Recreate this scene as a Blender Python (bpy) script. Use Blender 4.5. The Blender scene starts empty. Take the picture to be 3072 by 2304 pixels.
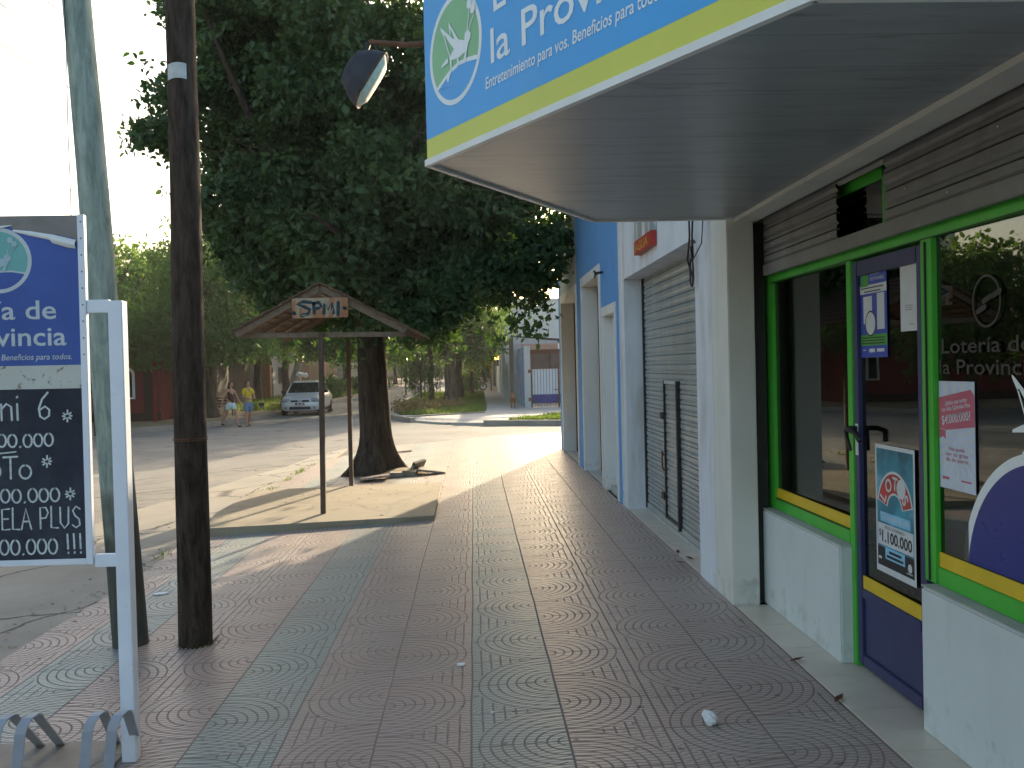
import bpy, bmesh, math, random
import numpy as np
from mathutils import Vector, Matrix

random.seed(7)
rng = np.random.default_rng(7)
SC = bpy.context.scene
COL = SC.collection
rad = math.radians

# ------------------------------------------------------------------ camera
PITCH, ROLL, YAW, FPX, CAMH = -0.01783, -0.02398, 0.04054, 2850.0, 1.54


def cam_axes():
    cy, sy, cp, sp = math.cos(YAW), math.sin(YAW), math.cos(PITCH), math.sin(PITCH)
    cr, sr = math.cos(ROLL), math.sin(ROLL)
    fwd = Vector((sy * cp, cy * cp, sp))
    right = Vector((cy, -sy, 0))
    up = right.cross(fwd)
    return right * cr + up * sr, -right * sr + up * cr, fwd


cam_d = bpy.data.cameras.new("camera")
cam_d.sensor_width = 36.0
cam_d.lens = FPX / 3072 * 36
cam_d.clip_start = 0.05
cam_d.clip_end = 3000
cam = bpy.data.objects.new("camera", cam_d)
COL.objects.link(cam)
r_, u_, f_ = cam_axes()
cam.matrix_world = Matrix(((r_.x, u_.x, -f_.x, 0), (r_.y, u_.y, -f_.y, 0), (r_.z, u_.z, -f_.z, CAMH), (0, 0, 0, 1)))
SC.camera = cam

# ------------------------------------------------------------------ world, sun, exposure
SUN_EL, SUN_AZ = 17.0, 18.5          # degrees above the horizon, degrees right of the street direction (+Y)
world = bpy.data.worlds.new("World")
SC.world = world
world.use_nodes = True
wn = world.node_tree
sky = wn.nodes.new("ShaderNodeTexSky")
sky.sky_type = 'NISHITA'
sky.sun_disc = False
sky.sun_elevation = rad(SUN_EL)
sky.sun_rotation = rad(SUN_AZ)
sky.air_density = 1.0
sky.dust_density = 4.0
sky.ozone_density = 1.0
wn.nodes["Background"].inputs["Strength"].default_value = 0.13
hz_ = wn.nodes.new("ShaderNodeMix")            # thin warm summer haze over the whole sky
hz_.data_type = 'RGBA'
hz_.blend_type = 'MULTIPLY'
hz_.inputs[0].default_value = 1.0
hz_.inputs[7].default_value = (1.0, 0.965, 0.90, 1)
wn.links.new(sky.outputs[0], hz_.inputs[6])
wn.links.new(hz_.outputs[2], wn.nodes["Background"].inputs["Color"])
sun_d = bpy.data.lights.new("sun", 'SUN')
sun_d.energy = 3.3
sun_d.angle = rad(0.6)
sun_d.color = (1.0, 0.82, 0.58)
sun = bpy.data.objects.new("sun", sun_d)
COL.objects.link(sun)
sdir = Vector((math.sin(rad(SUN_AZ)) * math.cos(rad(SUN_EL)), math.cos(rad(SUN_AZ)) * math.cos(rad(SUN_EL)), math.sin(rad(SUN_EL))))
sun.rotation_euler = (-sdir).to_track_quat('-Z', 'Y').to_euler()
SC.view_settings.view_transform = 'Standard'
SC.view_settings.look = 'None'
SC.view_settings.exposure = 1.72
SC.view_settings.gamma = 1.0
SC.render.engine = 'CYCLES'
SC.cycles.use_denoising = True
SC.cycles.max_bounces = 10
SC.cycles.transparent_max_bounces = 16


# ------------------------------------------------------------------ helpers
def setp(o, label=None, cat=None, group=None, kind=None):
    if label: o["label"] = label
    if cat: o["category"] = cat
    if group: o["group"] = group
    if kind: o["kind"] = kind
    return o


def thing(name, label, cat, loc=(0, 0, 0), group=None):
    o = bpy.data.objects.new(name, None)
    o.empty_display_size = 0.2
    COL.objects.link(o)
    o.location = loc
    return setp(o, label, cat, group)


def wloc(o):
    v = Vector((0, 0, 0))
    while o is not None:
        v += o.location
        o = o.parent
    return v


def link_mesh(name, me, m, parent=None):
    o = bpy.data.objects.new(name, me)
    COL.objects.link(o)
    if m is not None and len(me.materials) == 0:
        me.materials.append(m)
    if parent is not None:
        o.parent = parent
        off = wloc(parent)
        if off.length > 0:
            me.transform(Matrix.Translation(-off))
    return o


class MB:
    """collects shapes in world coordinates; build() links them as one mesh object"""

    def __init__(s):
        s.v, s.f, s.smooth = [], [], []

    def add(s, vs, fs, smooth=False):
        n = len(s.v)
        s.v += [tuple(p) for p in vs]
        s.f += [tuple(i + n for i in f) for f in fs]
        s.smooth += [smooth] * len(fs)
        return s

    def box(s, x0, x1, y0, y1, z0, z1):
        x0, x1 = min(x0, x1), max(x0, x1)
        y0, y1 = min(y0, y1), max(y0, y1)
        z0, z1 = min(z0, z1), max(z0, z1)
        vs = [(x0, y0, z0), (x1, y0, z0), (x1, y1, z0), (x0, y1, z0), (x0, y0, z1), (x1, y0, z1), (x1, y1, z1), (x0, y1, z1)]
        return s.add(vs, [(0, 3, 2, 1), (4, 5, 6, 7), (0, 1, 5, 4), (1, 2, 6, 5), (2, 3, 7, 6), (3, 0, 4, 7)])

    def obox(s, c, ax, ay, az, hx, hy, hz):
        c = Vector(c); ax = Vector(ax).normalized(); ay = Vector(ay).normalized(); az = Vector(az).normalized()
        vs = []
        for k in (-1, 1):
            for i, j in ((-1, -1), (1, -1), (1, 1), (-1, 1)):
                vs.append(c + ax * hx * i + ay * hy * j + az * hz * k)
        return s.add(vs, [(0, 3, 2, 1), (4, 5, 6, 7), (0, 1, 5, 4), (1, 2, 6, 5), (2, 3, 7, 6), (3, 0, 4, 7)])

    def prism(s, poly, d):
        """poly: list of 3D points, extruded by vector d"""
        n = len(poly); d = Vector(d)
        P = [Vector(p) for p in poly]
        nrm = Vector((0, 0, 0))
        for i in range(n):
            a, b = P[i], P[(i + 1) % n]
            nrm += Vector(((a.y - b.y) * (a.z + b.z), (a.z - b.z) * (a.x + b.x), (a.x - b.x) * (a.y + b.y)))
        if nrm.dot(d) > 0:
            P = P[::-1]
        vs = P + [p + d for p in P]
        fs = [tuple(range(n)), tuple(range(2 * n - 1, n - 1, -1))]
        for i in range(n):
            j = (i + 1) % n
            fs.append((j, i, n + i, n + j))
        return s.add(vs, fs)

    def poly(s, pts):
        return s.add(pts, [tuple(range(len(pts)))])

    def tube(s, pts, r, seg=8, cap=True, smooth=True):
        P = [Vector(p) for p in pts]
        R = r if isinstance(r, (list, tuple)) else [r] * len(P)
        vs, fs = [], []
        ref = Vector((0.137, 0.291, 0.947))
        for i, p in enumerate(P):
            t = (P[min(i + 1, len(P) - 1)] - P[max(i - 1, 0)]).normalized()
            if abs(t.dot(ref)) > 0.8: rr = Vector((1, 0, 0))
            else: rr = ref
            a = t.cross(rr).normalized(); b = t.cross(a)
            for k in range(seg):
                an = 2 * math.pi * k / seg
                vs.append(p + (a * math.cos(an) + b * math.sin(an)) * R[i])
        for i in range(len(P) - 1):
            for k in range(seg):
                k2 = (k + 1) % seg
                fs.append((i * seg + k, i * seg + k2, (i + 1) * seg + k2, (i + 1) * seg + k))
        s.add(vs, fs, smooth)
        if cap:
            n = len(vs)
            s.add([vs[k] for k in range(seg)], [tuple(range(seg - 1, -1, -1))])
            s.add([vs[n - seg + k] for k in range(seg)], [tuple(range(seg))])
        return s

    def cyl(s, a, b, r, seg=16):
        return s.tube([a, b], r, seg)

    def ball(s, c, rx, ry, rz, nu=12, nv=8, jit=0.0):
        vs, fs = [(c[0], c[1], c[2] + rz)], []
        for j in range(1, nv):
            th = math.pi * j / nv
            for i in range(nu):
                ph = 2 * math.pi * i / nu
                k = 1 + random.uniform(-jit, jit)
                vs.append((c[0] + rx * k * math.sin(th) * math.cos(ph), c[1] + ry * k * math.sin(th) * math.sin(ph), c[2] + rz * k * math.cos(th)))
        vs.append((c[0], c[1], c[2] - rz))
        for i in range(nu):
            fs.append((0, 1 + i, 1 + (i + 1) % nu))
            for j in range(nv - 2):
                a = 1 + j * nu + i; b = 1 + j * nu + (i + 1) % nu
                fs.append((a, a + nu, b + nu, b))
            fs.append((len(vs) - 1, 1 + (nv - 2) * nu + (i + 1) % nu, 1 + (nv - 2) * nu + i))
        return s.add(vs, fs, jit == 0)

    def mesh(s, name):
        me = bpy.data.meshes.new(name)
        me.from_pydata(s.v, [], s.f)
        me.polygons.foreach_set("use_smooth", s.smooth)
        me.update()
        return me

    def build(s, name, m, parent=None, bevel=0.0, seg=2):
        me = s.mesh(name)
        if bevel > 0:
            bm = bmesh.new(); bm.from_mesh(me)
            bmesh.ops.remove_doubles(bm, verts=bm.verts, dist=1e-5)
            es = [e for e in bm.edges if len(e.link_faces) == 2 and e.calc_face_angle(0) > 0.5]
            bmesh.ops.bevel(bm, geom=es, offset=bevel, segments=seg, affect='EDGES', clamp_overlap=True)
            bm.to_mesh(me); bm.free()
        return link_mesh(name, me, m, parent)


def solid(name, build, m, label, cat, group=None, bevel=0.0):
    """a thing that is one mesh"""
    o = build.build(name, m, None, bevel)
    return setp(o, label, cat, group)


def struct(name, build, m):
    return setp(build.build(name, m), kind="structure")


# ------------------------------------------------------------------ node helper
class G:
    def __init__(s, name):
        s.m = bpy.data.materials.new(name)
        s.m.use_nodes = True
        s.nt = s.m.node_tree
        s.b = s.nt.nodes["Principled BSDF"]
        s.out = s.nt.nodes["Material Output"]

    def n(s, t, **kw):
        nd = s.nt.nodes.new(t)
        for k, v in kw.items():
            setattr(nd, k, v)
        return nd

    def put(s, sock, v):
        if isinstance(v, bpy.types.NodeSocket): s.nt.links.new(v, sock)
        elif isinstance(v, (tuple, list)) and len(v) == 3 and sock.type == 'RGBA': sock.default_value = (*v, 1)
        else: sock.default_value = v

    def op(s, o, a, b=0.0, c=0.0):
        nd = s.n("ShaderNodeMath", operation=o)
        s.put(nd.inputs[0], a); s.put(nd.inputs[1], b); s.put(nd.inputs[2], c)
        return nd.outputs[0]

    def mix(s, f, a, b, mode='MIX'):
        nd = s.n("ShaderNodeMix", data_type='RGBA', blend_type=mode)
        s.put(nd.inputs[0], f); s.put(nd.inputs[6], a); s.put(nd.inputs[7], b)
        return nd.outputs[2]

    def noise(s, vec, scale, detail=4.0, rough=0.6, dist=0.0):
        nd = s.n("ShaderNodeTexNoise")
        s.put(nd.inputs["Vector"], vec)
        nd.inputs["Scale"].default_value = scale; nd.inputs["Detail"].default_value = detail
        nd.inputs["Roughness"].default_value = rough; nd.inputs["Distortion"].default_value = dist
        return nd.outputs["Fac"]

    def ramp(s, f, lo, hi):
        nd = s.n("ShaderNodeMapRange", clamp=True)
        s.put(nd.inputs[0], f); nd.inputs[1].default_value = lo; nd.inputs[2].default_value = hi
        return nd.outputs[0]

    def obj(s):
        return s.n("ShaderNodeTexCoord").outputs["Object"]

    def pos(s):
        return s.n("ShaderNodeNewGeometry").outputs["Position"]

    def scale(s, v, k):
        nd = s.n("ShaderNodeVectorMath", operation='MULTIPLY')
        s.put(nd.inputs[0], v); nd.inputs[1].default_value = k
        return nd.outputs[0]

    def bump(s, h, strength=0.3, dist=0.01):
        nd = s.n("ShaderNodeBump")
        nd.inputs["Strength"].default_value = strength; nd.inputs["Distance"].default_value = dist
        s.put(nd.inputs["Height"], h)
        s.nt.links.new(nd.outputs[0], s.b.inputs["Normal"])

    def set(s, **kw):
        names = dict(col="Base Color", rough="Roughness", metal="Metallic", spec="Specular IOR Level", coat="Coat Weight")
        for k, v in kw.items():
            s.put(s.b.inputs[names[k]], v)
        return s.m


def sc3(c, k):
    return tuple(min(1.0, x * k) for x in c)


def mat(name, col, rough=0.6, var=0.12, scale=6.0, bump=0.0, bscale=60.0, metal=0.0, spec=0.4, dirt=None, stretch=(1, 1, 1), world_co=False):
    """procedural paint or stuff: soft colour variation, fine grain, optional dirt (colour, scale, low, high, amount)"""
    g = G(name)
    v = g.scale(g.pos() if world_co else g.obj(), stretch)
    n1 = g.noise(v, scale, 5)
    c = g.mix(g.ramp(n1, 0.3, 0.7), sc3(col, 1 - var), sc3(col, 1 + var))
    if dirt:
        dc, ds, lo, hi, am = dirt
        n2 = g.noise(v, ds, 6, 0.65, 0.4)
        c = g.mix(g.op('MULTIPLY', g.ramp(n2, lo, hi), am), c, dc)
    g.set(col=c, metal=metal, spec=spec)
    n3 = g.noise(v, scale * 3.1, 4)
    g.set(rough=g.op('MULTIPLY_ADD', n3, 0.2, rough - 0.1))
    if bump > 0:
        g.bump(g.noise(v, bscale, 4), 0.5, bump)
    return g.m


def emis(name, col, strength):
    g = G(name)
    g.b.inputs["Emission Color"].default_value = (*col, 1)
    g.b.inputs["Emission Strength"].default_value = strength
    return g.m


# ------------------------------------------------------------------ materials
def tile_mat():
    g = G("vereda_tile")
    sp = g.n("ShaderNodeSeparateXYZ"); g.put(sp.inputs[0], g.pos())
    x, y = sp.outputs[0], sp.outputs[1]
    wob = g.noise(g.pos(), 0.9, 2)
    x = g.op('ADD', x, g.op('MULTIPLY_ADD', wob, 0.02, -0.01))
    xa = g.op('SUBTRACT', x, 0.356)
    kx = g.op('FLOOR', g.op('DIVIDE', xa, 0.4))
    # every column of tiles is laid with its own slip along the street, so the half fans do not meet
    cw = g.n("ShaderNodeTexWhiteNoise", noise_dimensions='1D'); g.put(cw.inputs["W"], g.op('ADD', kx, 7.3))
    slip = g.op('ADD', g.op('MULTIPLY', g.op('MODULO', g.op('ADD', kx, 41.0), 2.0), 0.26), g.op('MULTIPLY', cw.outputs["Value"], 0.16))
    y = g.op('ADD', y, slip)
    ping = g.op('PINGPONG', xa, 0.4)
    yw = g.op('WRAP', g.op('SUBTRACT', y, 5.43), -0.37, 0.37)
    r = g.op('SQRT', g.op('ADD', g.op('MULTIPLY', ping, ping), g.op('MULTIPLY', yw, yw)))
    inside = g.op('LESS_THAN', r, 0.383)

    def lines(v, per, w):
        f = g.op('ABSOLUTE', g.op('WRAP', v, -per / 2, per / 2))
        nd = g.n("ShaderNodeMapRange", clamp=True, interpolation_type='SMOOTHSTEP')
        g.put(nd.inputs[0], f); nd.inputs[1].default_value = w * 0.4; nd.inputs[2].default_value = w * 1.3
        nd.inputs[3].default_value = 1.0; nd.inputs[4].default_value = 0.0
        return nd.outputs[0]

    arcs = lines(r, 0.046, 0.0052)
    bars = lines(ping, 0.05, 0.0052)
    ring = g.op('ADD', g.op('MULTIPLY', arcs, inside), g.op('MULTIPLY', bars, g.op('SUBTRACT', 1.0, inside)))
    worn = g.ramp(g.noise(g.pos(), 13, 3, 0.6), 0.36, 0.6)
    ring = g.op('MULTIPLY', ring, g.op('MULTIPLY_ADD', worn, 0.35, 0.65))
    # small stones: cross joints staggered from ring to ring
    rid = g.op('FLOOR', g.op('DIVIDE', r, 0.046))
    stag = g.op('MULTIPLY', g.op('MODULO', rid, 2.0), 0.015)
    cross = lines(g.op('ADD', g.op('ADD', yw, stag), g.op('MULTIPLY', ping, 0.12)), 0.026, 0.0042)
    jx = lines(xa, 0.4, 0.0052)
    jy = lines(g.op('SUBTRACT', y, 5.43), 0.37, 0.0048)
    line = g.op('MAXIMUM', g.op('MAXIMUM', ring, g.op('MULTIPLY', cross, g.op('MULTIPLY_ADD', worn, -0.25, 0.95))), g.op('MAXIMUM', jx, jy))
    # tile tint
    ky = g.op('FLOOR', g.op('DIVIDE', g.op('SUBTRACT', y, 5.43), 0.37))
    cx = g.n("ShaderNodeCombineXYZ"); g.put(cx.inputs[0], kx); g.put(cx.inputs[1], ky)
    wn_ = g.n("ShaderNodeTexWhiteNoise", noise_dimensions='2D'); g.put(wn_.inputs["Vector"], cx.outputs[0])
    teal = g.op('MULTIPLY', g.op('LESS_THAN', g.op('ABSOLUTE', g.op('WRAP', g.op('ADD', kx, 1.0), -1.5, 1.5)), 0.5), g.op('LESS_THAN', kx, 0.5))
    base = g.mix(teal, (0.385, 0.300, 0.262), (0.220, 0.305, 0.290))
    base = g.mix(g.op('MULTIPLY', wn_.outputs["Value"], 0.5), base, (0.40, 0.36, 0.31))
    big = g.noise(g.pos(), 1.3, 5)
    base = g.mix(g.op('MULTIPLY', g.ramp(big, 0.45, 0.75), 0.35), base, (0.20, 0.17, 0.145))
    fine = g.noise(g.pos(), 90, 3)
    base = g.mix(g.op('MULTIPLY_ADD', fine, 0.5, -0.15), base, (0.40, 0.37, 0.34))
    col = g.mix(g.op('MULTIPLY', line, 0.58), base, (0.10, 0.07, 0.058))
    gum = g.noise(g.pos(), 17, 1, 0.3)
    col = g.mix(g.op('MULTIPLY', g.ramp(gum, 0.745, 0.765), 0.6), col, (0.06, 0.055, 0.05))
    g.set(col=col, spec=g.op('MULTIPLY_ADD', line, -0.45, 0.5))
    rn = g.noise(g.pos(), 3.0, 4)
    g.set(rough=g.op('ADD', g.op('MULTIPLY_ADD', rn, 0.16, 0.29), g.op('MULTIPLY', line, 0.5)))
    h = g.op('ADD', g.op('SUBTRACT', 1.0, line), g.op('MULTIPLY', fine, 0.25))
    g.bump(h, 0.55, 0.004)
    return g.m


def asphalt_mat():
    g = G("worn_asphalt")
    p = g.pos()
    n1 = g.noise(p, 0.35, 5)
    n2 = g.noise(p, 60, 4, 0.7)
    base = g.mix(g.ramp(n1, 0.35, 0.65), (0.19, 0.185, 0.17), (0.275, 0.265, 0.24))
    base = g.mix(g.op('MULTIPLY', n2, 0.55), base, (0.16, 0.15, 0.14))
    # sandy dust near the edges and in patches
    n3 = g.noise(p, 0.8, 6, 0.6, 0.6)
    base = g.mix(g.op('MULTIPLY', g.ramp(n3, 0.52, 0.68), 0.5), base, (0.28, 0.245, 0.19))
    # broken surface: short dark scars lying across the street
    sc_ = g.noise(g.scale(p, (0.55, 2.6, 1)), 2.3, 5, 0.6, 0.4)
    zone = g.ramp(g.noise(p, 0.22, 2), 0.42, 0.58)
    base = g.mix(g.op('MULTIPLY', g.op('MULTIPLY', g.ramp(sc_, 0.60, 0.66), zone), 0.95), base, (0.06, 0.055, 0.05))
    # cracks
    wp = g.n("ShaderNodeVectorMath", operation='ADD'); g.put(wp.inputs[0], g.scale(p, (0.35, 1.1, 1)))
    nz = g.n("ShaderNodeTexNoise"); g.put(nz.inputs["Vector"], p); nz.inputs["Scale"].default_value = 1.6; nz.inputs["Detail"].default_value = 5
    g.put(wp.inputs[1], g.scale(nz.outputs["Color"], (0.7, 0.7, 0.0)))
    vo = g.n("ShaderNodeTexVoronoi", feature='DISTANCE_TO_EDGE'); g.put(vo.inputs["Vector"], wp.outputs[0]); vo.inputs["Scale"].default_value = 0.9
    cr = g.op('SUBTRACT', 1.0, g.ramp(vo.outputs["Distance"], 0.004, 0.022))
    cr = g.op('MULTIPLY', cr, g.ramp(g.noise(p, 0.5, 2), 0.47, 0.56))
    col = g.mix(g.op('MULTIPLY', cr, 0.85), base, (0.04, 0.037, 0.033))
    g.set(col=col, rough=0.85, spec=0.3)
    g.bump(g.op('SUBTRACT', g.op('ADD', g.op('MULTIPLY', n2, 0.5), g.noise(p, 4, 4)), g.op('ADD', cr, g.op('MULTIPLY', g.ramp(sc_, 0.60, 0.66), zone))), 0.9, 0.02)
    return g.m


def concrete_mat(name, col, crack=0.6, sc=0.6, spots=0.0):
    g = G(name)
    p = g.pos()
    n1 = g.noise(p, 1.1, 6)
    n2 = g.noise(p, 70, 4, 0.7)
    base = g.mix(g.ramp(n1, 0.3, 0.7), sc3(col, 0.82), sc3(col, 1.12))
    base = g.mix(g.op('MULTIPLY', n2, 0.35), base, sc3(col, 0.6))
    wp = g.n("ShaderNodeVectorMath", operation='ADD'); g.put(wp.inputs[0], p)
    nz = g.n("ShaderNodeTexNoise"); g.put(nz.inputs["Vector"], p); nz.inputs["Scale"].default_value = 2.0; nz.inputs["Detail"].default_value = 5
    g.put(wp.inputs[1], g.scale(nz.outputs["Color"], (0.5, 0.5, 0.0)))
    vo = g.n("ShaderNodeTexVoronoi", feature='DISTANCE_TO_EDGE'); g.put(vo.inputs["Vector"], wp.outputs[0]); vo.inputs["Scale"].default_value = sc
    cr = g.op('MULTIPLY', g.op('SUBTRACT', 1.0, g.ramp(vo.outputs["Distance"], 0.003, 0.012)), crack)
    col_ = g.mix(cr, base, (0.05, 0.045, 0.04))
    if spots > 0:
        sp = g.noise(g.scale(p, (0.6, 1.6, 1)), 7, 2, 0.5)
        col_ = g.mix(g.op('MULTIPLY', g.ramp(sp, 0.66, 0.70), spots), col_, (0.10, 0.085, 0.06))
    g.set(col=col_, rough=0.85, spec=0.3)
    g.bump(g.op('SUBTRACT', g.op('MULTIPLY', n2, 0.5), cr), 0.6, 0.008)
    return g.m


def wall_mat(name, col, streak=(0.35, 0.33, 0.29), amount=0.4, lo=0.52, hi=0.75, bump=0.004):
    """painted render with rain streaks running down it"""
    g = G(name)
    p = g.pos()
    n1 = g.noise(p, 2.0, 5)
    base = g.mix(g.ramp(n1, 0.3, 0.7), sc3(col, 0.93), sc3(col, 1.05))
    n2 = g.noise(g.scale(p, (1, 1, 0.12)), 6, 5, 0.6, 0.2)
    n4 = g.noise(p, 1.3, 3)
    base = g.mix(g.op('MULTIPLY', g.op('MULTIPLY', g.ramp(n2, lo, hi), g.ramp(n4, 0.35, 0.7)), amount), base, streak)
    # splash dirt with its own ragged top, low on the wall
    sp = g.n("ShaderNodeSeparateXYZ"); g.put(sp.inputs[0], p)
    n5 = g.noise(p, 9, 5, 0.7)
    foot = g.op('MULTIPLY', g.ramp(n5, 0.5, 0.68), g.op('LESS_THAN', g.op('ADD', sp.outputs[2], g.op('MULTIPLY', n5, -0.25)), 0.06))
    base = g.mix(g.op('MULTIPLY', foot, 0.5), base, streak)
    n3 = g.noise(p, 120, 4)
    g.set(col=base, rough=0.75, spec=0.25)
    g.bump(g.op('ADD', g.op('MULTIPLY', n3, 0.6), g.noise(p, 14, 3)), 0.35, bump)
    return g.m


def bark_mat(name, col, col2, sx=14.0, bump=0.03):
    g = G(name)
    v = g.scale(g.obj(), (1, 1, 0.18))
    n1 = g.noise(v, sx, 6, 0.7, 0.5)
    n2 = g.noise(g.obj(), 3, 4)
    c = g.mix(g.ramp(n1, 0.35, 0.65), col, col2)
    c = g.mix(g.op('MULTIPLY', g.ramp(n2, 0.5, 0.8), 0.4), c, sc3(col2, 1.3))
    g.set(col=c, rough=0.9, spec=0.15)
    g.bump(n1, 0.9, bump)
    return g.m


def leaf_mat(name, c1, c2, trans=0.35, tcol=(0.25, 0.42, 0.05), rough=0.42):
    g = G(name)
    p = g.pos()
    n1 = g.noise(p, 0.8, 3)
    n2 = g.noise(p, 9.0, 2)
    c = g.mix(g.ramp(n1, 0.35, 0.65), c1, c2)
    c = g.mix(g.op('MULTIPLY', g.ramp(n2, 0.45, 0.7), 0.5), c, sc3(c2, 1.5))
    g.set(col=c, rough=rough, spec=0.28)
    tr = g.n("ShaderNodeBsdfTranslucent"); tr.inputs[0].default_value = (*tcol, 1)
    mx = g.n("ShaderNodeMixShader"); mx.inputs[0].default_value = trans
    g.nt.links.new(g.b.outputs[0], mx.inputs[1]); g.nt.links.new(tr.outputs[0], mx.inputs[2])
    g.nt.links.new(mx.outputs[0], g.out.inputs[0])
    return g.m


def glass_mat(name, refl=0.08, tint=(0.30, 0.31, 0.30)):
    g = G(name)
    fr = g.n("ShaderNodeFresnel"); fr.inputs[0].default_value = 1.5
    f = g.op('MULTIPLY_ADD', fr.outputs[0], 0.75, refl)
    gl = g.n("ShaderNodeBsdfGlossy"); gl.inputs["Roughness"].default_value = 0.006; gl.inputs[0].default_value = (0.93, 0.95, 0.92, 1)
    wav = g.noise(g.pos(), 1.2, 1)
    bp = g.n("ShaderNodeBump"); bp.inputs["Strength"].default_value = 0.05; bp.inputs["Distance"].default_value = 0.02
    g.put(bp.inputs["Height"], wav); g.nt.links.new(bp.outputs[0], gl.inputs["Normal"])
    tr = g.n("ShaderNodeBsdfTransparent"); tr.inputs[0].default_value = (*tint, 1)
    mx = g.n("ShaderNodeMixShader"); g.put(mx.inputs[0], f)
    g.nt.links.new(tr.outputs[0], mx.inputs[1]); g.nt.links.new(gl.outputs[0], mx.inputs[2])
    g.nt.links.new(mx.outputs[0], g.out.inputs[0])
    return g.m


def soffit_mat():
    g = G("soffit_sheet")
    p = g.pos()
    n1 = g.noise(g.scale(p, (0.8, 7, 1)), 2.2, 6, 0.65, 0.3)
    base = g.mix(g.ramp(n1, 0.35, 0.7), (0.29, 0.325, 0.345), (0.35, 0.385, 0.405))
    n2 = g.noise(g.scale(p, (1.2, 12, 1)), 1.4, 5, 0.7, 0.8)
    base = g.mix(g.op('MULTIPLY', g.ramp(n2, 0.54, 0.68), 0.65), base, (0.13, 0.125, 0.115))
    sp = g.n("ShaderNodeSeparateXYZ"); g.put(sp.inputs[0], p)
    seam = g.op('LESS_THAN', g.op('ABSOLUTE', g.op('WRAP', sp.outputs[1], -0.14, 0.14)), 0.0025)
    base = g.mix(g.op('MULTIPLY', seam, 0.85), base, (0.10, 0.15, 0.14))
    g.set(col=base, rough=0.34, spec=0.5)
    g.bump(g.op('SUBTRACT', g.noise(g.scale(p, (1, 3, 1)), 3, 3), seam), 0.12, 0.01)
    return g.m


def dark_pole_foot(m):
    """the pale pole turns dark brown below a ragged line about knee high"""
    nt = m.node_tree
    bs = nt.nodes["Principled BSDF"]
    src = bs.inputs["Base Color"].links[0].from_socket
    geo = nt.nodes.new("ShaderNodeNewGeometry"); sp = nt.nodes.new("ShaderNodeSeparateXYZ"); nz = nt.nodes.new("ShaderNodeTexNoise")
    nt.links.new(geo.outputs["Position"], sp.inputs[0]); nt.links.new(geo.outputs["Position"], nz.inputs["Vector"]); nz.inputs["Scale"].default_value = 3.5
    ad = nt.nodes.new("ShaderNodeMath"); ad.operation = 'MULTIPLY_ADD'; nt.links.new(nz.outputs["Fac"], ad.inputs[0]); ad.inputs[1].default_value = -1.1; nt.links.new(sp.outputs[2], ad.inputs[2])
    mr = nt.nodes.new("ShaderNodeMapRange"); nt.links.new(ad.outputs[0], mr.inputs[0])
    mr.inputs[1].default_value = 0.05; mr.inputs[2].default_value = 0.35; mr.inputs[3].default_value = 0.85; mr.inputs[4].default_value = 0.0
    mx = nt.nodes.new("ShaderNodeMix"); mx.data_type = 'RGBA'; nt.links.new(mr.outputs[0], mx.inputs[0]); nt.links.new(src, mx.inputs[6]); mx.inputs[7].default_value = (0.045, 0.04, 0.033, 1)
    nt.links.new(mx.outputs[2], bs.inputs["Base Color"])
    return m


def wood_mat(name, col, col2, axis=(1, 1, 1), sc=10.0):
    g = G(name)
    v = g.scale(g.obj(), axis)
    n1 = g.noise(v, sc, 6, 0.7, 0.6)
    c = g.mix(g.ramp(n1, 0.3, 0.7), col, col2)
    n2 = g.noise(g.obj(), 5, 4)
    c = g.mix(g.op('MULTIPLY', g.ramp(n2, 0.5, 0.75), 0.4), c, sc3(col, 0.5))
    g.set(col=c, rough=0.8, spec=0.2)
    g.bump(n1, 0.6, 0.006)
    return g.m


def brick_mat(name, c1, c2, mortar):
    g = G(name)
    b = g.n("ShaderNodeTexBrick")
    mp = g.n("ShaderNodeMapping"); mp.inputs["Rotation"].default_value = (rad(90), 0, 0)
    g.put(mp.inputs[0], g.pos()); g.put(b.inputs[0], mp.outputs[0])
    for i, c in ((1, c1), (2, c2), (3, mortar)): b.inputs[i].default_value = (*c, 1)
    b.inputs["Scale"].default_value = 4.0
    g.set(col=b.outputs[0], rough=0.9)
    return g.m


M = {}
M['tile'] = tile_mat()
M['asphalt'] = asphalt_mat()
M['gutter'] = concrete_mat("gutter_concrete", (0.32, 0.295, 0.25), 0.9, 0.55)
M['slab'] = concrete_mat("slab_concrete", (0.34, 0.29, 0.205), 0.2, 0.4, 0.55)
M['pave'] = concrete_mat("far_pavement_concrete", (0.46, 0.44, 0.40), 0.5, 0.5)
M['kerb'] = concrete_mat("kerb_concrete", (0.33, 0.29, 0.24), 0.4, 1.0)
M['dirt'] = mat("dry_dirt", (0.25, 0.19, 0.12), 0.95, 0.25, 1.5, 0.02, 30, world_co=True, dirt=((0.12, 0.13, 0.05), 0.9, 0.5, 0.62, 0.7))
M['ground'] = mat("ground_soil", (0.16, 0.15, 0.08), 0.95, 0.25, 0.3, 0.0, world_co=True)
M['grass'] = leaf_mat("grass_blade", (0.065, 0.115, 0.02), (0.11, 0.165, 0.03), 0.32, (0.22, 0.32, 0.045), 0.6)
M['lawn'] = mat("lawn_soil", (0.09, 0.12, 0.03), 0.95, 0.3, 4, 0.02, 40, world_co=True)
M['white'] = wall_mat("white_wall", (0.74, 0.74, 0.72))
M['cream'] = wall_mat("cream_wall", (0.66, 0.66, 0.60), amount=0.35)
M['blueish'] = wall_mat("weathered_white_wall", (0.68, 0.71, 0.74), (0.42, 0.41, 0.36), 0.75, 0.45, 0.62)
M['blue'] = wall_mat("blue_wall", (0.13, 0.33, 0.66), (0.30, 0.36, 0.36), 0.25, 0.55, 0.8)
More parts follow.
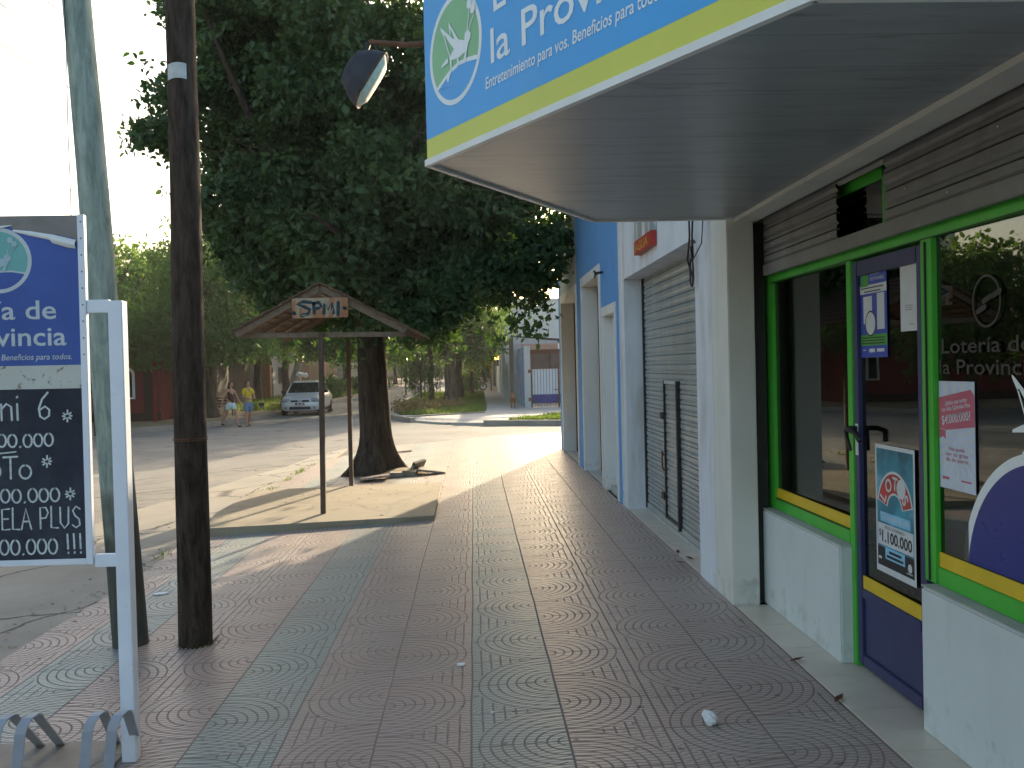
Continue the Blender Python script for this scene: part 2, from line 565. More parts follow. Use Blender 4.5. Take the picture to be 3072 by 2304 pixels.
M['frame_white'] = wall_mat("white_surround", (0.70, 0.70, 0.66), amount=0.3)
M['plinth'] = wall_mat("textured_white_plinth", (0.60, 0.65, 0.62), (0.36, 0.36, 0.32), 0.45, 0.56, 0.75, 0.009)
M['ledge'] = mat("grey_ledge", (0.45, 0.45, 0.42), 0.8, 0.1, 8, 0.003, 60, world_co=True)
M['beige_tile'] = mat("beige_floor_tile", (0.60, 0.53, 0.43), 0.35, 0.08, 3, 0, world_co=True, dirt=((0.38, 0.33, 0.26), 4, 0.5, 0.75, 0.4))
M['green'] = mat("green_enamel", (0.065, 0.44, 0.04), 0.34, 0.08, 5, 0.0006, 120, world_co=True)
M['door_blue'] = mat("dark_blue_enamel", (0.034, 0.040, 0.115), 0.38, 0.1, 5, 0.0006, 120, world_co=True)
M['yellow'] = mat("yellow_vinyl", (0.70, 0.47, 0.02), 0.4, 0.08, 6, world_co=True)
M['navy_vinyl'] = mat("navy_vinyl", (0.018, 0.032, 0.21), 0.3, 0.08, 3, world_co=True)
M['white_vinyl'] = mat("white_vinyl", (0.78, 0.82, 0.80), 0.4, 0.03, 6, world_co=True)
M['grey_vinyl'] = mat("dark_grey_vinyl", (0.032, 0.031, 0.028), 0.5, 0.1, 6, world_co=True)
M['sign_blue'] = mat("sign_blue_vinyl", (0.05, 0.36, 0.78), 0.35, 0.05, 2.5, world_co=True, dirt=((0.16, 0.42, 0.75), 3, 0.55, 0.75, 0.35), stretch=(1, 1, 0.25))
M['lime'] = mat("lime_vinyl", (0.62, 0.64, 0.085), 0.35, 0.05, 2.5, world_co=True, dirt=((0.45, 0.45, 0.12), 6, 0.6, 0.75, 0.4), stretch=(1, 1, 0.2))
M['sign_green'] = mat("sign_green_vinyl", (0.22, 0.50, 0.235), 0.35, 0.05, 4, world_co=True)
M['sign_white'] = mat("sign_white_vinyl", (0.78, 0.84, 0.86), 0.4, 0.03, 4, world_co=True)
M['trim'] = mat("white_trim", (0.75, 0.76, 0.73), 0.4, 0.06, 6, world_co=True)
M['soffit'] = soffit_mat()
M['shutter'] = mat("galvanised_shutter", (0.40, 0.425, 0.42), 0.42, 0.12, 3, 0.001, 80, 0.35, 0.5, dirt=((0.22, 0.24, 0.22), 2.5, 0.5, 0.7, 0.5), stretch=(1, 1, 0.3), world_co=True)
M['shutter_dark'] = mat("old_grey_shutter", (0.235, 0.235, 0.23), 0.45, 0.15, 3, 0.001, 80, 0.3, 0.4, dirt=((0.14, 0.12, 0.10), 3, 0.5, 0.7, 0.6), world_co=True)
M['black_iron'] = mat("black_iron", (0.025, 0.024, 0.023), 0.55, 0.3, 12, 0.001, 90)
M['rust'] = mat("rusty_iron", (0.16, 0.07, 0.035), 0.8, 0.3, 14, 0.002, 60, dirt=((0.05, 0.04, 0.035), 9, 0.5, 0.65, 0.7))
M['glass'] = glass_mat("shop_glass")
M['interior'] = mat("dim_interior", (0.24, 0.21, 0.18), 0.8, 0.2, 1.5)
M['brown_wood'] = wood_mat("brown_joinery", (0.08, 0.03, 0.018), (0.12, 0.05, 0.03), (6, 6, 1))
M['dark_bark'] = bark_mat("dark_bark", (0.022, 0.018, 0.014), (0.085, 0.068, 0.052), 12, 0.05)
M['bark'] = bark_mat("brown_bark", (0.05, 0.038, 0.026), (0.15, 0.11, 0.075), 10, 0.04)
M['pale_bark'] = bark_mat("pale_bark", (0.22, 0.19, 0.15), (0.48, 0.44, 0.38), 6, 0.02)
M['pole_dark'] = bark_mat("creosoted_pole", (0.018, 0.013, 0.010), (0.075, 0.058, 0.046), 26, 0.012)
M['pole_green'] = dark_pole_foot(bark_mat("treated_pole", (0.17, 0.225, 0.195), (0.36, 0.43, 0.38), 22, 0.008))  # mixed to dark brown towards the foot
M['leaf_dark'] = leaf_mat("dark_glossy_leaf", (0.016, 0.041, 0.018), (0.042, 0.092, 0.036), 0.2, (0.13, 0.26, 0.04), 0.42)
M['leaf_mid'] = leaf_mat("mid_green_leaf", (0.032, 0.078, 0.018), (0.068, 0.135, 0.030), 0.32, (0.22, 0.36, 0.06), 0.55)
M['leaf_deep'] = leaf_mat("deep_green_leaf", (0.028, 0.065, 0.018), (0.055, 0.115, 0.03), 0.35, (0.22, 0.38, 0.05), 0.5)
M['leaf_lime'] = leaf_mat("fresh_lime_leaf", (0.12, 0.22, 0.03), (0.20, 0.32, 0.045), 0.5, (0.55, 0.72, 0.09), 0.5)
M['grey_paint'] = mat("grey_steel_paint", (0.33, 0.36, 0.40), 0.42, 0.1, 8, 0.0008, 90)
M['white_paint'] = mat("white_steel_paint", (0.74, 0.78, 0.84), 0.42, 0.05, 6, 0.0008, 90, dirt=((0.45, 0.40, 0.33), 9, 0.62, 0.72, 0.5))
M['board_back'] = mat("bare_hardboard", (0.23, 0.215, 0.20), 0.8, 0.15, 8)
M['board_blue'] = mat("faded_blue_print", (0.045, 0.10, 0.36), 0.6, 0.12, 4)
M['board_teal'] = mat("faded_teal_print", (0.16, 0.42, 0.40), 0.6, 0.12, 5)
M['board_white'] = mat("faded_white_print", (0.52, 0.58, 0.60), 0.6, 0.06, 8, dirt=((0.25, 0.24, 0.22), 20, 0.62, 0.70, 0.6))
M['board_cream'] = mat("peeling_cream_board", (0.55, 0.56, 0.50), 0.7, 0.06, 4, dirt=((0.13, 0.08, 0.05), 22, 0.60, 0.64, 0.9))
M['chalkboard'] = mat("chalkboard", (0.022, 0.027, 0.042), 0.75, 0.4, 5, dirt=((0.07, 0.08, 0.10), 3, 0.45, 0.7, 0.6))
M['chalk'] = mat("chalk", (0.55, 0.60, 0.60), 0.9, 0.25, 60)
M['shelter_wood'] = wood_mat("weathered_timber", (0.14, 0.098, 0.068), (0.25, 0.19, 0.14), (4, 4, 4), 6)
M['shelter_roof'] = wood_mat("shingle_boards", (0.085, 0.052, 0.032), (0.18, 0.12, 0.08), (1, 5, 1), 5)
M['plank_paint'] = mat("peeling_orange_board", (0.34, 0.155, 0.075), 0.7, 0.2, 9, 0.002, 40, dirt=((0.36, 0.35, 0.25), 9, 0.48, 0.58, 0.75), stretch=(1, 1, 0.35))
M['graffiti'] = mat("dark_teal_spray", (0.008, 0.04, 0.05), 0.6, 0.2, 12)
M['graffiti_pale'] = mat("pale_spray", (0.20, 0.30, 0.30), 0.6, 0.2, 12)
M['paper'] = mat("white_paper", (0.74, 0.75, 0.74), 0.8, 0.05, 14)


# ------------------------------------------------------------------ flat writing
FONT = None


def text(name, s, origin, right, up, cap, m, parent, width=None, bold=0.0, shear=0.0, depth=0.0015, align='LEFT'):
    """writing as a thin mesh; cap = height of a capital, width = total width it is fitted to"""
    cu = bpy.data.curves.new(name, 'FONT')
    cu.body = s
    cu.size = 1.0
    cu.offset = bold
    cu.shear = shear
    cu.resolution_u = 3
    cu.extrude = 0.0
    tmp = bpy.data.objects.new("tmp_text", cu)
    COL.objects.link(tmp)
    dg = bpy.context.evaluated_depsgraph_get()
    me = bpy.data.meshes.new_from_object(tmp.evaluated_get(dg))
    bpy.data.objects.remove(tmp)
    bpy.data.curves.remove(cu)
    n = len(me.vertices)
    co = np.empty(n * 3, dtype=np.float32)
    me.vertices.foreach_get("co", co)
    co = co.reshape(-1, 3)
    sy = cap / 0.70
    x0, x1 = co[:, 0].min(), co[:, 0].max()
    sx = sy if width is None else width / max(1e-6, x1 - x0)
    R, U = Vector(right).normalized(), Vector(up).normalized()
    N = R.cross(U)
    u = (co[:, 0] - x0) * sx
    if align == 'CENTER': u = u - (x1 - x0) * sx / 2
    v = co[:, 1] * sy
    P = np.array(origin)[None, :] + u[:, None] * np.array(R)[None, :] + v[:, None] * np.array(U)[None, :] + depth * np.array(N)[None, :]
    me.vertices.foreach_set("co", P.astype(np.float32).ravel())
    me.update()
    me.materials.clear()
    return link_mesh(name, me, m, parent)


class Flat:
    """shapes drawn on a plane: origin + u*right + v*up, standing d proud of it"""

    def __init__(s, origin, right, up):
        s.o, s.r, s.u = Vector(origin), Vector(right).normalized(), Vector(up).normalized()
        s.n = s.r.cross(s.u)

    def p(s, u, v, d=0.0):
        return s.o + s.r * u + s.u * v + s.n * d

    def poly(s, mb, pts, d=0.001):
        bm = bmesh.new()
        vs = [bm.verts.new(s.p(u, v, d)) for u, v in pts]
        f = bm.faces.new(vs)
        bm.normal_update()
        if f.normal.dot(s.n) < 0: f.normal_flip()
        r = bmesh.ops.triangulate(bm, faces=[f])
        bm.verts.index_update()
        mb.add([v.co.copy() for v in bm.verts], [tuple(v.index for v in f.verts) for f in bm.faces])
        bm.free()

    def rect(s, mb, u0, u1, v0, v1, d=0.001):
        mb.add([s.p(u0, v0, d), s.p(u1, v0, d), s.p(u1, v1, d), s.p(u0, v1, d)], [(0, 1, 2, 3)])

    def slab(s, mb, u0, u1, v0, v1, d0, d1):
        mb.prism([s.p(u0, v0, d0), s.p(u1, v0, d0), s.p(u1, v1, d0), s.p(u0, v1, d0)], s.n * (d1 - d0))

    def disc(s, mb, cu, cv, r, d=0.001, seg=40, a0=0.0, a1=6.28318530718, ri=0.0):
        vs, fs = [], []
        full = abs(a1 - a0 - 2 * math.pi) < 1e-3
        for i in range(seg + 1):
            a = a0 + (a1 - a0) * i / seg
            vs.append(s.p(cu + r * math.cos(a), cv + r * math.sin(a), d))
            vs.append(s.p(cu + ri * math.cos(a), cv + ri * math.sin(a), d))
        for i in range(seg):
            fs.append((2 * i, 2 * i + 2, 2 * i + 3, 2 * i + 1))
        mb.add(vs, fs)

    def stroke(s, mb, pts, w, d=0.001):
        """a ribbon with round ends"""
        P = [Vector((a, b)) for a, b in pts]
        vs, fs = [], []
        for i, p in enumerate(P):
            t = (P[min(i + 1, len(P) - 1)] - P[max(i - 1, 0)])
            if t.length < 1e-9: t = Vector((1, 0))
            t.normalize(); n = Vector((-t.y, t.x)) * w / 2
            vs += [s.p(p.x + n.x, p.y + n.y, d), s.p(p.x - n.x, p.y - n.y, d)]
        for i in range(len(P) - 1):
            fs.append((2 * i, 2 * i + 1, 2 * i + 3, 2 * i + 2))
        mb.add(vs, fs)
        for e in (P[0], P[-1]):
            s.disc(mb, e.x, e.y, w / 2, d + 0.0002, 8)


def oval(cx, cy, rx, ry, a0=90, a1=450, n=14):
    return [(cx + rx * math.cos(rad(a0 + (a1 - a0) * i / n)), cy + ry * math.sin(rad(a0 + (a1 - a0) * i / n))) for i in range(n + 1)]


GLY = {
    '0': (0.62, [oval(.28, .40, .25, .38)]), 'O': (0.80, [oval(.35, .48, .33, .46)]), 'o': (0.66, [oval(.28, .32, .26, .30)]),
    '6': (0.62, [[(.45, 1.0), (.2, .75), (.05, .4), (.1, .1), (.28, 0), (.48, .12), (.5, .35), (.32, .48), (.1, .36)]]),
    '1': (0.4, [[(.05, .7), (.22, .95), (.22, 0)]]), '4': (0.62, [[(.3, .95), (.05, .35), (.5, .35)], [(.4, .6), (.4, 0)]]),
    '.': (0.28, [[(.1, .0), (.13, .04)]]), ' ': (0.35, []), '$': (0.62, [[(.48, .8), (.25, .9), (.06, .7), (.45, .35), (.3, .1), (.05, .2)], [(.27, 1.05), (.27, -.05)]]),
    '*': (0.62, [[(.05, .25), (.5, .65)], [(.05, .62), (.48, .28)], [(.27, .1), (.3, .8)], [(.0, .44), (.55, .46)]]),
    '!': (0.36, [[(.16, 1.0), (.18, .25)], [(.18, .02), (.2, .06)]]),
    'Q': (0.8, [oval(.35, .48, .33, .46), [(.45, .25), (.72, -.05)]]), 'u': (0.62, [[(.05, .6), (.06, .15), (.25, 0), (.46, .15), (.5, .6)], [(.5, .6), (.52, 0)]]),
    'n': (0.62, [[(.05, .6), (.06, 0)], [(.06, .42), (.28, .62), (.48, .5), (.5, 0)]]), 'i': (0.3, [[(.12, .6), (.13, 0)], [(.12, .85), (.14, .88)]]),
    'U': (0.72, [[(.05, .95), (.05, .25), (.28, 0), (.52, .2), (.55, .95)]]), 'I': (0.3, [[(.12, .95), (.12, 0)]]), 'N': (0.74, [[(.05, 0), (.06, .95), (.55, .02), (.57, .95)]]),
    'E': (0.62, [[(.5, .95), (.06, .92), (.06, 0), (.5, .02)], [(.06, .48), (.42, .5)]]), 'L': (0.56, [[(.08, .98), (.06, .02), (.46, .0)]]), 'l': (0.3, [[(.12, 1.0), (.12, 0)]]),
    'A': (0.72, [[(.02, 0), (.3, .95), (.6, 0)], [(.12, .35), (.5, .35)]]), 'P': (0.66, [[(.08, 0), (.08, .95), (.42, .95), (.55, .72), (.4, .48), (.08, .46)]]),
    'S': (0.62, [[(.5, .85), (.28, .97), (.08, .78), (.2, .55), (.45, .38), (.48, .12), (.25, 0), (.05, .12)]]), 'T': (0.7, [[(.02, .95), (.64, .97)], [(.33, .95), (.33, 0)]]),
}


def hand(mb, fl, s, u, v, h, w, d=0.001, squeeze=1.0, jit=0.03, right=False):
    """hand lettering from strokes; right=True means u is where the last letter ends"""
    if right:
        u = u - sum(GLY[c][0] for c in s) * h * squeeze
    for c in s:
        adv, strokes = GLY[c]
        dv = random.uniform(-jit, jit) * h
        for st in strokes:
            fl.stroke(mb, [(u + a * h * squeeze, v + dv + b * h) for a, b in st], w, d)
        u += adv * h * squeeze
    return u


HOPPER = dict(
    body=[(-0.52, 0.54), (-0.46, 0.51), (-0.05, 0.2), (0.17, 0.12), (0.38, 0.04), (0.41, 0.16), (0.52, 0.19), (0.62, 0.1), (0.61, 0.02), (0.52, -0.05), (0.48, -0.16), (0.15, -0.21), (-0.11, -0.18), (-0.18, -0.16), (-0.14, -0.07), (-0.01, 0.0), (-0.15, 0.13), (-0.36, 0.36), (-0.4, 0.34), (-0.51, 0.49)],
    shin=[(-0.40, 0.34), (-0.36, 0.33), (-0.17, -0.08), (-0.11, -0.18), (-0.11, -0.36), (-0.19, -0.44), (-0.25, -0.54), (-0.3, -0.53), (-0.31, -0.46), (-0.16, -0.34), (-0.19, -0.1)],
    wing=[(-0.2, 0.54), (-0.18, 0.53), (0.17, 0.12), (0.05, 0.14), (-0.12, 0.4), (-0.13, 0.27), (-0.15, 0.28)],
    tail=[(-0.52, -0.21), (-0.51, -0.17), (-0.26, -0.09), (-0.24, -0.19)],
    leg=[(0.1, -0.19), (0.15, -0.2), (0.19, -0.33), (0.1, -0.36)], leg2=[(0.41, -0.15), (0.48, -0.15), (0.43, -0.33), (0.33, -0.35)])


def hopper(fl, mb, cu, cv, k, d):
    for i, pl in enumerate(HOPPER.values()):
        fl.poly(mb, [(cu + a * k, cv + b * k) for a, b in pl], d + i * 0.0002)
    fl.stroke(mb, [(cu + a * k, cv + b * k) for a, b in ((0.49, 0.18), (0.54, 0.36), (0.59, 0.57))], 0.025 * k, d)
    fl.stroke(mb, [(cu + a * k, cv + b * k) for a, b in ((0.55, 0.17), (0.64, 0.29), (0.76, 0.4))], 0.025 * k, d)
    for a0, b0 in ((0.6, 0.62), (0.72, 0.5)):
        fl.disc(mb, cu + a0 * k, cv + b0 * k, 0.09 * k, d + 0.0016, 12)


# ================================================================== THE SETTING
def swz(x):
    return 0.033 * min(x, 1.56)


def lerp(a, b, t):
    return a + (b - a) * t


def road_z(x, y):
    zx = float(np.interp(x, [-60, -9, -6.5, -4.5, -3.4, -2.9], [-0.36, -0.36, -0.34, -0.24, -0.185, -0.155]))
    if x < -3.4: return zx + 0.006 * math.sin(x * 1.7) * math.sin(y * 0.9)
    if y < 18.5: return zx if x < -2.95 else -0.3
    if y > 36: return -0.36
    zc = float(np.interp(y, [18.5, 21, 24.5, 28, 36], [-0.09, -0.055, -0.14, -0.205, -0.3]))
    t = min(1, max(0, (x + 3.4) / 3.4))
    return lerp(zx, zc, t) + 0.006 * math.sin(x * 1.7) * math.sin(y * 1.9)


def grid_mesh(xs, ys, zf):
    mb = MB()
    vs = [(x, y, zf(x, y)) for y in ys for x in xs]
    n = len(xs)
    fs = [(j * n + i, j * n + i + 1, (j + 1) * n + i + 1, (j + 1) * n + i) for j in range(len(ys) - 1) for i in range(n - 1)]
    return mb.add(vs, fs, True)


struct("ground", MB().poly([(-1500, -1500, -0.9), (1500, -1500, -0.9), (1500, 1500, -0.9), (-1500, 1500, -0.9)]), M['ground'])
xs = sorted(set([-60, -40, -30, -24, -20, -16, -13] + list(np.arange(-11, 3.01, 0.25)) + [4, 6, 9, 13, 18, 25, 40]))
ys = sorted(set([-20, -12, -6, -3] + list(np.arange(0, 36.01, 0.35)) + [38, 41, 45, 50, 60, 75, 100, 140, 200]))
struct("road", grid_mesh(xs, ys, road_z), M['asphalt'])


def plate(name, pts, z, drop, m):
    """a paved area with a vertical edge; z: number or list"""
    zs = z if isinstance(z, list) else [z] * len(pts)
    bm = bmesh.new()
    top = [bm.verts.new((p[0], p[1], q)) for p, q in zip(pts, zs)]
    bot = [bm.verts.new((p[0], p[1], q - drop)) for p, q in zip(pts, zs)]
    f = bm.faces.new(top)
    n = len(pts)
    sides = [bm.faces.new((top[i], top[(i + 1) % n], bot[(i + 1) % n], bot[i])) for i in range(n)]
    bmesh.ops.triangulate(bm, faces=[f])
    bmesh.ops.recalc_face_normals(bm, faces=bm.faces)
    if sum(fc.normal.z * fc.calc_area() for fc in bm.faces) < 0:
        bmesh.ops.reverse_faces(bm, faces=bm.faces)
    me = bpy.data.meshes.new(name); bm.to_mesh(me); bm.free()
    return setp(link_mesh(name, me, m), kind="structure")


SW = [(1.56, -9), (1.56, 17.0), (1.56, 21.25), (1.0, 21.22), (0.2, 21.02), (-0.4, 20.7), (-1.1, 20.35), (-1.66, 20.15), (-2.1, 19.4), (-2.5, 18.2), (-2.75, 17.2),
      (-2.88, 16.2), (-2.85, 15.0), (-2.9, 13.0), (-2.95, 10.6), (-2.82, 8.8), (-2.75, 7.6), (-2.78, 6.2), (-2.78, 4.0), (-2.78, -9)]
plate("sidewalk", SW, [swz(p[0]) for p in SW], 0.4, M['tile'])
plate("cross_street_sidewalk", [(1.562, 17.0), (30, 17.0), (30, 20.6), (8, 20.9), (1.562, 21.25)], 0.051, 0.4, M['tile'])


def gz(x):
    return float(np.interp(x, [-4.6, -3.4, -2.7], [-0.225, -0.165, -0.122]))


GU = [(-2.7, -9), (-2.7, 20.2), (-3.2, 18.8), (-3.30, 17.5), (-3.45, 16.2), (-3.33, 15.1), (-3.5, 14.1), (-3.36, 13.4), (-3.75, 13.1), (-4.1, 12.8), (-4.0, 12.2),
      (-4.45, 12.1), (-4.3, 10.6), (-4.6, 9.2), (-4.3, 7.9), (-4.55, 6.1), (-4.4, 4), (-4.5, -9)]
plate("road_gutter", GU, [gz(p[0]) + 0.03 for p in GU], 0.3, M['gutter'])
SL = [(-0.44, 9.75), (-0.455, 12.62), (-2.88, 12.7), (-2.92, 10.7), (-2.70, 9.62)]
plate("concrete_slab", SL, [swz(p[0]) + (0.05 if p[0] > -1 else 0.085) for p in SL], 0.13, M['slab'])

FP = [(30, 26.9), (2.5, 27.65), (1.5, 28.1), (0.5, 28.5), (-0.25, 29.05), (-1.04, 29.85), (-1.96, 31.2), (-2.35, 32.1), (-2.75, 33.3), (-3.1, 35.5), (-3.2, 40), (-3.3, 60), (-3.4, 200), (30, 200)]
plate("far_pavement", FP, [-0.05, -0.05, -0.05, -0.11, -0.13, -0.14, -0.13, -0.06, -0.05, -0.05, -0.05, -0.05, -0.05, -0.05], 0.45, M['pave'])
LP = [(-60, 29.0), (-14, 30.0), (-11.6, 31.7), (-9.8, 34.3), (-8.95, 38), (-8.75, 42), (-8.5, 62), (-8.3, 90), (-8.3, 200), (-60, 200)]
plate("left_pavement", LP, -0.2, 0.5, M['dirt'])
plate("opposite_pavement", [(-60, -12), (-9.6, -12), (-9.6, 13), (-10.4, 17), (-13, 19.3), (-60, 20.3)], -0.2, 0.5, M['dirt'])


def kerb(name, pts, w, top, bot, m):
    mb = MB()
    P = [Vector((p[0], p[1])) for p in pts]
    vs = []
    for i, p in enumerate(P):
        t = (P[min(i + 1, len(P) - 1)] - P[max(i - 1, 0)]).normalized()
        n = Vector((-t.y, t.x)) * w / 2
        for q, z in ((p + n, bot), (p + n, top), (p - n, top), (p - n, bot)):
            vs.append((q.x, q.y, z))
    fs = []
    for i in range(len(P) - 1):
        for k in range(3):
            fs.append((i * 4 + k, i * 4 + k + 1, (i + 1) * 4 + k + 1, (i + 1) * 4 + k))
    mb.add(vs, fs)
    mb.add(vs[:4], [(0, 1, 2, 3)]); mb.add(vs[-4:], [(3, 2, 1, 0)])
    o = mb.build(name, m)
    bm = bmesh.new(); bm.from_mesh(o.data); bmesh.ops.recalc_face_normals(bm, faces=bm.faces); bm.to_mesh(o.data); bm.free()
    return setp(o, kind="structure")


kerb("far_kerb", [(30, 26.83), (2.5, 27.58), (1.5, 28.03), (0.62, 28.42), (0.3, 28.55)], 0.16, -0.035, -0.5, M['kerb'])
kerb("far_corner_kerb", [(-2.0, 31.0), (-2.42, 32.05), (-2.82, 33.3), (-3.17, 35.5), (-3.27, 40), (-3.37, 60), (-3.47, 200)], 0.16, -0.03, -0.5, M['kerb'])
kerb("verge_kerb", [(-2.2, 31.6), (-1.45, 32.4), (-0.35, 33.0), (0.35, 33.4)], 0.14, 0.0, -0.3, M['kerb'])
kerb("left_kerb", [(-60, 28.93), (-14, 29.93), (-11.55, 31.64), (-9.74, 34.25), (-8.87, 38), (-8.67, 42), (-8.42, 62), (-8.22, 90), (-8.22, 200)], 0.18, -0.185, -0.6, M['kerb'])
kerb("opposite_kerb", [(-9.52, -12), (-9.52, 13), (-10.3, 17.05), (-12.95, 19.38), (-60, 20.4)], 0.18, -0.185, -0.6, M['kerb'])


def in_poly(pts, x, y):
    c = np.zeros(len(x), bool)
    n = len(pts)
    for i in range(n):
        x1, y1 = pts[i]; x2, y2 = pts[(i + 1) % n]
        if y1 == y2: continue
        c ^= ((y1 > y) != (y2 > y)) & (x < (x2 - x1) * (y - y1) / (y2 - y1) + x1)
    return c


def grass(name, pts, z, n, h, m, label):
    P = np.array(pts)
    x = rng.uniform(P[:, 0].min(), P[:, 0].max(), n * 3); y = rng.uniform(P[:, 1].min(), P[:, 1].max(), n * 3)
    k = in_poly(pts, x, y); x, y = x[k][:n], y[k][:n]
    n = len(x)
    clump = 0.55 + 0.45 * np.sin(x * 3.1 + 1) * np.sin(y * 2.3) + 0.25 * np.sin(x * 9) * np.cos(y * 7)
    hh = h * rng.uniform(0.4, 1.25, n) * np.clip(clump + 0.35, 0.3, 1.3)
    a = rng.uniform(0, 2 * np.pi, n); w = 0.010 + 0.012 * rng.random(n) * (y > 28) + 0.006 * (y > 28)
    lean = rng.uniform(-0.5, 0.5, (n, 2)) * hh[:, None]
    V = np.empty((n, 3, 3))
    V[:, 0] = np.c_[x - np.cos(a) * w, y - np.sin(a) * w, np.full(n, z)]
    V[:, 1] = np.c_[x + np.cos(a) * w, y + np.sin(a) * w, np.full(n, z)]
    V[:, 2] = np.c_[x + lean[:, 0], y + lean[:, 1], z + hh]
    me = fast_mesh(name, V.reshape(-1, 3), 3)
    o = link_mesh(name, me, m)
    return setp(o, label, "grass", kind="stuff")


def fast_mesh(name, verts, k):
    """mesh of len(verts)/k separate faces of k corners each"""
    me = bpy.data.meshes.new(name)
    nv = len(verts); nf = nv // k
    me.vertices.add(nv); me.loops.add(nv); me.polygons.add(nf)
    me.vertices.foreach_set("co", np.asarray(verts, dtype=np.float32).ravel())
    me.loops.foreach_set("vertex_index", np.arange(nv, dtype=np.int32))
    me.polygons.foreach_set("loop_start", np.arange(0, nv, k, dtype=np.int32))
    me.update(calc_edges=True)
    me.validate()
    return me


VERGE = [(-2.6, 33.4), (-1.4, 32.6), (-0.35, 33.15), (0.45, 34.9), (0.62, 60), (-3.2, 60), (-3.05, 36)]
plate("ground", VERGE, -0.03, 0.1, M['lawn'])
grass("verge_grass", VERGE, -0.03, 26000, 0.17, M['grass'], "overgrown grass verge between far road and pavement, under the trees")
STRIP = [(1.0, 28.52), (2.5, 27.9), (9, 27.5), (9, 32), (2.85, 31.2)]
plate("ground", STRIP, -0.035, 0.1, M['lawn'])
grass("strip_grass", STRIP, -0.035, 12000, 0.10, M['grass'], "short grass strip along the raised kerb across the side street")
grass("roadside_grass", [(-12, 44), (-8.9, 44), (-8.7, 90), (-14, 90)], -0.2, 14000, 0.3, M['grass'], "rough grass and weeds behind the parked car along the road")


# ================================================================== LOTTERY SHOP (right foreground)
def slats(mb, x, y0, y1, z0, z1, pitch, depth):
    """roller shutter curtain facing -X"""
    prof = []
    z = z0
    while z < z1 - 1e-4:
        p = min(pitch, z1 - z)
        prof += [(x, z), (x - depth * 0.25, z + 0.06 * p), (x - depth, z + 0.22 * p), (x - depth, z + 0.62 * p), (x + depth * 0.3, z + 0.635 * p), (x + depth * 0.3, z + 0.70 * p), (x - depth * 0.95, z + 0.715 * p), (x - depth * 0.8, z + 0.94 * p)]
        z += pitch
    prof.append((x, z1))
    vs = [(a, y0, b) for a, b in prof] + [(a, y1, b) for a, b in prof]
    n = len(prof)
    mb.add(vs, [(i, i + 1, n + i + 1, n + i) for i in range(n - 1)])
    return mb


WX = 1.555
shop = thing("lottery_shop", "white pillared shop with bright green window frames and half raised grey shutter", "shop", (2.5, 4.0, 0))
w_ = MB()
w_.box(WX, 1.72, 5.72, 6.12, 0.0, 2.619)
w_.box(1.72, 1.95, 5.95, 6.12, 0.0, 2.619)
w_.build("pillar", M['cream'], shop, bevel=0.006)
w_ = MB()
w_.box(WX, 1.95, 1.6, 2.24, -0.1, 2.396)
w_.build("pillar", M['cream'], shop, bevel=0.006)
w_ = MB()
w_.box(1.60, 1.735, 2.24, 5.72, 2.386, 2.62)
w_.build("lintel", M['cream'], shop)
w_ = MB()
w_.box(1.60, 1.95, -4.0, 6.12, 2.62, 3.95)
w_.box(1.56, 1.95, -4.0, 1.6, -0.1, 2.62)
w_.box(1.95, 12.0, -4.15, -4.0, -0.3, 3.95)
w_.box(11.85, 12.0, -4.0, 6.0, -0.3, 3.95)
w_.box(5.5, 5.6, -4.0, 6.05, 0.0, 3.0)
w_.box(1.96, 11.84, 6.02, 6.12, 0.0, 3.9)
w_.build("wall", M['white'], shop)
MB().box(1.952, 11.85, -3.99, 6.0, 3.6, 3.75).build("roof", M['pave'], shop)
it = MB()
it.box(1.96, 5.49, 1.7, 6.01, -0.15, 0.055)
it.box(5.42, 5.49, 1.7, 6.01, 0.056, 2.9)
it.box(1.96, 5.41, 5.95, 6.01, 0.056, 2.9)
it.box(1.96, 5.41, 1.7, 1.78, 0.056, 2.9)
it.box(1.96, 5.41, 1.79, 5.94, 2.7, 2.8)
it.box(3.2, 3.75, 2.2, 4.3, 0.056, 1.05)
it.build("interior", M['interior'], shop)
pt = MB()
pt.box(2.55, 2.65, 4.75, 5.90, 0.056, 2.3)
pt.build("partition", M['ledge'], shop)
# doorstep of beige tiles with open joints
ds = MB()
y = 5.70
while y > 1.75:
    ds.box(1.562, 1.93, y - 0.44 + 0.003, y, -0.12, 0.056)
    y -= 0.44
ds.build("doorstep", M['beige_tile'], shop, bevel=0.002)
# low walls under the windows
for (a, b) in ((4.54, 5.77), (2.24, 3.70)):
    p_ = MB().box(1.76, 1.93, a, b, 0.05, 0.630).build("low_wall", M['plinth'], shop, bevel=0.008)
    MB().box(1.7615, 1.93, a + 0.001, b - 0.001, 0.6305, 0.637).build("ledge", M['ledge'], p_)
# shutter
sh = MB()
HY0, HY1, HZ0, HZ1 = 4.016, 4.547, 2.139, 2.372
slats(sh, 1.79, 2.24, HY0, 2.12, 2.60, 0.078, 0.014)
slats(sh, 1.79, HY1, 5.70, 2.12, 2.60, 0.078, 0.014)
slats(sh, 1.79, HY0, HY1, 2.376, 2.60, 0.078, 0.014)
shut = sh.build("roller_shutter", M['shutter_dark'], shop)
MB().box(1.768, 1.80, 2.24, 5.70, 2.055, 2.122).build("bottom_bar", M['shutter_dark'], shut, bevel=0.004)
MB().box(1.735, 1.80, 5.775, 5.835, 0.056, 2.386).build("guide_rail", M['black_iron'], shut)
rb = MB()
for k, (ya, yb) in enumerate(((2.3, HY0), (HY1, 5.65))):
    for q in range(5):
        yy = ya + (yb - ya) * (q + 0.4) / 5
        rb.ball((1.773, yy, 2.15 + 0.078 * (q % 3)), 0.004, 0.004, 0.004, 6, 4)
rb.build("rivet", M['trim'], shut)
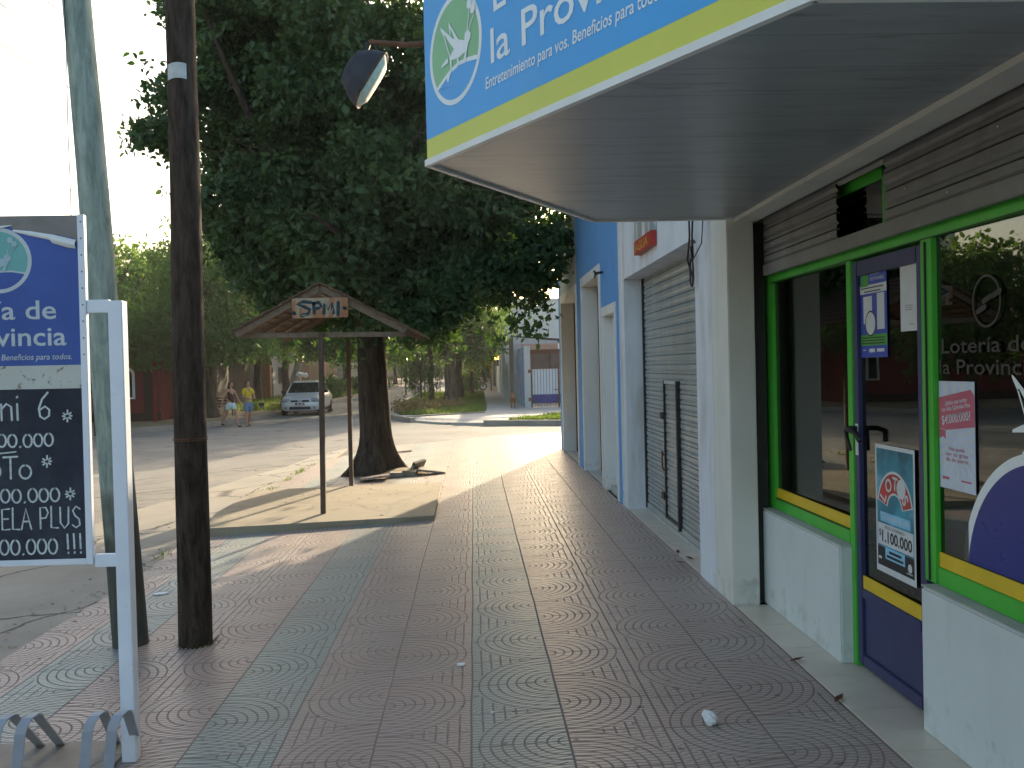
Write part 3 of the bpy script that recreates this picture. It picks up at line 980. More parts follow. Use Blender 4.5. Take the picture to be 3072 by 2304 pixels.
def pane(y0, y1, z0, z1, t=0.007, d=0.0145):
    """glass set about a degree out of parallel with the street"""
    ym = (y0 + y1) / 2
    xa, xb = 1.849 - d * (y0 - ym), 1.849 - d * (y1 - ym)
    return MB().prism([(xa, y0, z0), (xb, y1, z0), (xb, y1, z1), (xa, y0, z1)], (t, 0, 0))


# green frame
gf = MB()
X0, X1 = 1.82, 1.885
gf.box(X0, X1, 2.24, 5.93, 2.012, 2.07)         # head
gf.box(X0, X1, 5.70, 5.93, 0.638, 2.012)        # outer jamb
gf.box(X0, X1, 4.495, 4.556, 0.058, 2.012)      # mullion by the door
gf.box(X0 - 0.005, X1, 3.68, 3.777, 0.638, 2.012)
gf.box(X0, X1, 4.557, 5.699, 0.638, 0.705)      # bottom rails
gf.box(X0, X1, 2.24, 3.679, 0.638, 0.708)
gf.box(X0 + 0.02, X1, 4.10, 4.18, 2.071, 2.60)  # frame seen through the hole in the shutter
gf.box(X0 + 0.02, X1, 2.24, 5.93, 2.345, 2.40)
gf.build("window_frame", M['green'], shop, bevel=0.004)
gf = MB()
gf.box(X0 - 0.012, X0 - 0.006, 3.727, 3.734, 0.645, 2.0)
gf.box(X0 - 0.004, X0 - 0.0005, 2.24, 5.69, 2.0125, 2.016)
gf.box(X0 - 0.004, X0 - 0.0005, 4.56, 5.69, 0.7055, 0.709)
gf.build("frame_seam", M['grey_vinyl'], shop)
sl_ = pane(4.557, 5.699, 0.706, 2.011).build("shop_window", M['glass'], shop)
MB().box(1.830, 1.8365, 4.559, 5.697, 0.7095, 0.768).build("vinyl_strip", M['yellow'], sl_)
sr_ = pane(2.24, 3.679, 0.709, 2.011, 0.007, 0.02).build("shop_window", M['glass'], shop)
MB().box(1.826, 1.8335, 2.24, 3.677, 0.710, 0.768).build("vinyl_strip", M['yellow'], sr_)
MB().box(1.852, 1.858, 2.24, 5.93, 2.071, 2.344).build("transom_glass", M['glass'], shop)
# door
db = MB()
db.box(1.826, 1.872, 4.44, 4.494, 0.075, 2.0)
db.box(1.826, 1.872, 3.779, 3.838, 0.075, 2.0)
db.box(1.826, 1.872, 3.8381, 4.4399, 1.93, 2.0)
db.box(1.826, 1.872, 3.8381, 4.4399, 0.40, 0.447)
db.box(1.826, 1.872, 3.8381, 4.4399, 0.075, 0.13)
db.box(1.838, 1.862, 3.8381, 4.4399, 0.1301, 0.3999)
door = db.build("door", M['door_blue'], shop, bevel=0.004)
pane(3.8381, 4.4399, 0.4471, 1.9299).build("door_glass", M['glass'], door)
MB().box(1.832, 1.8395, 3.839, 4.438, 0.4475, 0.508).build("vinyl_strip", M['yellow'], door)
hd = MB()
hd.tube([(1.825, 4.465, 1.208), (1.775, 4.465, 1.208), (1.768, 4.44, 1.208), (1.772, 4.36, 1.198), (1.785, 4.335, 1.157)], 0.013, 8)
hd.tube([(1.825, 4.485, 1.203), (1.79, 4.52, 1.198), (1.80, 4.485, 1.10)], 0.010, 8)
hd.build("handle", M['black_iron'], door)
MB().box(1.8235, 1.826, 4.452, 4.482, 1.08, 1.23).build("lock_plate", M['trim'], door)

# writing and stickers on the glass
GLX = 1.8445
FG = Flat((1.8345, 3.68, 0), (0, -1, 0), (0, 0, 1))
FS = Flat((1.8395, 3.68, 0), (0, -1, 0), (0, 0, 1))        # u runs towards the camera from the mullion
lt = thing("window_lettering", "dark grey lettering stuck high on the shop window above the pink ribbon poster", "lettering", (GLX - 0.012, 3.35, 1.5))
text("lettering_line", "Lotería de", FG.p(0.033, 1.553), (0, -1, 0), (0, 0, 1), 0.056, M['grey_vinyl'], lt, width=0.60, bold=0.006)
text("lettering_line", "la Provincia", FG.p(0.014, 1.473), (0, -1, 0), (0, 0, 1), 0.056, M['grey_vinyl'], lt, width=0.655, bold=0.006)
mb = MB(); FG.disc(mb, 0.36, 1.735, 0.095, 0.0012, 36, ri=0.086)
for q_ in ((0.30, 1.70), (0.34, 1.735), (0.40, 1.75)): FG.stroke(mb, [q_, (q_[0] + 0.05, q_[1] + 0.015)], 0.02, 0.0012)
mb.build("faded_logo", M['grey_vinyl'], lt)
st = thing("window_sticker", "big navy blue hill sticker with white outline and white cricket on the shop window", "sticker", (GLX - 0.012, 3.01, 1.0))
CU, CV, RR = 3.68 - 3.005, 0.703, 0.515


def cap_pts(r, zmin):
    a = math.asin((zmin - CV) / r)
    return [(CU + r * math.cos(t), CV + r * math.sin(t)) for t in np.linspace(a, math.pi - a, 40)]


mb = MB(); FS.poly(mb, cap_pts(RR, 0.769), 0.0008); mb.build("outline", M['white_vinyl'], st)
mb = MB(); FS.poly(mb, cap_pts(RR - 0.038, 0.769), 0.0016); mb.build("hill", M['navy_vinyl'], st)
mb = MB(); hopper(FS, mb, 3.68 - 3.035, 1.331, 0.265, 0.0024); mb.build("cricket", M['white_vinyl'], st)


def poster(name, label, y_left, y_right, z0, z1, m, cat="poster", tilt=0.0, d=0.001):
    """a printed sheet stuck on the glass; returns (thing, Flat with u to the right, width, height)"""
    t = thing(name, label, cat, (GLX - d, (y_left + y_right) / 2, (z0 + z1) / 2))
    fl = Flat((GLX - d, y_left, z0), (0, -1, 0), (0, 0, 1))
    mb = MB(); fl.slab(mb, 0, y_left - y_right, 0, z1 - z0, 0, 0.0012)
    mb.build("sheet", m, t)
    return t, fl, y_left - y_right, z1 - z0


P_blue = mat("poster_blue", (0.035, 0.07, 0.40), 0.5, 0.05, 6)
P_white = mat("poster_white", (0.62, 0.64, 0.64), 0.5, 0.05, 12)
P_green = mat("poster_green", (0.06, 0.33, 0.04), 0.5, 0.05, 12)
P_teal = mat("poster_sea", (0.05, 0.24, 0.32), 0.5, 0.6, 5, dirt=((0.45, 0.55, 0.60), 6, 0.55, 0.75, 0.6))
P_pink = mat("poster_pale", (0.55, 0.62, 0.75), 0.5, 0.10, 9)
P_red = mat("poster_red", (0.48, 0.055, 0.045), 0.5, 0.3, 9)
P_rose = mat("poster_rose", (0.52, 0.115, 0.17), 0.5, 0.08, 9)
P_dark = mat("poster_dark", (0.02, 0.02, 0.022), 0.5, 0.1, 9)
P_sky = mat("poster_sky", (0.25, 0.55, 0.75), 0.5, 0.1, 9)

t, fl, W, H = poster("tall_poster", "tall narrow blue poster with white tickets and green band on the blue door", 4.452, 4.153, 1.545, 1.968, P_blue)
mb = MB(); fl.rect(mb, 0, W, H * 0.70, H * 0.795, 0.0016); fl.rect(mb, W * .16, W * .48, H * 0.37, H * 0.67, 0.0018); fl.rect(mb, W * .66, W * .92, H * 0.30, H * 0.69, 0.0018); mb.build("white_print", P_white, t)
mb = MB(); fl.rect(mb, 0, W, H * 0.13, H * 0.25, 0.0016); mb.build("green_band", P_green, t)
mb = MB(); fl.poly(mb, [(W * .08, H * .78), (W * .36, H * .78), (W * .36, H * .90), (W * .22, H * .945), (W * .08, H * .90)], 0.0018); mb.build("green_badge", P_green, t)
mb = MB(); fl.disc(mb, W * .42, H * .37, W * .2, 0.002, 24); mb.build("dark_ring", P_dark, t)
mb = MB(); fl.disc(mb, W * .42, H * .37, W * .175, 0.0024, 24); mb.build("white_lens", P_white, t)
text("lettering", "JUEGO", fl.p(W * .42, H * .895), (0, -1, 0), (0, 0, 1), 0.016, P_white, t, width=W * .34, depth=0.002)
text("lettering", "RESPONSABLE", fl.p(W * .42, H * .835), (0, -1, 0), (0, 0, 1), 0.016, P_white, t, width=W * .50, depth=0.002)
mb = MB()
for k, (a, b, v) in enumerate(((.08, .9, .775), (.2, .8, .735))):
    fl.rect(mb, W * a, W * b, H * (v - .02), H * (v - .008), 0.0026)
for v in (.22, .19, .16): fl.rect(mb, W * .08, W * .92, H * (v - .012), H * v, 0.0026)
mb.build("small_print", P_dark, t)
mb = MB(); fl.rect(mb, W * .12, W * .22, H * .075, H * .085, .002); fl.rect(mb, W * .36, W * .56, H * .055, H * .095, .002); fl.rect(mb, W * .64, W * .9, H * .06, H * .095, .002); mb.build("footer_logo", P_white, t)

t, fl, W, H = poster("paper_notice", "white paper notice with grey print, high on the door glass beside the tall blue poster", 4.018, 3.842, 1.652, 1.957, P_white, "notice")
mb = MB()
for v in np.linspace(.30, .36, 3): fl.rect(mb, W * .25, W * random.uniform(.6, .75), H * v - .003, H * v, .002)
fl.rect(mb, W * .45, W * .7, H * .09, H * .10, .002)
mb.build("small_print", mat("grey_print", (0.2, 0.2, 0.2), 0.6), t)

t, fl, W, H = poster("draw_poster", "white bordered sea blue lottery poster with red arch reading LOTO on the door", 4.302, 3.912, 0.568, 1.149, P_white)
mb = MB(); fl.rect(mb, .014, W - .014, H * .20, H - .018, .0016); mb.build("sea_print", P_teal, t)
mb = MB(); fl.rect(mb, .014, W - .014, H * .05, H * .2, .0016); mb.build("dark_print", P_dark, t)
mb = MB(); fl.disc(mb, W * .5, H * .50, W * .46, .0020, 30, rad(12), rad(168), W * .19)
mb.build("arch_outline", P_white, t)
mb = MB(); fl.disc(mb, W * .5, H * .50, W * .43, .0024, 30, rad(14), rad(166), W * .215)
mb.build("red_arch", P_red, t)
for ch, an in (("L", 152), ("O", 117), ("T", 86), ("S", 32)):
    c_, s_ = math.cos(rad(an)), math.sin(rad(an))
    R_ = Vector((0, -s_, -c_)); U_ = Vector((0, -c_, s_))
    text("lettering", ch, fl.p(W * .5 + W * .25 * c_, H * .50 + W * .25 * s_), R_, U_, W * .15, P_white, t, bold=0.02, depth=0.0032, align='CENTER')
mb = MB(); fl.disc(mb, W * .5 + W * .33 * math.cos(rad(58)), H * .50 + W * .33 * math.sin(rad(58)), W * .11, .0034, 20); mb.build("white_ball", P_white, t)
mb = MB(); fl.rect(mb, W * .12, W * .88, H * .40, H * .475, .0018); mb.build("slogan_band", P_sky, t)
text("lettering", "Te cambia la vida", fl.p(W * .15, H * .425), (0, -1, 0), (0, 0, 1), 0.022, P_white, t, width=W * .7, depth=0.0024, bold=0.01)
mb = MB(); fl.rect(mb, W * .05, W * .95, H * .215, H * .385, .0020); mb.build("prize_panel", P_white, t)
text("lettering", "POZO ESTIMADO", fl.p(W * .24, H * .347), (0, -1, 0), (0, 0, 1), 0.014, P_dark, t, width=W * .5, depth=0.0026)
text("lettering", "$", fl.p(W * .08, H * .285), (0, -1, 0), (0, 0, 1), 0.03, P_dark, t, width=W * .06, depth=0.0026)
text("lettering", "1.100.000", fl.p(W * .16, H * .245), (0, -1, 0), (0, 0, 1), 0.05, P_dark, t, width=W * .76, depth=0.0026, bold=0.025)
mb = MB(); fl.rect(mb, W * .24, W * .74, H * .115, H * .205, .0022); mb.build("date_panel", P_sky, t)
mb = MB(); fl.rect(mb, W * .34, W * .66, H * .165, H * .185, .0028); fl.rect(mb, W * .28, W * .70, H * .13, H * .15, .0028); mb.build("small_print", P_dark, t)
mb = MB(); fl.disc(mb, W * .86, H * .12, W * .05, .0022, 16); fl.rect(mb, W * .06, W * .14, H * .10, H * .12, .0022); fl.rect(mb, W * .78, W * .92, H * .075, H * .082, .0022); mb.build("footer_logo", P_white, t)

t, fl, W, H = poster("prize_poster", "pale blue poster with slanted pink ribbon on the shop window beside the door", 3.674, 3.408, 1.028, 1.445, P_pink, d=0.0105)
mb = MB()
for k in range(20):
    a = rad(18 * k); b = rad(18 * k + 8)
    def ray_(an):
        c_, s_ = math.cos(an), math.sin(an)
        q = min((W * .5 - .002) / max(1e-6, abs(c_)), ((H * .55 - .002) if s_ > 0 else (H * .45 - .002)) / max(1e-6, abs(s_)))
        return (W * .5 + q * c_, H * .45 + q * s_)
    fl.poly(mb, [(W * .5 + .01 * math.cos(a), H * .45 + .01 * math.sin(a)), ray_(a), ray_(b)], .0016)
mb.build("sun_rays", P_white, t)
mb = MB()
fl.poly(mb, [(0, H * .56), (0, H * .845), (W * .91, H * .93), (W, H * .88), (W, H * .60), (W * .2, H * .545)], .0022)
fl.poly(mb, [(0.002, H * .46), (0.002, H * .555), (W * .19, H * .54), (W * .19, H * .46), (W * .10, H * .485)], .0019)
mb.build("pink_ribbon", P_rose, t)
Ru = Vector((0, -1, 0.13)); Uu = Vector((0, 0.13, 1))
for s_, v, wd, cp in (("¿Sabías que todos", .785, .62, .016), ("los días Quiniela Plus", .725, .80, .016), ("pone en juego", .675, .5, .014), ("$4.000.000?", .605, .82, .034)):
    text("lettering", s_, fl.p(W * (.5 - wd / 2), H * (v - .012)), Ru, Uu, cp, P_white, t, width=W * wd, depth=0.0026, bold=0.012)
for s_, v, wd in (("Hoy puede", .36, .45), ("ser tu gran", .31, .62), ("día de suerte", .26, .62)):
    text("lettering", s_, fl.p(W * (.5 - wd / 2), H * v), (0, -1, 0), (0, 0, 1), 0.016, P_rose, t, width=W * wd, depth=0.0026)
mb = MB(); fl.rect(mb, W * .08, W * .28, H * .085, H * .11, .0022); fl.rect(mb, W * .62, W * .9, H * .09, H * .105, .0022); mb.build("footer_logo", P_rose, t)

# ================================================================== CANOPY WITH SIGN
ZC, ZT = 2.397, 3.95
cA, cB, cC, cD, cE = (1.599, 5.69), (0.75, 5.69), (-0.167, 4.05), (0.84, 2.26), (1.599, 2.26)
can = thing("shop_canopy", "pointed shop canopy with big blue and lime lottery sign above the pavement", "canopy sign", (0.9, 4.0, ZC))
MB().prism([(*p, ZC + 0.012) for p in (cA, cB, cC, cD, cE)], (0, 0, 0.03)).build("soffit", M['soffit'], can)


def inset(p, q, d):
    v = Vector((q[0] - p[0], q[1] - p[1])).normalized()
    return v


tr = MB()
for a, b in ((cC, cD), (cC, cB), (cB, cA), (cD, cE)):
    va = Vector((a[0], a[1])); vb = Vector((b[0], b[1])); t_ = (vb - va).normalized()
    n_ = Vector((t_.y, -t_.x))
    mid = (va + vb) / 2
    if (mid - Vector((1.2, 4.0))).dot(n_) < 0: n_ = -n_
    L_ = (vb - va).length
    c2 = mid + n_ * 0.004
    tr.obox((c2.x, c2.y, ZC + 0.013), (t_.x, t_.y, 0), (n_.x, n_.y, 0), (0, 0, 1), L_ / 2 + 0.004, 0.012, 0.013)
tr.build("trim", M['trim'], can)
body_ = MB().prism([(p[0], p[1], ZC + 0.05) for p in (cA, cB, cC, cD, cE)], (0, 0, ZT - ZC - 0.05))
body_.build("sign_box", M['trim'], can)


def sign_face(a, b, full):
    ud = Vector((b[0] - a[0], b[1] - a[1], 0)).normalized()
    f = Flat((a[0], a[1], ZC), ud, (0, 0, 1))
    L_ = math.hypot(b[0] - a[0], b[1] - a[1])
    mb = MB(); f.slab(mb, 0.001, L_ - 0.001, 0.11, ZT - ZC, 0.001, 0.006)
    pn = mb.build("sign_panel", M['sign_blue'], can)
    mb = MB(); f.slab(mb, 0.001, L_ - 0.001, 0.022, 0.1095, 0.001, 0.006)
    mb.build("lower_band", M['lime'], can)
    cu, cv, r = 0.267, 0.416, 0.2175
    if not full: cu = L_ - 0.3
    mb = MB(); f.disc(mb, cu, cv, r, 0.0068, 48, ri=r * 0.90); mb.build("logo_ring", M['sign_white'], pn)
    mb = MB(); f.disc(mb, cu, cv, r * .91, 0.0064, 48); mb.build("logo_field", M['sign_green'], pn)
    hill = [(-0.72, -0.57), (-0.4, -0.44), (-0.16, -0.36), (0.15, -0.31), (0.47, -0.325), (0.82, -0.38)]
    ar = [(.905 * math.cos(t), .905 * math.sin(t)) for t in np.linspace(rad(-25), rad(-142), 20)]
    mb = MB(); f.poly(mb, [(cu + p * r, cv + q * r) for p, q in hill + ar], 0.0072); mb.build("logo_hill", M['sign_blue'], pn)
    mb = MB(); f.stroke(mb, [(cu + p * r, cv + q * r) for p, q in hill], 0.075 * r, 0.0078); mb.build("logo_line", M['sign_white'], pn)
    mb = MB(); hopper(f, mb, cu, cv, r, 0.0086); mb.build("logo_cricket", M['sign_white'], pn)
    if full:
        for s_, u, v, cp, wd, bo, shr in (("Lotería de", 0.575, 0.462, 0.128, 0.86, 0.008, 0), ("la Provincia", 0.548, 0.279, 0.128, 1.06, 0.008, 0)):
            text("lettering", s_, f.p(u, v), ud, (0, 0, 1), cp, M['sign_white'], pn, width=wd, bold=bo, shear=shr, depth=0.0075)
        text("lettering", "Entretenimiento para vos. Beneficios para todos.", f.p(0.503, 0.193), ud, (0, 0, 1), 0.044, M['sign_white'], pn, width=1.03, bold=0.012, shear=0.12, depth=0.0075)


sign_face(cC, cD, True)
sign_face(cB, cC, False)
for a, b in ((cA, cB), (cD, cE)):
    ud = Vector((b[0] - a[0], b[1] - a[1], 0)).normalized()
    f = Flat((a[0], a[1], ZC), ud, (0, 0, 1))
    L_ = math.hypot(b[0] - a[0], b[1] - a[1])
    mb = MB(); f.slab(mb, 0.001, L_ - 0.001, 0.11, ZT - ZC, 0.001, 0.006); mb.build("sign_panel", M['sign_blue'], can)
    mb = MB(); f.slab(mb, 0.001, L_ - 0.001, 0.022, 0.1095, 0.001, 0.006); mb.build("lower_band", M['lime'], can)

# floodlight on an arm from the canopy
fb = thing("floodlight", "dirty floodlight hanging on a thin iron arm beside the canopy sign", "lamp", (-0.55, 5.0, 3.15))
arm = MB()
arm.tube([(0.24, 4.85, 3.215), (-0.30, 4.98, 3.225), (-0.50, 5.02, 3.255)], 0.014, 8)
arm.build("arm", M['rust'], fb)
br = MB()
br.tube([(-0.50, 5.02, 3.255), (-0.52, 5.02, 3.20)], 0.012, 6)
br.tube([(-0.47, 5.0, 3.235), (-0.445, 5.0, 3.16)], 0.009, 6)
br.build("bracket", M['black_iron'], fb)
# housing: a tapered shell, glass towards the right and down
hc = Vector((-0.525, 5.0, 3.07))
ax = Vector((0.84, 0.05, -0.54)).normalized()          # where the lamp looks
ay = Vector((-0.42, 0.0, -0.90)); ay = (ay - ax * ay.dot(ax)).normalized()
az = ax.cross(ay)
def hp(u, v, w): return hc + ax * u + ay * v + az * w
prof = [(-0.10, 0.045, 0.05), (-0.085, 0.09, 0.085), (-0.02, 0.135, 0.11), (0.035, 0.155, 0.118)]
vs, fs = [], []
for u, a, b in prof:
    for k in range(20):
        t_ = 2 * math.pi * k / 20
        ca, sa = math.cos(t_), math.sin(t_)
        e = 0.55
        vs.append(hp(u, a * math.copysign(abs(ca) ** e, ca), b * math.copysign(abs(sa) ** e, sa)))
for i in range(len(prof) - 1):
    for k in range(20):
        fs.append((i * 20 + k, i * 20 + (k + 1) % 20, (i + 1) * 20 + (k + 1) % 20, (i + 1) * 20 + k))
fs.append(tuple(range(19, -1, -1)))
MB().add(vs, fs, True).build("housing", mat("dull_lamp_housing", (0.06, 0.06, 0.07), 0.8, 0.2, 15, spec=0.15), fb)
gl = []
for k in range(20):
    t_ = 2 * math.pi * k / 20
    ca, sa = math.cos(t_), math.sin(t_)
    gl.append((0.150 * math.copysign(abs(ca) ** .55, ca), 0.110 * math.copysign(abs(sa) ** .55, sa)))
vs = [hp(0.037, a, b) for a, b in gl] + [hp(0.066, a * .72, b * .72) for a, b in gl]
MB().add(vs, [(k, (k + 1) % 20, 20 + (k + 1) % 20, 20 + k) for k in range(20)] + [tuple(range(20, 40))], True).build("glass", mat("dusty_lamp_glass", (0.80, 0.72, 0.56), 0.85, 0.25, 20, spec=0.1), fb)
rm = MB(); rm.tube([hp(0.04, a * 1.03, b * 1.03) for a, b in gl + [gl[0]]], 0.006, 6, False); rm.build("rim", M['rust'], fb)

# ================================================================== WHITE NEIGHBOUR WITH ROLLER SHUTTER
nb = thing("shuttered_shop", "stained white shopfront with closed grey roller shutter between pillar and blue house", "shop", (2.5, 8.0, 0))
w_ = MB()
OY0, OY1, OZ = 6.56, 9.655, 2.405
w_.box(WX, 1.95, 6.122, OY0, 0.0, 3.95)
w_.box(WX, 1.95, OY0, OY1, OZ, 3.95)
w_.box(WX, 1.95, OY1, 9.918, 0.0, 3.95)
w_.box(1.951, 12, 6.13, 9.918, 3.5, 3.6)
w_.box(11.8, 12, 6.13, 9.918, 0, 3.49)
w_.build("wall", M['blueish'], nb)
ds = MB()
y = OY1 - 0.002
while y > OY0 + 0.05:
    y2 = max(OY0 + 0.002, y - 0.5)
    ds.box(1.558, 1.735, y2 + 0.003, y, -0.1, 0.0545)
    y = y2
ds.build("doorstep", M['beige_tile'], nb, bevel=0.003)
MB().box(1.736, 1.80, OY0, OY1, -0.1, 0.075).build("threshold", M['ledge'], nb)
sh2 = slats(MB(), 1.765, OY0, OY1, 0.13, OZ + 0.05, 0.084, 0.013).build("roller_shutter", M['shutter'], nb)
MB().box(1.745, 1.785, OY0 + .002, OY1 - .002, 0.0755, 0.13).build("bottom_bar", M['shutter'], sh2, bevel=0.004)
MB().box(1.735, 1.80, OY1 - 0.045, OY1 - 0.001, 0.076, OZ).build("guide_rail", M['black_iron'], sh2)
wk = slats(MB(), 1.757, 8.06, 8.59, 0.15, 1.35, 0.084, 0.013)
wko = wk.build("wicket_door", M['shutter'], sh2)
fr = MB()
fr.box(1.728, 1.757, 8.59, 8.62, 0.125, 1.385)
fr.box(1.722, 1.757, 8.015, 8.065, 0.10, 1.385)
fr.box(1.731, 1.757, 8.066, 8.589, 0.125, 0.15)
fr.build("wicket_frame", M['black_iron'], sh2)
MB().box(1.733, 1.757, 8.066, 8.589, 1.355, 1.385).build("wicket_head", M['ledge'], sh2)
for z_ in (1.06, 0.32):
    MB().box(1.72, 1.748, 8.622, 8.75, z_ - 0.03, z_ + 0.03).build("hasp", M['black_iron'], sh2)
MB().tube([(1.72, 8.60, 0.70), (1.705, 8.60, 0.74), (1.705, 8.60, 0.60), (1.72, 8.60, 0.56)], 0.008, 6).build("handle", M['rust'], sh2)
# hanging water sign
aw = thing("water_sign", "small grey and red hanging sign reading AGUA on the stained white wall", "sign", (1.53, 8.26, 2.8))
MB().box(1.50, 1.552, 7.87, 8.655, 2.652, 3.25).build("upper_panel", mat("grey_sign_print", (0.36, 0.38, 0.36), 0.5, 0.3, 5, dirt=((0.75, 0.74, 0.70), 3, 0.5, 0.55, 0.8), stretch=(1, 1, 0.2)), aw)
MB().box(1.498, 1.552, 7.87, 8.655, 2.53, 2.651).build("lower_panel", mat("red_sign_print", (0.42, 0.045, 0.03), 0.5, 0.2, 6), aw)
text("lettering", "AGUA", (1.497, 8.60, 2.55), (0, -1, 0), (0, 0, 1), 0.08, mat("ochre_lettering", (0.65, 0.35, 0.06), 0.5), aw, width=0.62, bold=0.015)
# loose cables under the canopy
cb = MB()
cb.tube([(1.52, 6.55, 2.62), (1.52, 6.54, 2.42), (1.50, 6.53, 2.25), (1.53, 6.50, 2.12)], 0.007, 6)
cb.tube([(1.53, 6.46, 2.62), (1.52, 6.47, 2.40), (1.53, 6.50, 2.25)], 0.007, 6)
cb.tube([(1.52, 6.5 + 0.045 * math.cos(a), 2.16 + 0.095 * math.sin(a)) for a in np.linspace(0, 4 * math.pi, 40)], 0.006, 5, False)
cb.tube([(1.53, 6.50, 2.22), (1.51, 6.47, 2.33), (1.50, 6.33, 2.36), (1.50, 6.30, 2.34)], 0.006, 5)
cb.tube([(1.52, 6.47, 2.24), (1.50, 6.30, 2.255), (1.51, 6.16, 2.32), (1.53, 6.15, 2.62)], 0.004, 5)
solid("loose_cables", cb, M['black_iron'], "coiled black cables dangling from the canopy edge over the shutter", "cable")

# ================================================================== BLUE CORNER HOUSE
bh = thing("blue_corner_house", "bright blue corner house with white framed doorways beyond the shutter", "house", (2.5, 13.5, 0))
D1 = (10.19, 11.30, 2.22); D2 = (11.40, 13.42, 2.765); D3 = (14.02, 16.56, 2.755)
FRW = {D1: 0.11, D2: 0.13, D3: 0.14}
w_ = MB()
HB = 3.95
edges = [9.922]
for a, b, z_ in (D1, D2, D3): edges += [a, b]
edges.append(17.0)
for k in range(0, len(edges), 2):
    w_.box(WX, 1.95, edges[k], edges[k + 1], 0.0, HB)
for a, b, z_ in (D1, D2):
    w_.box(WX, 1.95, a, b, z_, HB)
w_.box(1.951, 12, 16.8, 17.0, 0.0, HB)
w_.box(1.951, 12, 9.93, 16.79, 3.5, 3.6)
w_.box(11.8, 12, 9.93, 16.79, 0.0, 3.49)
w_.build("wall", M['blue'], bh)
MB().box(WX, 1.95, D3[0] + .001, D3[1] - .001, D3[2], HB).build("faded_upper_wall", wall_mat("faded_pale_wall", (0.46, 0.52, 0.50), (0.30, 0.31, 0.27), 0.7, 0.45, 0.65), bh)
fr = MB()
for q in (D1, D2, D3):
    a, b, z_ = q; f_w = FRW[q]
    for (y0, y1, z0, z1) in ((a, a + f_w, 0.052, z_ - f_w), (b - f_w, b, 0.052, z_ - f_w), (a, b, z_ - f_w, z_)):
        fr.box(WX - 0.014, 1.95, y0 + (0.0005 if y0 == a else 0), y1 - (0.0005 if y1 == b else 0), z0, z1 - 0.0005)
fr.build("door_surround", M['frame_white'], bh, bevel=0.004)
MB().box(WX - 0.008, WX - 0.0005, 9.9185, 9.945, 0.05, HB).build("edge_stripe", M['frame_white'], bh)
pan = MB()
pan.box(1.66, 1.70, D1[0] + .111, D1[1] - .111, 0.12, D1[2] - .111)
dr1 = pan.build("white_door", mat("pale_door_paint", (0.66, 0.70, 0.74), 0.45, 0.05, 3, world_co=True), bh)
pn = MB()
for (za, zb) in ((0.25, 0.95), (1.08, 2.0)):
    pn.box(1.648, 1.6595, D1[0] + .22, D1[1] - .22, za, zb)
pn.build("door_panel", mat("pale_door_panel", (0.62, 0.66, 0.70), 0.45, 0.05, 3, world_co=True), dr1, bevel=0.006)
MB().box(1.60, 1.72, D1[0] + .111, D1[1] - .111, 0.03, 0.119).build("threshold", M['ledge'], bh)
for q in (D2, D3):
    a, b, z_ = q; f_w = FRW[q]
    a2, b2, z2 = a + f_w + .001, b - f_w - .001, z_ - f_w - .001
    MB().box(1.57, 1.76, a2, b2, -0.02, 0.058).build("threshold", M['beige_tile'], bh)
    MB().box(1.80, 1.85, a2, b2, 0.0585, 0.74).build("lower_panel", M['blue'], bh)
    j = MB()
    j.box(1.765, 1.85, b2 - 0.06, b2, 0.0585, z2 - 0.001)
    j.box(1.765, 1.85, a2, a2 + 0.06, 0.0585, z2 - 0.001)
    j.box(1.775, 1.85, (a2 + b2) / 2 - .04, (a2 + b2) / 2 + .04, 0.741, z2 - .36)
    j.build("joinery", M['brown_wood'], bh)
    slats(MB(), 1.79, a2 + .061, b2 - .061, z2 - 0.34, z2 - .002, 0.06, 0.012).build("roller_shutter", M['shutter_dark'], bh)
    c_ = MB()
    n = 40
    for i in range(n):
        ya = a2 + .062 + (b2 - a2 - .124) * i / n; yb = a2 + .062 + (b2 - a2 - .124) * (i + 1) / n
        xa = 1.825 + 0.012 * math.sin(i * 1.3); xb = 1.825 + 0.012 * math.sin((i + 1) * 1.3)
        c_.add([(xa, ya, 0.741), (xb, yb, 0.741), (xb, yb, z2 - .342), (xa, ya, z2 - .342)], [(0, 1, 2, 3)], True)
    c_.build("curtain", mat("grey_curtain", (0.42, 0.39, 0.36), 0.9, 0.1, 3), bh)
hk = MB()
hk.tube([(WX, 11.15, 2.63), (1.46, 11.15, 2.62), (1.44, 11.05, 2.63), (1.45, 10.98, 2.59)], 0.016, 6)
hk.tube([(1.46, 11.12, 2.62), (1.45, 11.12, 2.56)], 0.010, 6)
hk.build("wall_bracket", M['black_iron'], bh)


# ================================================================== SIGN STAND (left foreground)
SY = 3.97
ss = thing("sign_stand", "white steel stand with faded blue lottery panel above a chalkboard of jackpots", "sign", (-1.94, SY, -0.07))
PXR, PXL = -1.453, -2.425
for px in (PXR, PXL):
    b = MB(); b.box(px - 0.029, px + 0.029, SY - 0.03, SY + 0.03, swz(px) + 0.0, 1.85); b.build("post", M['white_paint'], ss, bevel=0.003)
for z_ in (1.83, 0.785):
    for xa, xb in ((-1.572, PXR - 0.0292), (PXL + 0.0292, -2.306)):
        MB().box(xa, xb, SY - 0.014, SY + 0.014, z_ - 0.026, z_ + 0.026).build("arm", M['white_paint'], ss, bevel=0.002)
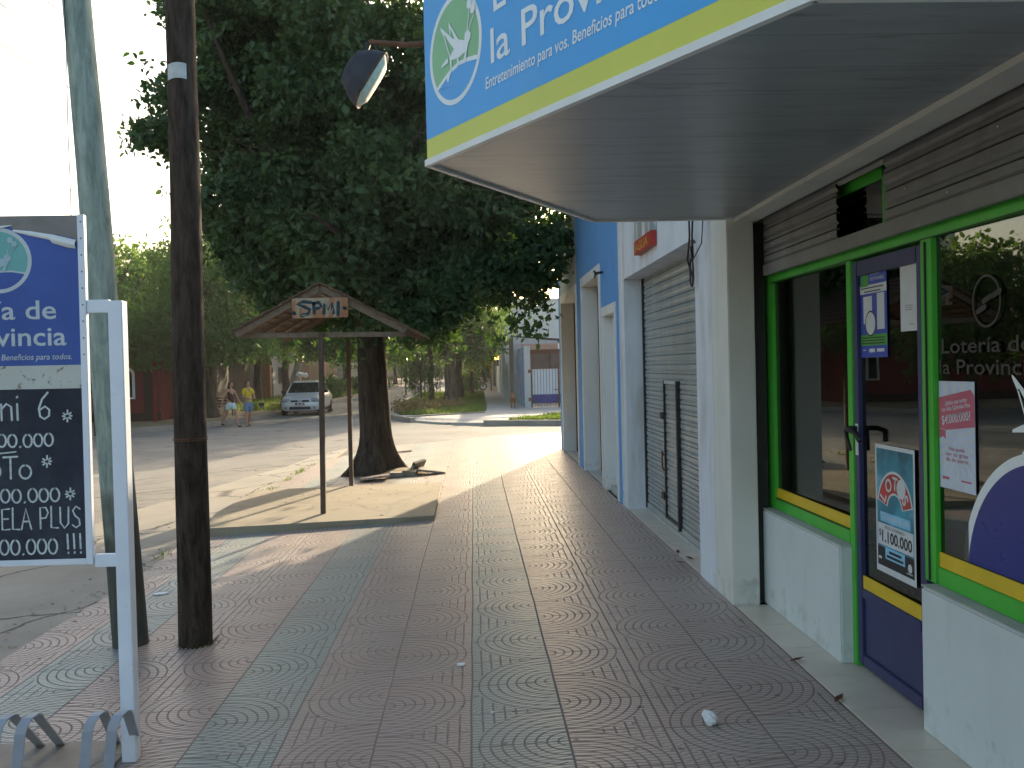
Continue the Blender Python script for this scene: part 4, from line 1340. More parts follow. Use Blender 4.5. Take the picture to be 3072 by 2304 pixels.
# the framed board hangs a little out of true: built about its centre and turned
BX0, BX1, BZ0, BZ1 = -2.305, -1.573, 0.775, 2.205
tilt = Matrix.Rotation(0.004, 3, 'Y')
bcx, bcz = (BX0 + BX1) / 2, (BZ0 + BZ1) / 2
Rv = tilt @ Vector((1, 0, 0)); Uv = tilt @ Vector((0, 0, 1))
bo = Vector((bcx, SY - 0.016, bcz)) - Rv * (BX1 - BX0) / 2 - Uv * (BZ1 - BZ0) / 2
fb_ = Flat(bo, Rv, Uv)                      # u 0..0.998, v 0..1.43
BW, BH = BX1 - BX0, BZ1 - BZ0
mb = MB(); fb_.slab(mb, 0.015, BW - 0.015, 0.012, BH - 0.002, -0.007, 0.0)
brd = mb.build("board", M['board_back'], ss)
mb = MB()
fb_.slab(mb, BW - 0.027, BW, 0.0, BH, -0.022, 0.006)
fb_.slab(mb, 0.0, 0.027, 0.0, BH, -0.022, 0.006)
fb_.slab(mb, 0.0272, BW - 0.0272, 0.0, 0.024, -0.022, 0.006)
mb.build("board_frame", M['white_paint'], ss, bevel=0.002)
mb = MB()
for v in np.linspace(0.86, BH - 0.03, 9): fb_.disc(mb, BW - 0.012, v, 0.0035, 0.0075, 8)
mb.build("rivet", M['rust'], brd)
mb = MB(); fb_.slab(mb, 0.028, BW - 0.028, 0.025, 0.722, 0.0003, 0.003)
ck = mb.build("chalkboard", M['chalkboard'], ss)
mb = MB(); fb_.poly(mb, [(0.0275, 0.7225), (BW - 0.016, 0.7225), (BW - 0.014, 0.818), (0.0275, 0.818)], 0.0036)
mb.build("cream_strip", M['board_cream'], ss)
top = [(u - 0.266, v) for u, v in ((0.294, 1.352), (0.40, 1.372), (0.56, 1.378), (0.70, 1.388), (0.72, 1.366), (0.80, 1.358), (0.90, 1.345), (0.952, 1.335))] + [(BW - 0.018, 1.300)]
mb = MB(); fb_.poly(mb, [(0.028, 0.818), (BW - 0.007, 0.818)] + top[::-1], 0.0030)
bp = mb.build("printed_panel", M['board_blue'], ss)


def curl(pts, w, d):
    """a strip of print peeled forward and rolled down: pts along the fold"""
    vs = []
    k = 7
    for (u, v), ww in zip(pts, w):
        for i in range(k):
            a = math.pi * i / (k - 1)
            vs.append(fb_.p(u, v - ww * i / (k - 1), d + 0.35 * ww * math.sin(a) + 0.0006 * i))
    n = len(pts)
    return MB().add(vs, [(i * k + j, i * k + j + 1, (i + 1) * k + j + 1, (i + 1) * k + j) for i in range(n - 1) for j in range(k - 1)], True)


curl([(u - 0.266, v) for u, v in ((0.715, 1.372), (0.78, 1.366), (0.86, 1.352), (0.872, 1.35), (0.93, 1.336), (0.965, 1.327))], [0.008, 0.02, 0.024, 0.036, 0.040, 0.036], 0.004).build("peeled_edge", M['trim'], bp)
curl([(u - 0.266, v) for u, v in ((0.40, 1.370), (0.55, 1.376), (0.68, 1.389), (0.71, 1.391))], [0.014, 0.014, 0.009, 0.004], 0.004).build("peeled_edge", M['trim'], bp)
LC, LV, LR = BW - 0.345, 1.247, 0.133
mb = MB(); fb_.disc(mb, LC, LV, LR, 0.0042, 44, ri=LR * .88); mb.build("logo_ring", M['board_white'], bp)
mb = MB(); fb_.disc(mb, LC, LV, LR * .89, 0.0037, 44); mb.build("logo_field", M['board_teal'], bp)
hill = [(-0.85, -0.40), (-0.5, -0.40), (0, -0.34), (0.4, -0.33), (0.80, -0.40)]
ar = [(.88 * math.cos(t), .88 * math.sin(t)) for t in np.linspace(rad(-27), rad(-153), 20)]
mb = MB(); fb_.poly(mb, [(LC + a * LR, LV + b * LR) for a, b in hill + ar], 0.0045); mb.build("logo_hill", M['board_blue'], bp)
mb = MB(); fb_.stroke(mb, [(LC + a * LR, LV + b * LR) for a, b in hill], 0.05 * LR, 0.0050); mb.build("logo_line", M['board_white'], bp)
mb = MB(); hopper(fb_, mb, LC - .03, LV, LR, 0.0056); mb.build("logo_cricket", mat("washed_out_print", (0.36, 0.50, 0.55), 0.6, 0.15, 9), bp)
text("lettering", "Lotería de", fb_.p(BW - 0.120 - 0.535, 1.008), Rv, Uv, 0.076, M['board_white'], bp, width=0.535, bold=0.012, depth=0.0046)
text("lettering", "la Provincia", fb_.p(BW - 0.082 - 0.575, 0.900), Rv, Uv, 0.076, M['board_white'], bp, width=0.575, bold=0.012, depth=0.0046)
text("lettering", "Entretenimiento para vos. Beneficios para todos.", fb_.p(BW - 0.062 - 0.625, 0.842), Rv, Uv, 0.024, M['board_white'], bp, width=0.625, bold=0.006, shear=0.2, depth=0.0046)
random.seed(3)
for s_, ue, v, h, w, q in (("Quini  6", 0.850, 0.597, 0.108, 0.0085, 0.86), ("$4.000.000", 0.856, 0.486, 0.068, 0.0078, 1.0), ("LoTo", 0.770, 0.358, 0.092, 0.008, 0.98), ("$1.000.000", 0.876, 0.258, 0.072, 0.0078, 1.0),
                        ("QUINIELA PLUS", 0.958, 0.152, 0.090, 0.007, 0.75), ("$4.000.000 !!!", 0.962, 0.044, 0.080, 0.0078, 0.88)):
    mb = MB(); hand(mb, fb_, s_, ue - 0.266, v, h, w, 0.0036, q, right=True); mb.build("chalk_line", M['chalk'], ck)
mb = MB()
for u_, v_ in ((0.892, 0.580), (0.805, 0.395), (0.895, 0.262)):
    hand(mb, fb_, "*", u_ - 0.266, v_, 0.066, 0.007, 0.0036)
fb_.stroke(mb, [(0.63 - 0.266, 0.462), (0.70 - 0.266, 0.468)], 0.006, 0.0036)
mb.build("chalk_star", M['chalk'], ck)

# ------------------------------------------------------------------ bicycle rack on its concrete strip
strip = MB().box(-3.3, -1.50, 3.35, 4.16, -0.13, -0.035)
struct("kerb_strip", strip, M['kerb'])
rk = thing("bicycle_rack", "grey flat bar bicycle rack of leaning loops below the chalkboard stand", "bicycle rack", (-2.0, 3.6, -0.06))


def flatbar(mb, pts, wdir, w, t):
    """a flat strip following pts, width along wdir"""
    P = [Vector(p) for p in pts]; wd = Vector(wdir).normalized()
    vs = []
    for i, p in enumerate(P):
        tg = (P[min(i + 1, len(P) - 1)] - P[max(i - 1, 0)]).normalized()
        n = tg.cross(wd).normalized()
        for a, b in ((-1, -1), (1, -1), (1, 1), (-1, 1)):
            vs.append(p + wd * (w / 2 * a) + n * (t / 2 * b))
    fs = []
    for i in range(len(P) - 1):
        for k in range(4):
            fs.append((i * 4 + k, i * 4 + (k + 1) % 4, (i + 1) * 4 + (k + 1) % 4, (i + 1) * 4 + k))
    fs += [(3, 2, 1, 0), tuple(len(vs) - 4 + k for k in range(4))]
    return mb.add(vs, fs)


def loop(x):
    # front leg stands upright, bends over the top and slopes down to the strip behind
    pts = [(x - 0.03, 3.395, -0.06), (x, 3.40, 0.20), (x + 0.010, 3.402, 0.285), (x + 0.016, 3.41, 0.312), (x + 0.024, 3.43, 0.330), (x + 0.032, 3.46, 0.334), (x + 0.032, 3.49, 0.322), (x + 0.026, 3.515, 0.300), (x - 0.17, 4.13, -0.035)]
    flatbar(MB_, pts, (1, 0.15, 0), 0.036, 0.006)


for x in (-1.320, -1.405, -1.640, -1.725, -1.960, -2.045, -2.28, -2.365):
    MB_ = MB(); loop(x); MB_.build("loop", M['grey_paint'], rk)
rail = MB(); rail.box(-2.6, -1.25, 3.375, 3.415, -0.060, -0.048); rail.build("rail", M['grey_paint'], rk)

# ------------------------------------------------------------------ poles, label, cables
def pole(name, label, base, top, r0, r1, m, seg=20):
    t = thing(name, label, "pole", base, "timber utility poles by the kerb")
    n = 26
    b = Vector(base); e = Vector(top)
    pts = [b.lerp(e, i / n) + Vector((0.0025 * math.sin(i * 0.9), 0.0025 * math.cos(i * 1.3), 0)) for i in range(n + 1)]
    rr = [lerp(r0, r1, i / n) * (1 + 0.006 * math.sin(i * 2.7)) for i in range(n + 1)]
    MB().tube(pts, rr, seg).build("shaft", m, t)
    return t


pd = pole("utility_pole", "dark creosoted timber pole with small white tag, in front of the tree", (-1.688, 5.69, -0.10), (-1.635, 5.69, 7.8), 0.098, 0.066, M['pole_dark'])
tg = MB()
vs = []
for z_ in (3.255, 3.345):
    for a in np.linspace(-2.35, -1.02, 9):
        vs.append((-1.6655 + 0.091 * math.cos(a), 5.69 + 0.091 * math.sin(a), z_ + 0.005 * math.sin(a * 3)))
tg.add(vs, [(i, i + 1, 9 + i + 1, 9 + i) for i in range(8)], True)
tg.build("tag", mat("weathered_tag", (0.50, 0.52, 0.52), 0.7, 0.15, 25), pd)
wb = MB()
for z_ in (1.155, 1.165):
    wb.tube([(-1.681 + 0.0975 * math.cos(a), 5.69 + 0.0975 * math.sin(a), z_) for a in np.linspace(0, 2 * math.pi, 25)], 0.0025, 5, False)
wb.build("wire_band", M['rust'], pd)
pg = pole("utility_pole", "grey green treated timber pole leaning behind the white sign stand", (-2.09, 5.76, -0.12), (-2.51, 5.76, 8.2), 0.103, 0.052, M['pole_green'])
ck_ = MB()
ck_.tube([(-2.33 + 0.002 * math.sin(i), 5.76 - 0.083 + i * 0.0009, 2.4 + i * 0.13) for i in range(13)], 0.0028, 4)
ck_.build("split", M['black_iron'], pg)


def cable(name, a, b, sag, r, label):
    A, B = Vector(a), Vector(b)
    pts = []
    for i in range(25):
        t = i / 24
        p = A.lerp(B, t); p.z -= sag * 4 * t * (1 - t)
        pts.append(p)
    return solid(name, MB().tube(pts, r, 5), M['black_iron'], label, "cable", "overhead cables")


cable("overhead_cable", (-6.92, 14, 7.12), (-11.51, 36, 11.41), 0.0, 0.012, "middle one of the three slanting cables by the leaning pole")
cable("overhead_cable", (-6.94, 14, 6.54), (-11.55, 36, 10.18), 0.0, 0.013, "lowest slanting cable across the sky above the sign stand")
cable("overhead_cable", (-6.26, 14, 7.19), (-11.49, 36, 12.21), 0.0, 0.013, "shortest and highest of the three slanting cables in the sky")
cable("overhead_cable", (-16.98, 33, 7.93), (-10.5, 36, 8.48), 0.0, 0.012, "thin level cable crossing the sky just above the sign stand")

# ------------------------------------------------------------------ gabled timber shelter
Y0, Y1 = 10.28, 12.80
M['post_wood'] = wood_mat("dark_post_timber", (0.065, 0.045, 0.034), (0.15, 0.105, 0.075), (8, 8, 1), 6)
she = thing("timber_shelter", "small gabled timber shelter on two thin posts with a painted plank", "shelter", (-1.65, 11.5, 0.0))
for y_, xb in ((Y0, -1.635), (Y1, -1.665)):
    b = MB(); b.obox((xb, y_, 0.975), (1, 0, 0), (0, 1, 0), (0.014 if y_ == Y0 else 0.005, 0, 1), 0.027, 0.027, 0.985); b.build("post", M['post_wood'], she, bevel=0.004)
AP, EV, EL, ER = 2.455, 1.955, -2.52, -0.705
AX = -1.612
bm_ = MB()
for y_ in (Y0 - 0.005,):
    yo = y_ + 0.045
    bm_.obox(((EL + ER) / 2, yo, 1.935), (1, 0, -0.012), (0, 1, 0), (0.012, 0, 1), (ER - EL) / 2, 0.007, 0.028)
bm_.build("tie_beam", M['shelter_wood'], she, bevel=0.004)
for y_ in (Y0 - 0.047, Y1 - 0.03):
    rf_ = MB()
    for xe in (EL, ER):
        p = Vector((xe, y_, 1.955)); q = Vector((AX, y_, AP - 0.02)); d = (q - p)
        rf_.obox((p + q) / 2, d, (0, 1, 0), d.cross(Vector((0, 1, 0))), d.length / 2, 0.007, 0.036)
    rf_.build("rafter", M['shelter_wood'], she, bevel=0.004)
MB().box(AX - 0.025, AX + 0.025, Y0 - .03, Y1 + .03, AP - 0.09, AP - 0.035).build("ridge_beam", M['shelter_wood'], she)
random.seed(11)
for sgn, xe in ((-1, EL - 0.0), (1, ER + 0.10)):
    mb = MB()
    p = Vector((xe, 0, 1.985 if sgn < 0 else 1.935)); q = Vector((AX, 0, AP + 0.02))
    d = (q - p); L_ = d.length; d.normalize(); nrm = Vector((-d.z, 0, d.x)) if sgn < 0 else Vector((d.z, 0, -d.x))
    if nrm.z < 0: nrm = -nrm
    rows = 9
    for i in range(rows):
        y = Y0 - 0.10
        while y < Y1 + 0.12:
            wd = random.uniform(0.12, 0.2); y2 = min(y + wd, Y1 + 0.14)
            c = p + d * (L_ * (i + 0.5) / rows) + nrm * (0.012 + random.uniform(0, 0.006))
            mb.obox((c.x, (y + y2) / 2, c.z), d - nrm * 0.10, (0, 1, 0), nrm + d * 0.10, L_ / rows * 0.62, (y2 - y) / 2 - 0.003, 0.007)
            y = y2
    mb.build("roof_slope", M['shelter_roof'], she)
    pl_ = MB()
    for k in range(4):
        yc = Y0 + 0.15 + k * (Y1 - Y0 - 0.3) / 3
        c = p + d * (L_ * 0.5) - nrm * 0.025
        pl_.obox((c.x, yc, c.z), d, (0, 1, 0), nrm, L_ / 2 - 0.05, 0.02, 0.015)
    pl_.build("rafter", M['shelter_wood'], she)
sgp = MB().box(-1.905, -1.315, Y0 - 0.095, Y0 - 0.075, 2.112, 2.325).build("sign_plank", M['plank_paint'], she, bevel=0.003)
fs_ = Flat((-1.905, Y0 - 0.0955, 2.112), (1, 0, 0), (0, 0, 1))
mb = MB()
for st_ in ([(.20, .165), (.12, .175), (.06, .15), (.13, .12), (.19, .09), (.17, .045), (.10, .03)], [(.23, .155), (.235, .05)], [(.23, .155), (.285, .165), (.31, .125), (.27, .10), (.235, .10)],
            [(.335, .045), (.345, .15), (.38, .085), (.42, .155), (.435, .05)], [(.49, .16), (.485, .03)], [(.01, .06), (.03, .05)], [(.55, .10), (.565, .095)]):
    fs_.stroke(mb, st_, 0.036, 0.001)
mb.build("graffiti", M['graffiti'], sgp)
mb = MB()
for st_ in ([(.04, .13), (.075, .115), (.10, .115)], [(.10, .03), (.15, .035)], [(.33, .165), (.36, .145), (.38, .10)], [(.415, .05), (.43, .09)], [(.455, .15), (.46, .10)], [(.25, .12), (.29, .125)]):
    fs_.stroke(mb, st_, 0.009, 0.0018)
mb.build("graffiti_highlight", M['graffiti_pale'], sgp)

# ------------------------------------------------------------------ lifted tiles, stones and litter round the tree
random.seed(5)
def loose(name, label, c, sx, sy, h, rot, tx, ty, m, cat="tile", group="lifted tiles round the tree"):
    e = Matrix.Rotation(rot, 3, 'Z') @ Matrix.Rotation(ty, 3, 'Y') @ Matrix.Rotation(tx, 3, 'X')
    mb = MB(); mb.obox(c, e @ Vector((1, 0, 0)), e @ Vector((0, 1, 0)), e @ Vector((0, 0, 1)), sx / 2, sy / 2, h / 2)
    return solid(name, mb, m, label, cat, group, bevel=0.004)


tile_dark = M['tile']
loose("lifted_tile", "long thin tile lifted by roots, pointing from the trunk foot to the shops", (-0.66, 14.22, 0.03), 0.40, 0.34, 0.03, 0.1, 0.05, 0.14, M['gutter'])
loose("lifted_tile", "small steep broken tile standing behind the long lifted tile", (-0.86, 14.36, 0.10), 0.05, 0.30, 0.13, -0.5, 0.1, 0.5, M['gutter'])
loose("lifted_tile", "lifted patterned tile leaning flat against the near foot of the trunk", (-1.46, 13.80, -0.005), 0.42, 0.40, 0.03, 0.12, -0.05, -0.10, M['tile'])
loose("broken_kerbstone", "squat grey stone block at the front foot of the trunk", (-1.17, 14.05, -0.015), 0.20, 0.14, 0.09, 0.2, 0, 0.05, M['gutter'], "stone", None)
loose("broken_tile", "pale broken tile piece between the stone block and the lifted tiles", (-0.97, 14.12, 0.01), 0.20, 0.18, 0.09, -0.15, 0.1, 0.1, M['slab'])
st2 = MB().tube([(-1.50, 18.15, -0.03), (-1.22, 18.25, -0.02)], 0.015, 6)
solid("stick", st2, M['pale_bark'], "short stick lying on the sunlit tiles behind the trunk", "stick")
struct("ground", MB().add([(-1.15 + 0.60 * math.cos(a) * (1 + .2 * math.sin(3 * a)), 14.55 + 0.52 * math.sin(a), -0.035 + 0.033 * (0.6 * math.cos(a) * 0.9)) for a in np.linspace(0, 2 * math.pi, 24)[:-1]] + [(-1.1, 14.55, 0.05)],
       [(i, (i + 1) % 23, 23) for i in range(23)], True), M['dirt'])
pb = MB(); pb.ball((0.951, 3.893, 0.058), 0.030, 0.03, 0.028, 12, 9, 0.14); pb.ball((0.942, 3.925, 0.062), 0.020, 0.02, 0.02, 10, 7, 0.16)
solid("paper_ball", pb, M['paper'], "crumpled ball of white paper lying on the tiled pavement", "litter")
bits = [(-0.10, 4.92), (0.05, 4.2), (-2.3, 7.6), (-2.35, 7.1)]
for i, (x, y) in enumerate(bits):
    mb = MB(); z = swz(x); k = 0.028 if i == 0 else (0.008 if i == 1 else 0.06)
    mb.prism([(x + k * 1.3 * math.cos(a) * random.uniform(.5, 1), y + k * math.sin(a) * random.uniform(.5, 1), z + .003) for a in np.linspace(0, 6.28, 7)[:-1]], (0.0, 0, 0.006))
    solid("paper_scrap", mb, M['paper'], ("pale scrap lying on the pavement in front of the camera, largest of the middle ones", "tiny white scrap near the bottom middle of the pavement", "white scrap on the tiles just beyond the leaning pole", "white scrap by the kerb between the sign post and the dark pole")[i], "litter", "paper scraps on the ground")
lf = []
for x, y in ((1.50, 6.95), (1.565, 7.35), (1.56, 4.6), (1.555, 4.05), (1.60, 7.1)):
    a = random.uniform(0, 6.28)
    mb = MB(); c, s = math.cos(a) * 0.05, math.sin(a) * 0.05
    z = 0.062
    mb.add([(x - c, y - s, z), (x + s * .35, y - c * .35, z + 0.008), (x + c, y + s, z + 0.012), (x - s * .35, y + c * .35, z + 0.006)], [(0, 1, 2), (0, 2, 3)])
    solid("fallen_leaf", mb, M['brown_wood'], "small dark dry leaf lying at the beige doorstep edge", "leaf", "dry leaves along the doorstep")


wt = MB()
random.seed(15)
for i in range(40):
    a = random.uniform(-2.2, 0.4); r0 = 0.10 + random.random() * 0.03
    x, y = -1.688 + r0 * math.cos(a), 5.69 + r0 * math.sin(a)
    c, s_ = math.cos(a), math.sin(a); h = random.uniform(0.02, 0.06)
    wt.add([(x - s_ * .006, y + c * .006, -0.056), (x + s_ * .006, y - c * .006, -0.056), (x + c * h * .9, y + s_ * h * .9, -0.056 + h)], [(0, 1, 2)])
setp(wt.build("weed_tuft", leaf_mat("wilted_weed", (0.05, 0.055, 0.02), (0.09, 0.085, 0.03), 0.2, (0.1, 0.12, 0.03), 0.7)), "small weed tuft sprouting at the foot of the dark pole", "weed")

def litter(name, label, n, cx, cy, sx, sy, zf, size, m):
    x = rng.normal(cx, sx, n); y = rng.normal(cy, sy, n)
    V = np.empty((n, 4, 3))
    a = rng.uniform(0, 6.28, n); L_ = size * rng.uniform(.5, 1.3, n)
    z = np.array([zf(p, q) for p, q in zip(x, y)]) + 0.006
    c, s_ = np.cos(a) * L_, np.sin(a) * L_
    h = rng.uniform(0, .4, (n, 2)) * L_[:, None]
    V[:, 0] = np.c_[x - c, y - s_, z]; V[:, 1] = np.c_[x + s_ * .4, y - c * .4, z + h[:, 0]]; V[:, 2] = np.c_[x + c, y + s_, z + h[:, 1]]; V[:, 3] = np.c_[x - s_ * .4, y + c * .4, z + h[:, 0] * .5]
    setp(link_mesh(name, fast_mesh(name, V.reshape(-1, 3), 4), m), label, "leaf litter", kind="stuff")


def ground_z(x, y):
    if 9.75 < y < 12.6 and -2.75 < x < -0.46: return swz(x) + 0.085 - 0.02 * max(0, x + 1.6)
    return swz(x) if x > -2.8 else gz(x) + 0.03


litter("leaf_litter", "small dry leaves scattered over the slab and tiles round the tree foot", 260, -1.5, 13.2, 0.75, 1.5, ground_z, 0.022, M['brown_wood'])
litter("gutter_litter", "dry leaves and grit gathered along the kerb edge", 420, -2.95, 10.0, 0.16, 4.0, lambda x, y: ground_z(x, y), 0.02, M['dirt'])
n_ = 700
yy = rng.uniform(8.5, 17.5, n_); yy = yy[(np.sin(yy * 2.1) + np.sin(yy * 5.3)) > 0.1]
xx = -2.86 + rng.normal(0, 0.035, len(yy)); hh = rng.uniform(.015, .07, len(yy)); aa = rng.uniform(0, 6.28, len(yy))
V_ = np.empty((len(yy), 3, 3))
V_[:, 0] = np.c_[xx - np.cos(aa) * .008, yy - np.sin(aa) * .008, np.full(len(yy), -0.11)]; V_[:, 1] = np.c_[xx + np.cos(aa) * .008, yy + np.sin(aa) * .008, np.full(len(yy), -0.11)]
V_[:, 2] = np.c_[xx + rng.normal(0, .03, len(yy)), yy + rng.normal(0, .03, len(yy)), -0.09 + hh]
setp(link_mesh("kerb_weeds", fast_mesh("kerb_weeds", V_.reshape(-1, 3), 3), M['grass']), "thin weeds growing in the crack between tiles and gutter", "weeds", kind="stuff")

# ================================================================== TREES
def leaves(name, pts, size, m, parent, up=0.35, wide=0.5, droop=0.0):
    n = len(pts)
    a = rng.normal(size=(n, 3)); a[:, 2] -= droop
    a /= np.linalg.norm(a, axis=1)[:, None]
    nr = rng.normal(size=(n, 3)); nr[:, 2] += up
    b = np.cross(nr, a); b /= np.linalg.norm(b, axis=1)[:, None] + 1e-9
    c = np.cross(a, b)
    s = (size * rng.uniform(0.6, 1.25, n))[:, None]
    w = s * wide * 0.5
    P = np.asarray(pts)
    V = np.empty((n, 8, 3))
    f = c * w * 0.35
    V[:, 0] = P; V[:, 1] = P + a * s * 0.3 + b * w + f; V[:, 2] = P + a * s * 0.65 + b * w * 0.85 + f; V[:, 3] = P + a * s
    V[:, 4] = P; V[:, 5] = P + a * s; V[:, 6] = P + a * s * 0.65 - b * w * 0.85 + f; V[:, 7] = P + a * s * 0.3 - b * w + f
    me = fast_mesh(name, V.reshape(-1, 3), 4)
    return link_mesh(name, me, m, parent)


def cloud(ells, n, clump, per, zmin=None, shell=0.55):
    """leaf points in clumps spread through the union of ellipsoids (cx,cy,cz,rx,ry,rz,share)"""
    out = []
    for (cx, cy, cz, rx, ry, rz, share) in ells:
        k = max(3, int(n * share / per))
        d = rng.normal(size=(k, 3)); d /= np.linalg.norm(d, axis=1)[:, None]
        r = shell + (1 - shell) * rng.random(k) ** 0.7
        inner = rng.random(k) < 0.28
        r[inner] = rng.random(inner.sum()) ** 0.5 * shell
        wob = 1 + 0.10 * np.sin(d[:, 0] * 5 + cx) + 0.10 * np.sin(d[:, 2] * 6 + cy) + 0.07 * np.cos(d[:, 1] * 7)
        c = np.c_[cx + d[:, 0] * rx * r * wob, cy + d[:, 1] * ry * r * wob, cz + d[:, 2] * rz * r * wob]
        ax_ = rng.normal(size=(k, 3)); ax_ /= np.linalg.norm(ax_, axis=1)[:, None]
        ax_ = ax_ * 0.6 + d * 0.7
        t = rng.uniform(-1, 1, (k, per))
        q = c[:, None, :] + ax_[:, None, :] * t[:, :, None] * clump * 1.2 + rng.normal(size=(k, per, 3)) * clump * 0.33
        out.append(q.reshape(-1, 3))
    P = np.concatenate(out)
    if zmin is not None:
        P = P[P[:, 2] > zmin + 0.18 * rng.random(len(P))]
    return P


def limb(mb, a, b, r0, r1, bend=0.15, seg=8, n=6):
    A, B = Vector(a), Vector(b)
    off = Vector((random.uniform(-1, 1), random.uniform(-1, 1), random.uniform(-.3, .5))) * bend * (B - A).length
    pts = [A.lerp(B, i / n) + off * math.sin(math.pi * i / n) for i in range(n + 1)]
    mb.tube(pts, [lerp(r0, r1, i / n) for i in range(n + 1)], seg)
    return pts


def tree(name, label, base, h, r, ells, n, size, lm, bm, group=None, clump=0.5, per=26, zmin=None, lean=(0, 0), limbs=6, flare=1.5, cat="tree", droop=0.3, wide=0.5, twigs=0):
    t = thing(name, label, cat, base, group)
    mb = MB()
    x, y, z = base
    k = 10
    pts, rr = [], []
    for i in range(k + 1):
        s = i / k
        pts.append((x + lean[0] * s + 0.03 * math.sin(i * 1.3 + x), y + lean[1] * s + 0.03 * math.cos(i * 1.7), z - 0.06 + h * s))
        rr.append(r * (1 + (flare - 1) * (1 - s) ** 5) * lerp(1, 0.72, s))
    mb.tube(pts, rr, 18)
    tp = pts[-1]
    E = np.array([e[:6] for e in ells])
    for i in range(limbs):
        e = E[i % len(E)]
        a = 2 * math.pi * i / limbs + random.random()
        tgt = (e[0] + e[3] * .62 * math.cos(a), e[1] + e[4] * .62 * math.sin(a), e[2] + e[5] * random.uniform(-.25, .7))
        P = limb(mb, tp, tgt, r * 0.5, r * 0.08)
        for q in range(2):
            s_ = P[3 + q]
            limb(mb, s_, (s_.x + random.uniform(-1, 1) * e[3] * .45, s_.y + random.uniform(-1, 1) * e[4] * .45, s_.z + random.uniform(0, .5) * e[5]), r * 0.2, r * 0.04, 0.1, 6, 4)
    mb.build("trunk", bm, t)
    leaves("crown", cloud(ells, n, clump, per, zmin), size, lm, t, wide=wide, droop=droop)
    return t


random.seed(21)
TX, TY = -1.53, 14.8
# the big street tree: shaped trunk with root flare
bt = thing("street_tree", "huge dark broadleaved street tree with thick trunk, shading the shelter", "tree", (TX, TY, -0.05))
mb = MB()
rows = 26; seg = 40
vs = []
for i in range(rows + 1):
    s = i / rows
    z = -0.12 + 3.3 * s
    fl_ = max(0.0, 1 - (z + 0.1) / 0.75)
    r0 = lerp(0.245, 0.20, s) + 0.22 * fl_ ** 2.2
    for k in range(seg):
        a = 2 * math.pi * k / seg
        lob = 1 + (0.05 + 0.34 * fl_ ** 1.5) * (0.5 * math.sin(3 * a + 0.6) + 0.35 * math.sin(5 * a + 2) + 0.2 * math.sin(2 * a)) + 0.035 * math.sin(9 * a + z * 3) + 0.02 * math.sin(17 * a + z * 1.3)
        rx = r0 * lob
        # a spreading root to the left
        if math.cos(a) < -0.5: rx += 0.20 * (-math.cos(a) - 0.5) * 2 * fl_ ** 3
        vs.append((TX + 0.10 * fl_ * 0.0 + rx * math.cos(a) - 0.02 * z, TY + rx * math.sin(a), z))
fs = [(i * seg + k, i * seg + (k + 1) % seg, (i + 1) * seg + (k + 1) % seg, (i + 1) * seg + k) for i in range(rows) for k in range(seg)]
mb.add(vs, fs, True)
MAIN = [(-1.5, 15.2, 6.0, 2.9, 3.1, 3.9, 0.50), (-0.5, 15.0, 3.6, 1.95, 1.9, 1.7, 0.16), (-2.5, 15.0, 3.3, 1.6, 1.7, 1.4, 0.10), (-1.4, 14.7, 2.75, 1.9, 1.5, 0.85, 0.08), (-1.5, 14.4, 4.8, 2.6, 2.2, 2.4, 0.10), (-3.45, 15.1, 5.5, 1.65, 1.8, 2.9, 0.13)]
for i in range(9):
    a = 2 * math.pi * i / 9 + 0.3
    P = limb(mb, (TX - 0.06, TY, 2.6 + 0.06 * i), (TX + 2.6 * math.cos(a), TY + 2.4 * math.sin(a), 3.6 + (i % 3) * 1.5), 0.12, 0.02, 0.12)
    for q in range(3):
        s_ = P[2 + q]
        limb(mb, s_, (s_.x + random.uniform(-1.2, 1.2), s_.y + random.uniform(-1, 1), s_.z + random.uniform(-.3, 1.1)), 0.04, 0.008, 0.1, 6, 4)
mb.build("trunk", M['dark_bark'], bt)


def boughs(ells, n, per_bough, rmin, rmax, zmin):
    """leafy boughs: tight sprays gathered into rounded masses with darker gaps between them"""
    out = []
    for (cx, cy, cz, rx, ry, rz, share) in ells:
        k = int(n * share / per_bough)
        d = rng.normal(size=(k, 3)); d /= np.linalg.norm(d, axis=1)[:, None]
        r = rng.random(k) ** 0.38 * 0.97
        c = np.c_[cx + d[:, 0] * rx * r, cy + d[:, 1] * ry * r, cz + d[:, 2] * rz * r]
        for i in range(k):
            R = rng.uniform(rmin, rmax)
            m = per_bough // 20
            e = rng.normal(size=(m, 3)); e /= np.linalg.norm(e, axis=1)[:, None]
            tip = e * R * rng.uniform(0.55, 1.12, (m, 1)) * np.array([1, 1, 0.72])
            t = rng.uniform(0.45, 1.0, (m, 20, 1))
            q = c[i] + tip[:, None, :] * t + rng.normal(size=(m, 20, 3)) * 0.055
            out.append(q.reshape(-1, 3))
    P = np.concatenate(out)
    return P[P[:, 2] > zmin + 0.2 * rng.random(len(P))]


P = boughs(MAIN, 255000, 900, 0.42, 0.82, 1.82)
# lowest boughs on the right rise towards their tips
keep = P[:, 2] > 1.9 + np.clip((P[:, 0] - 0.7) * 1.5, 0, 2)
keep &= P[:, 2] > 1.95 + np.clip((-2.9 - P[:, 0]) * 1.5, 0, 1.9)
keep &= ~((P[:, 1] < 13.0) & (P[:, 2] < 2.75))
P = P[keep]
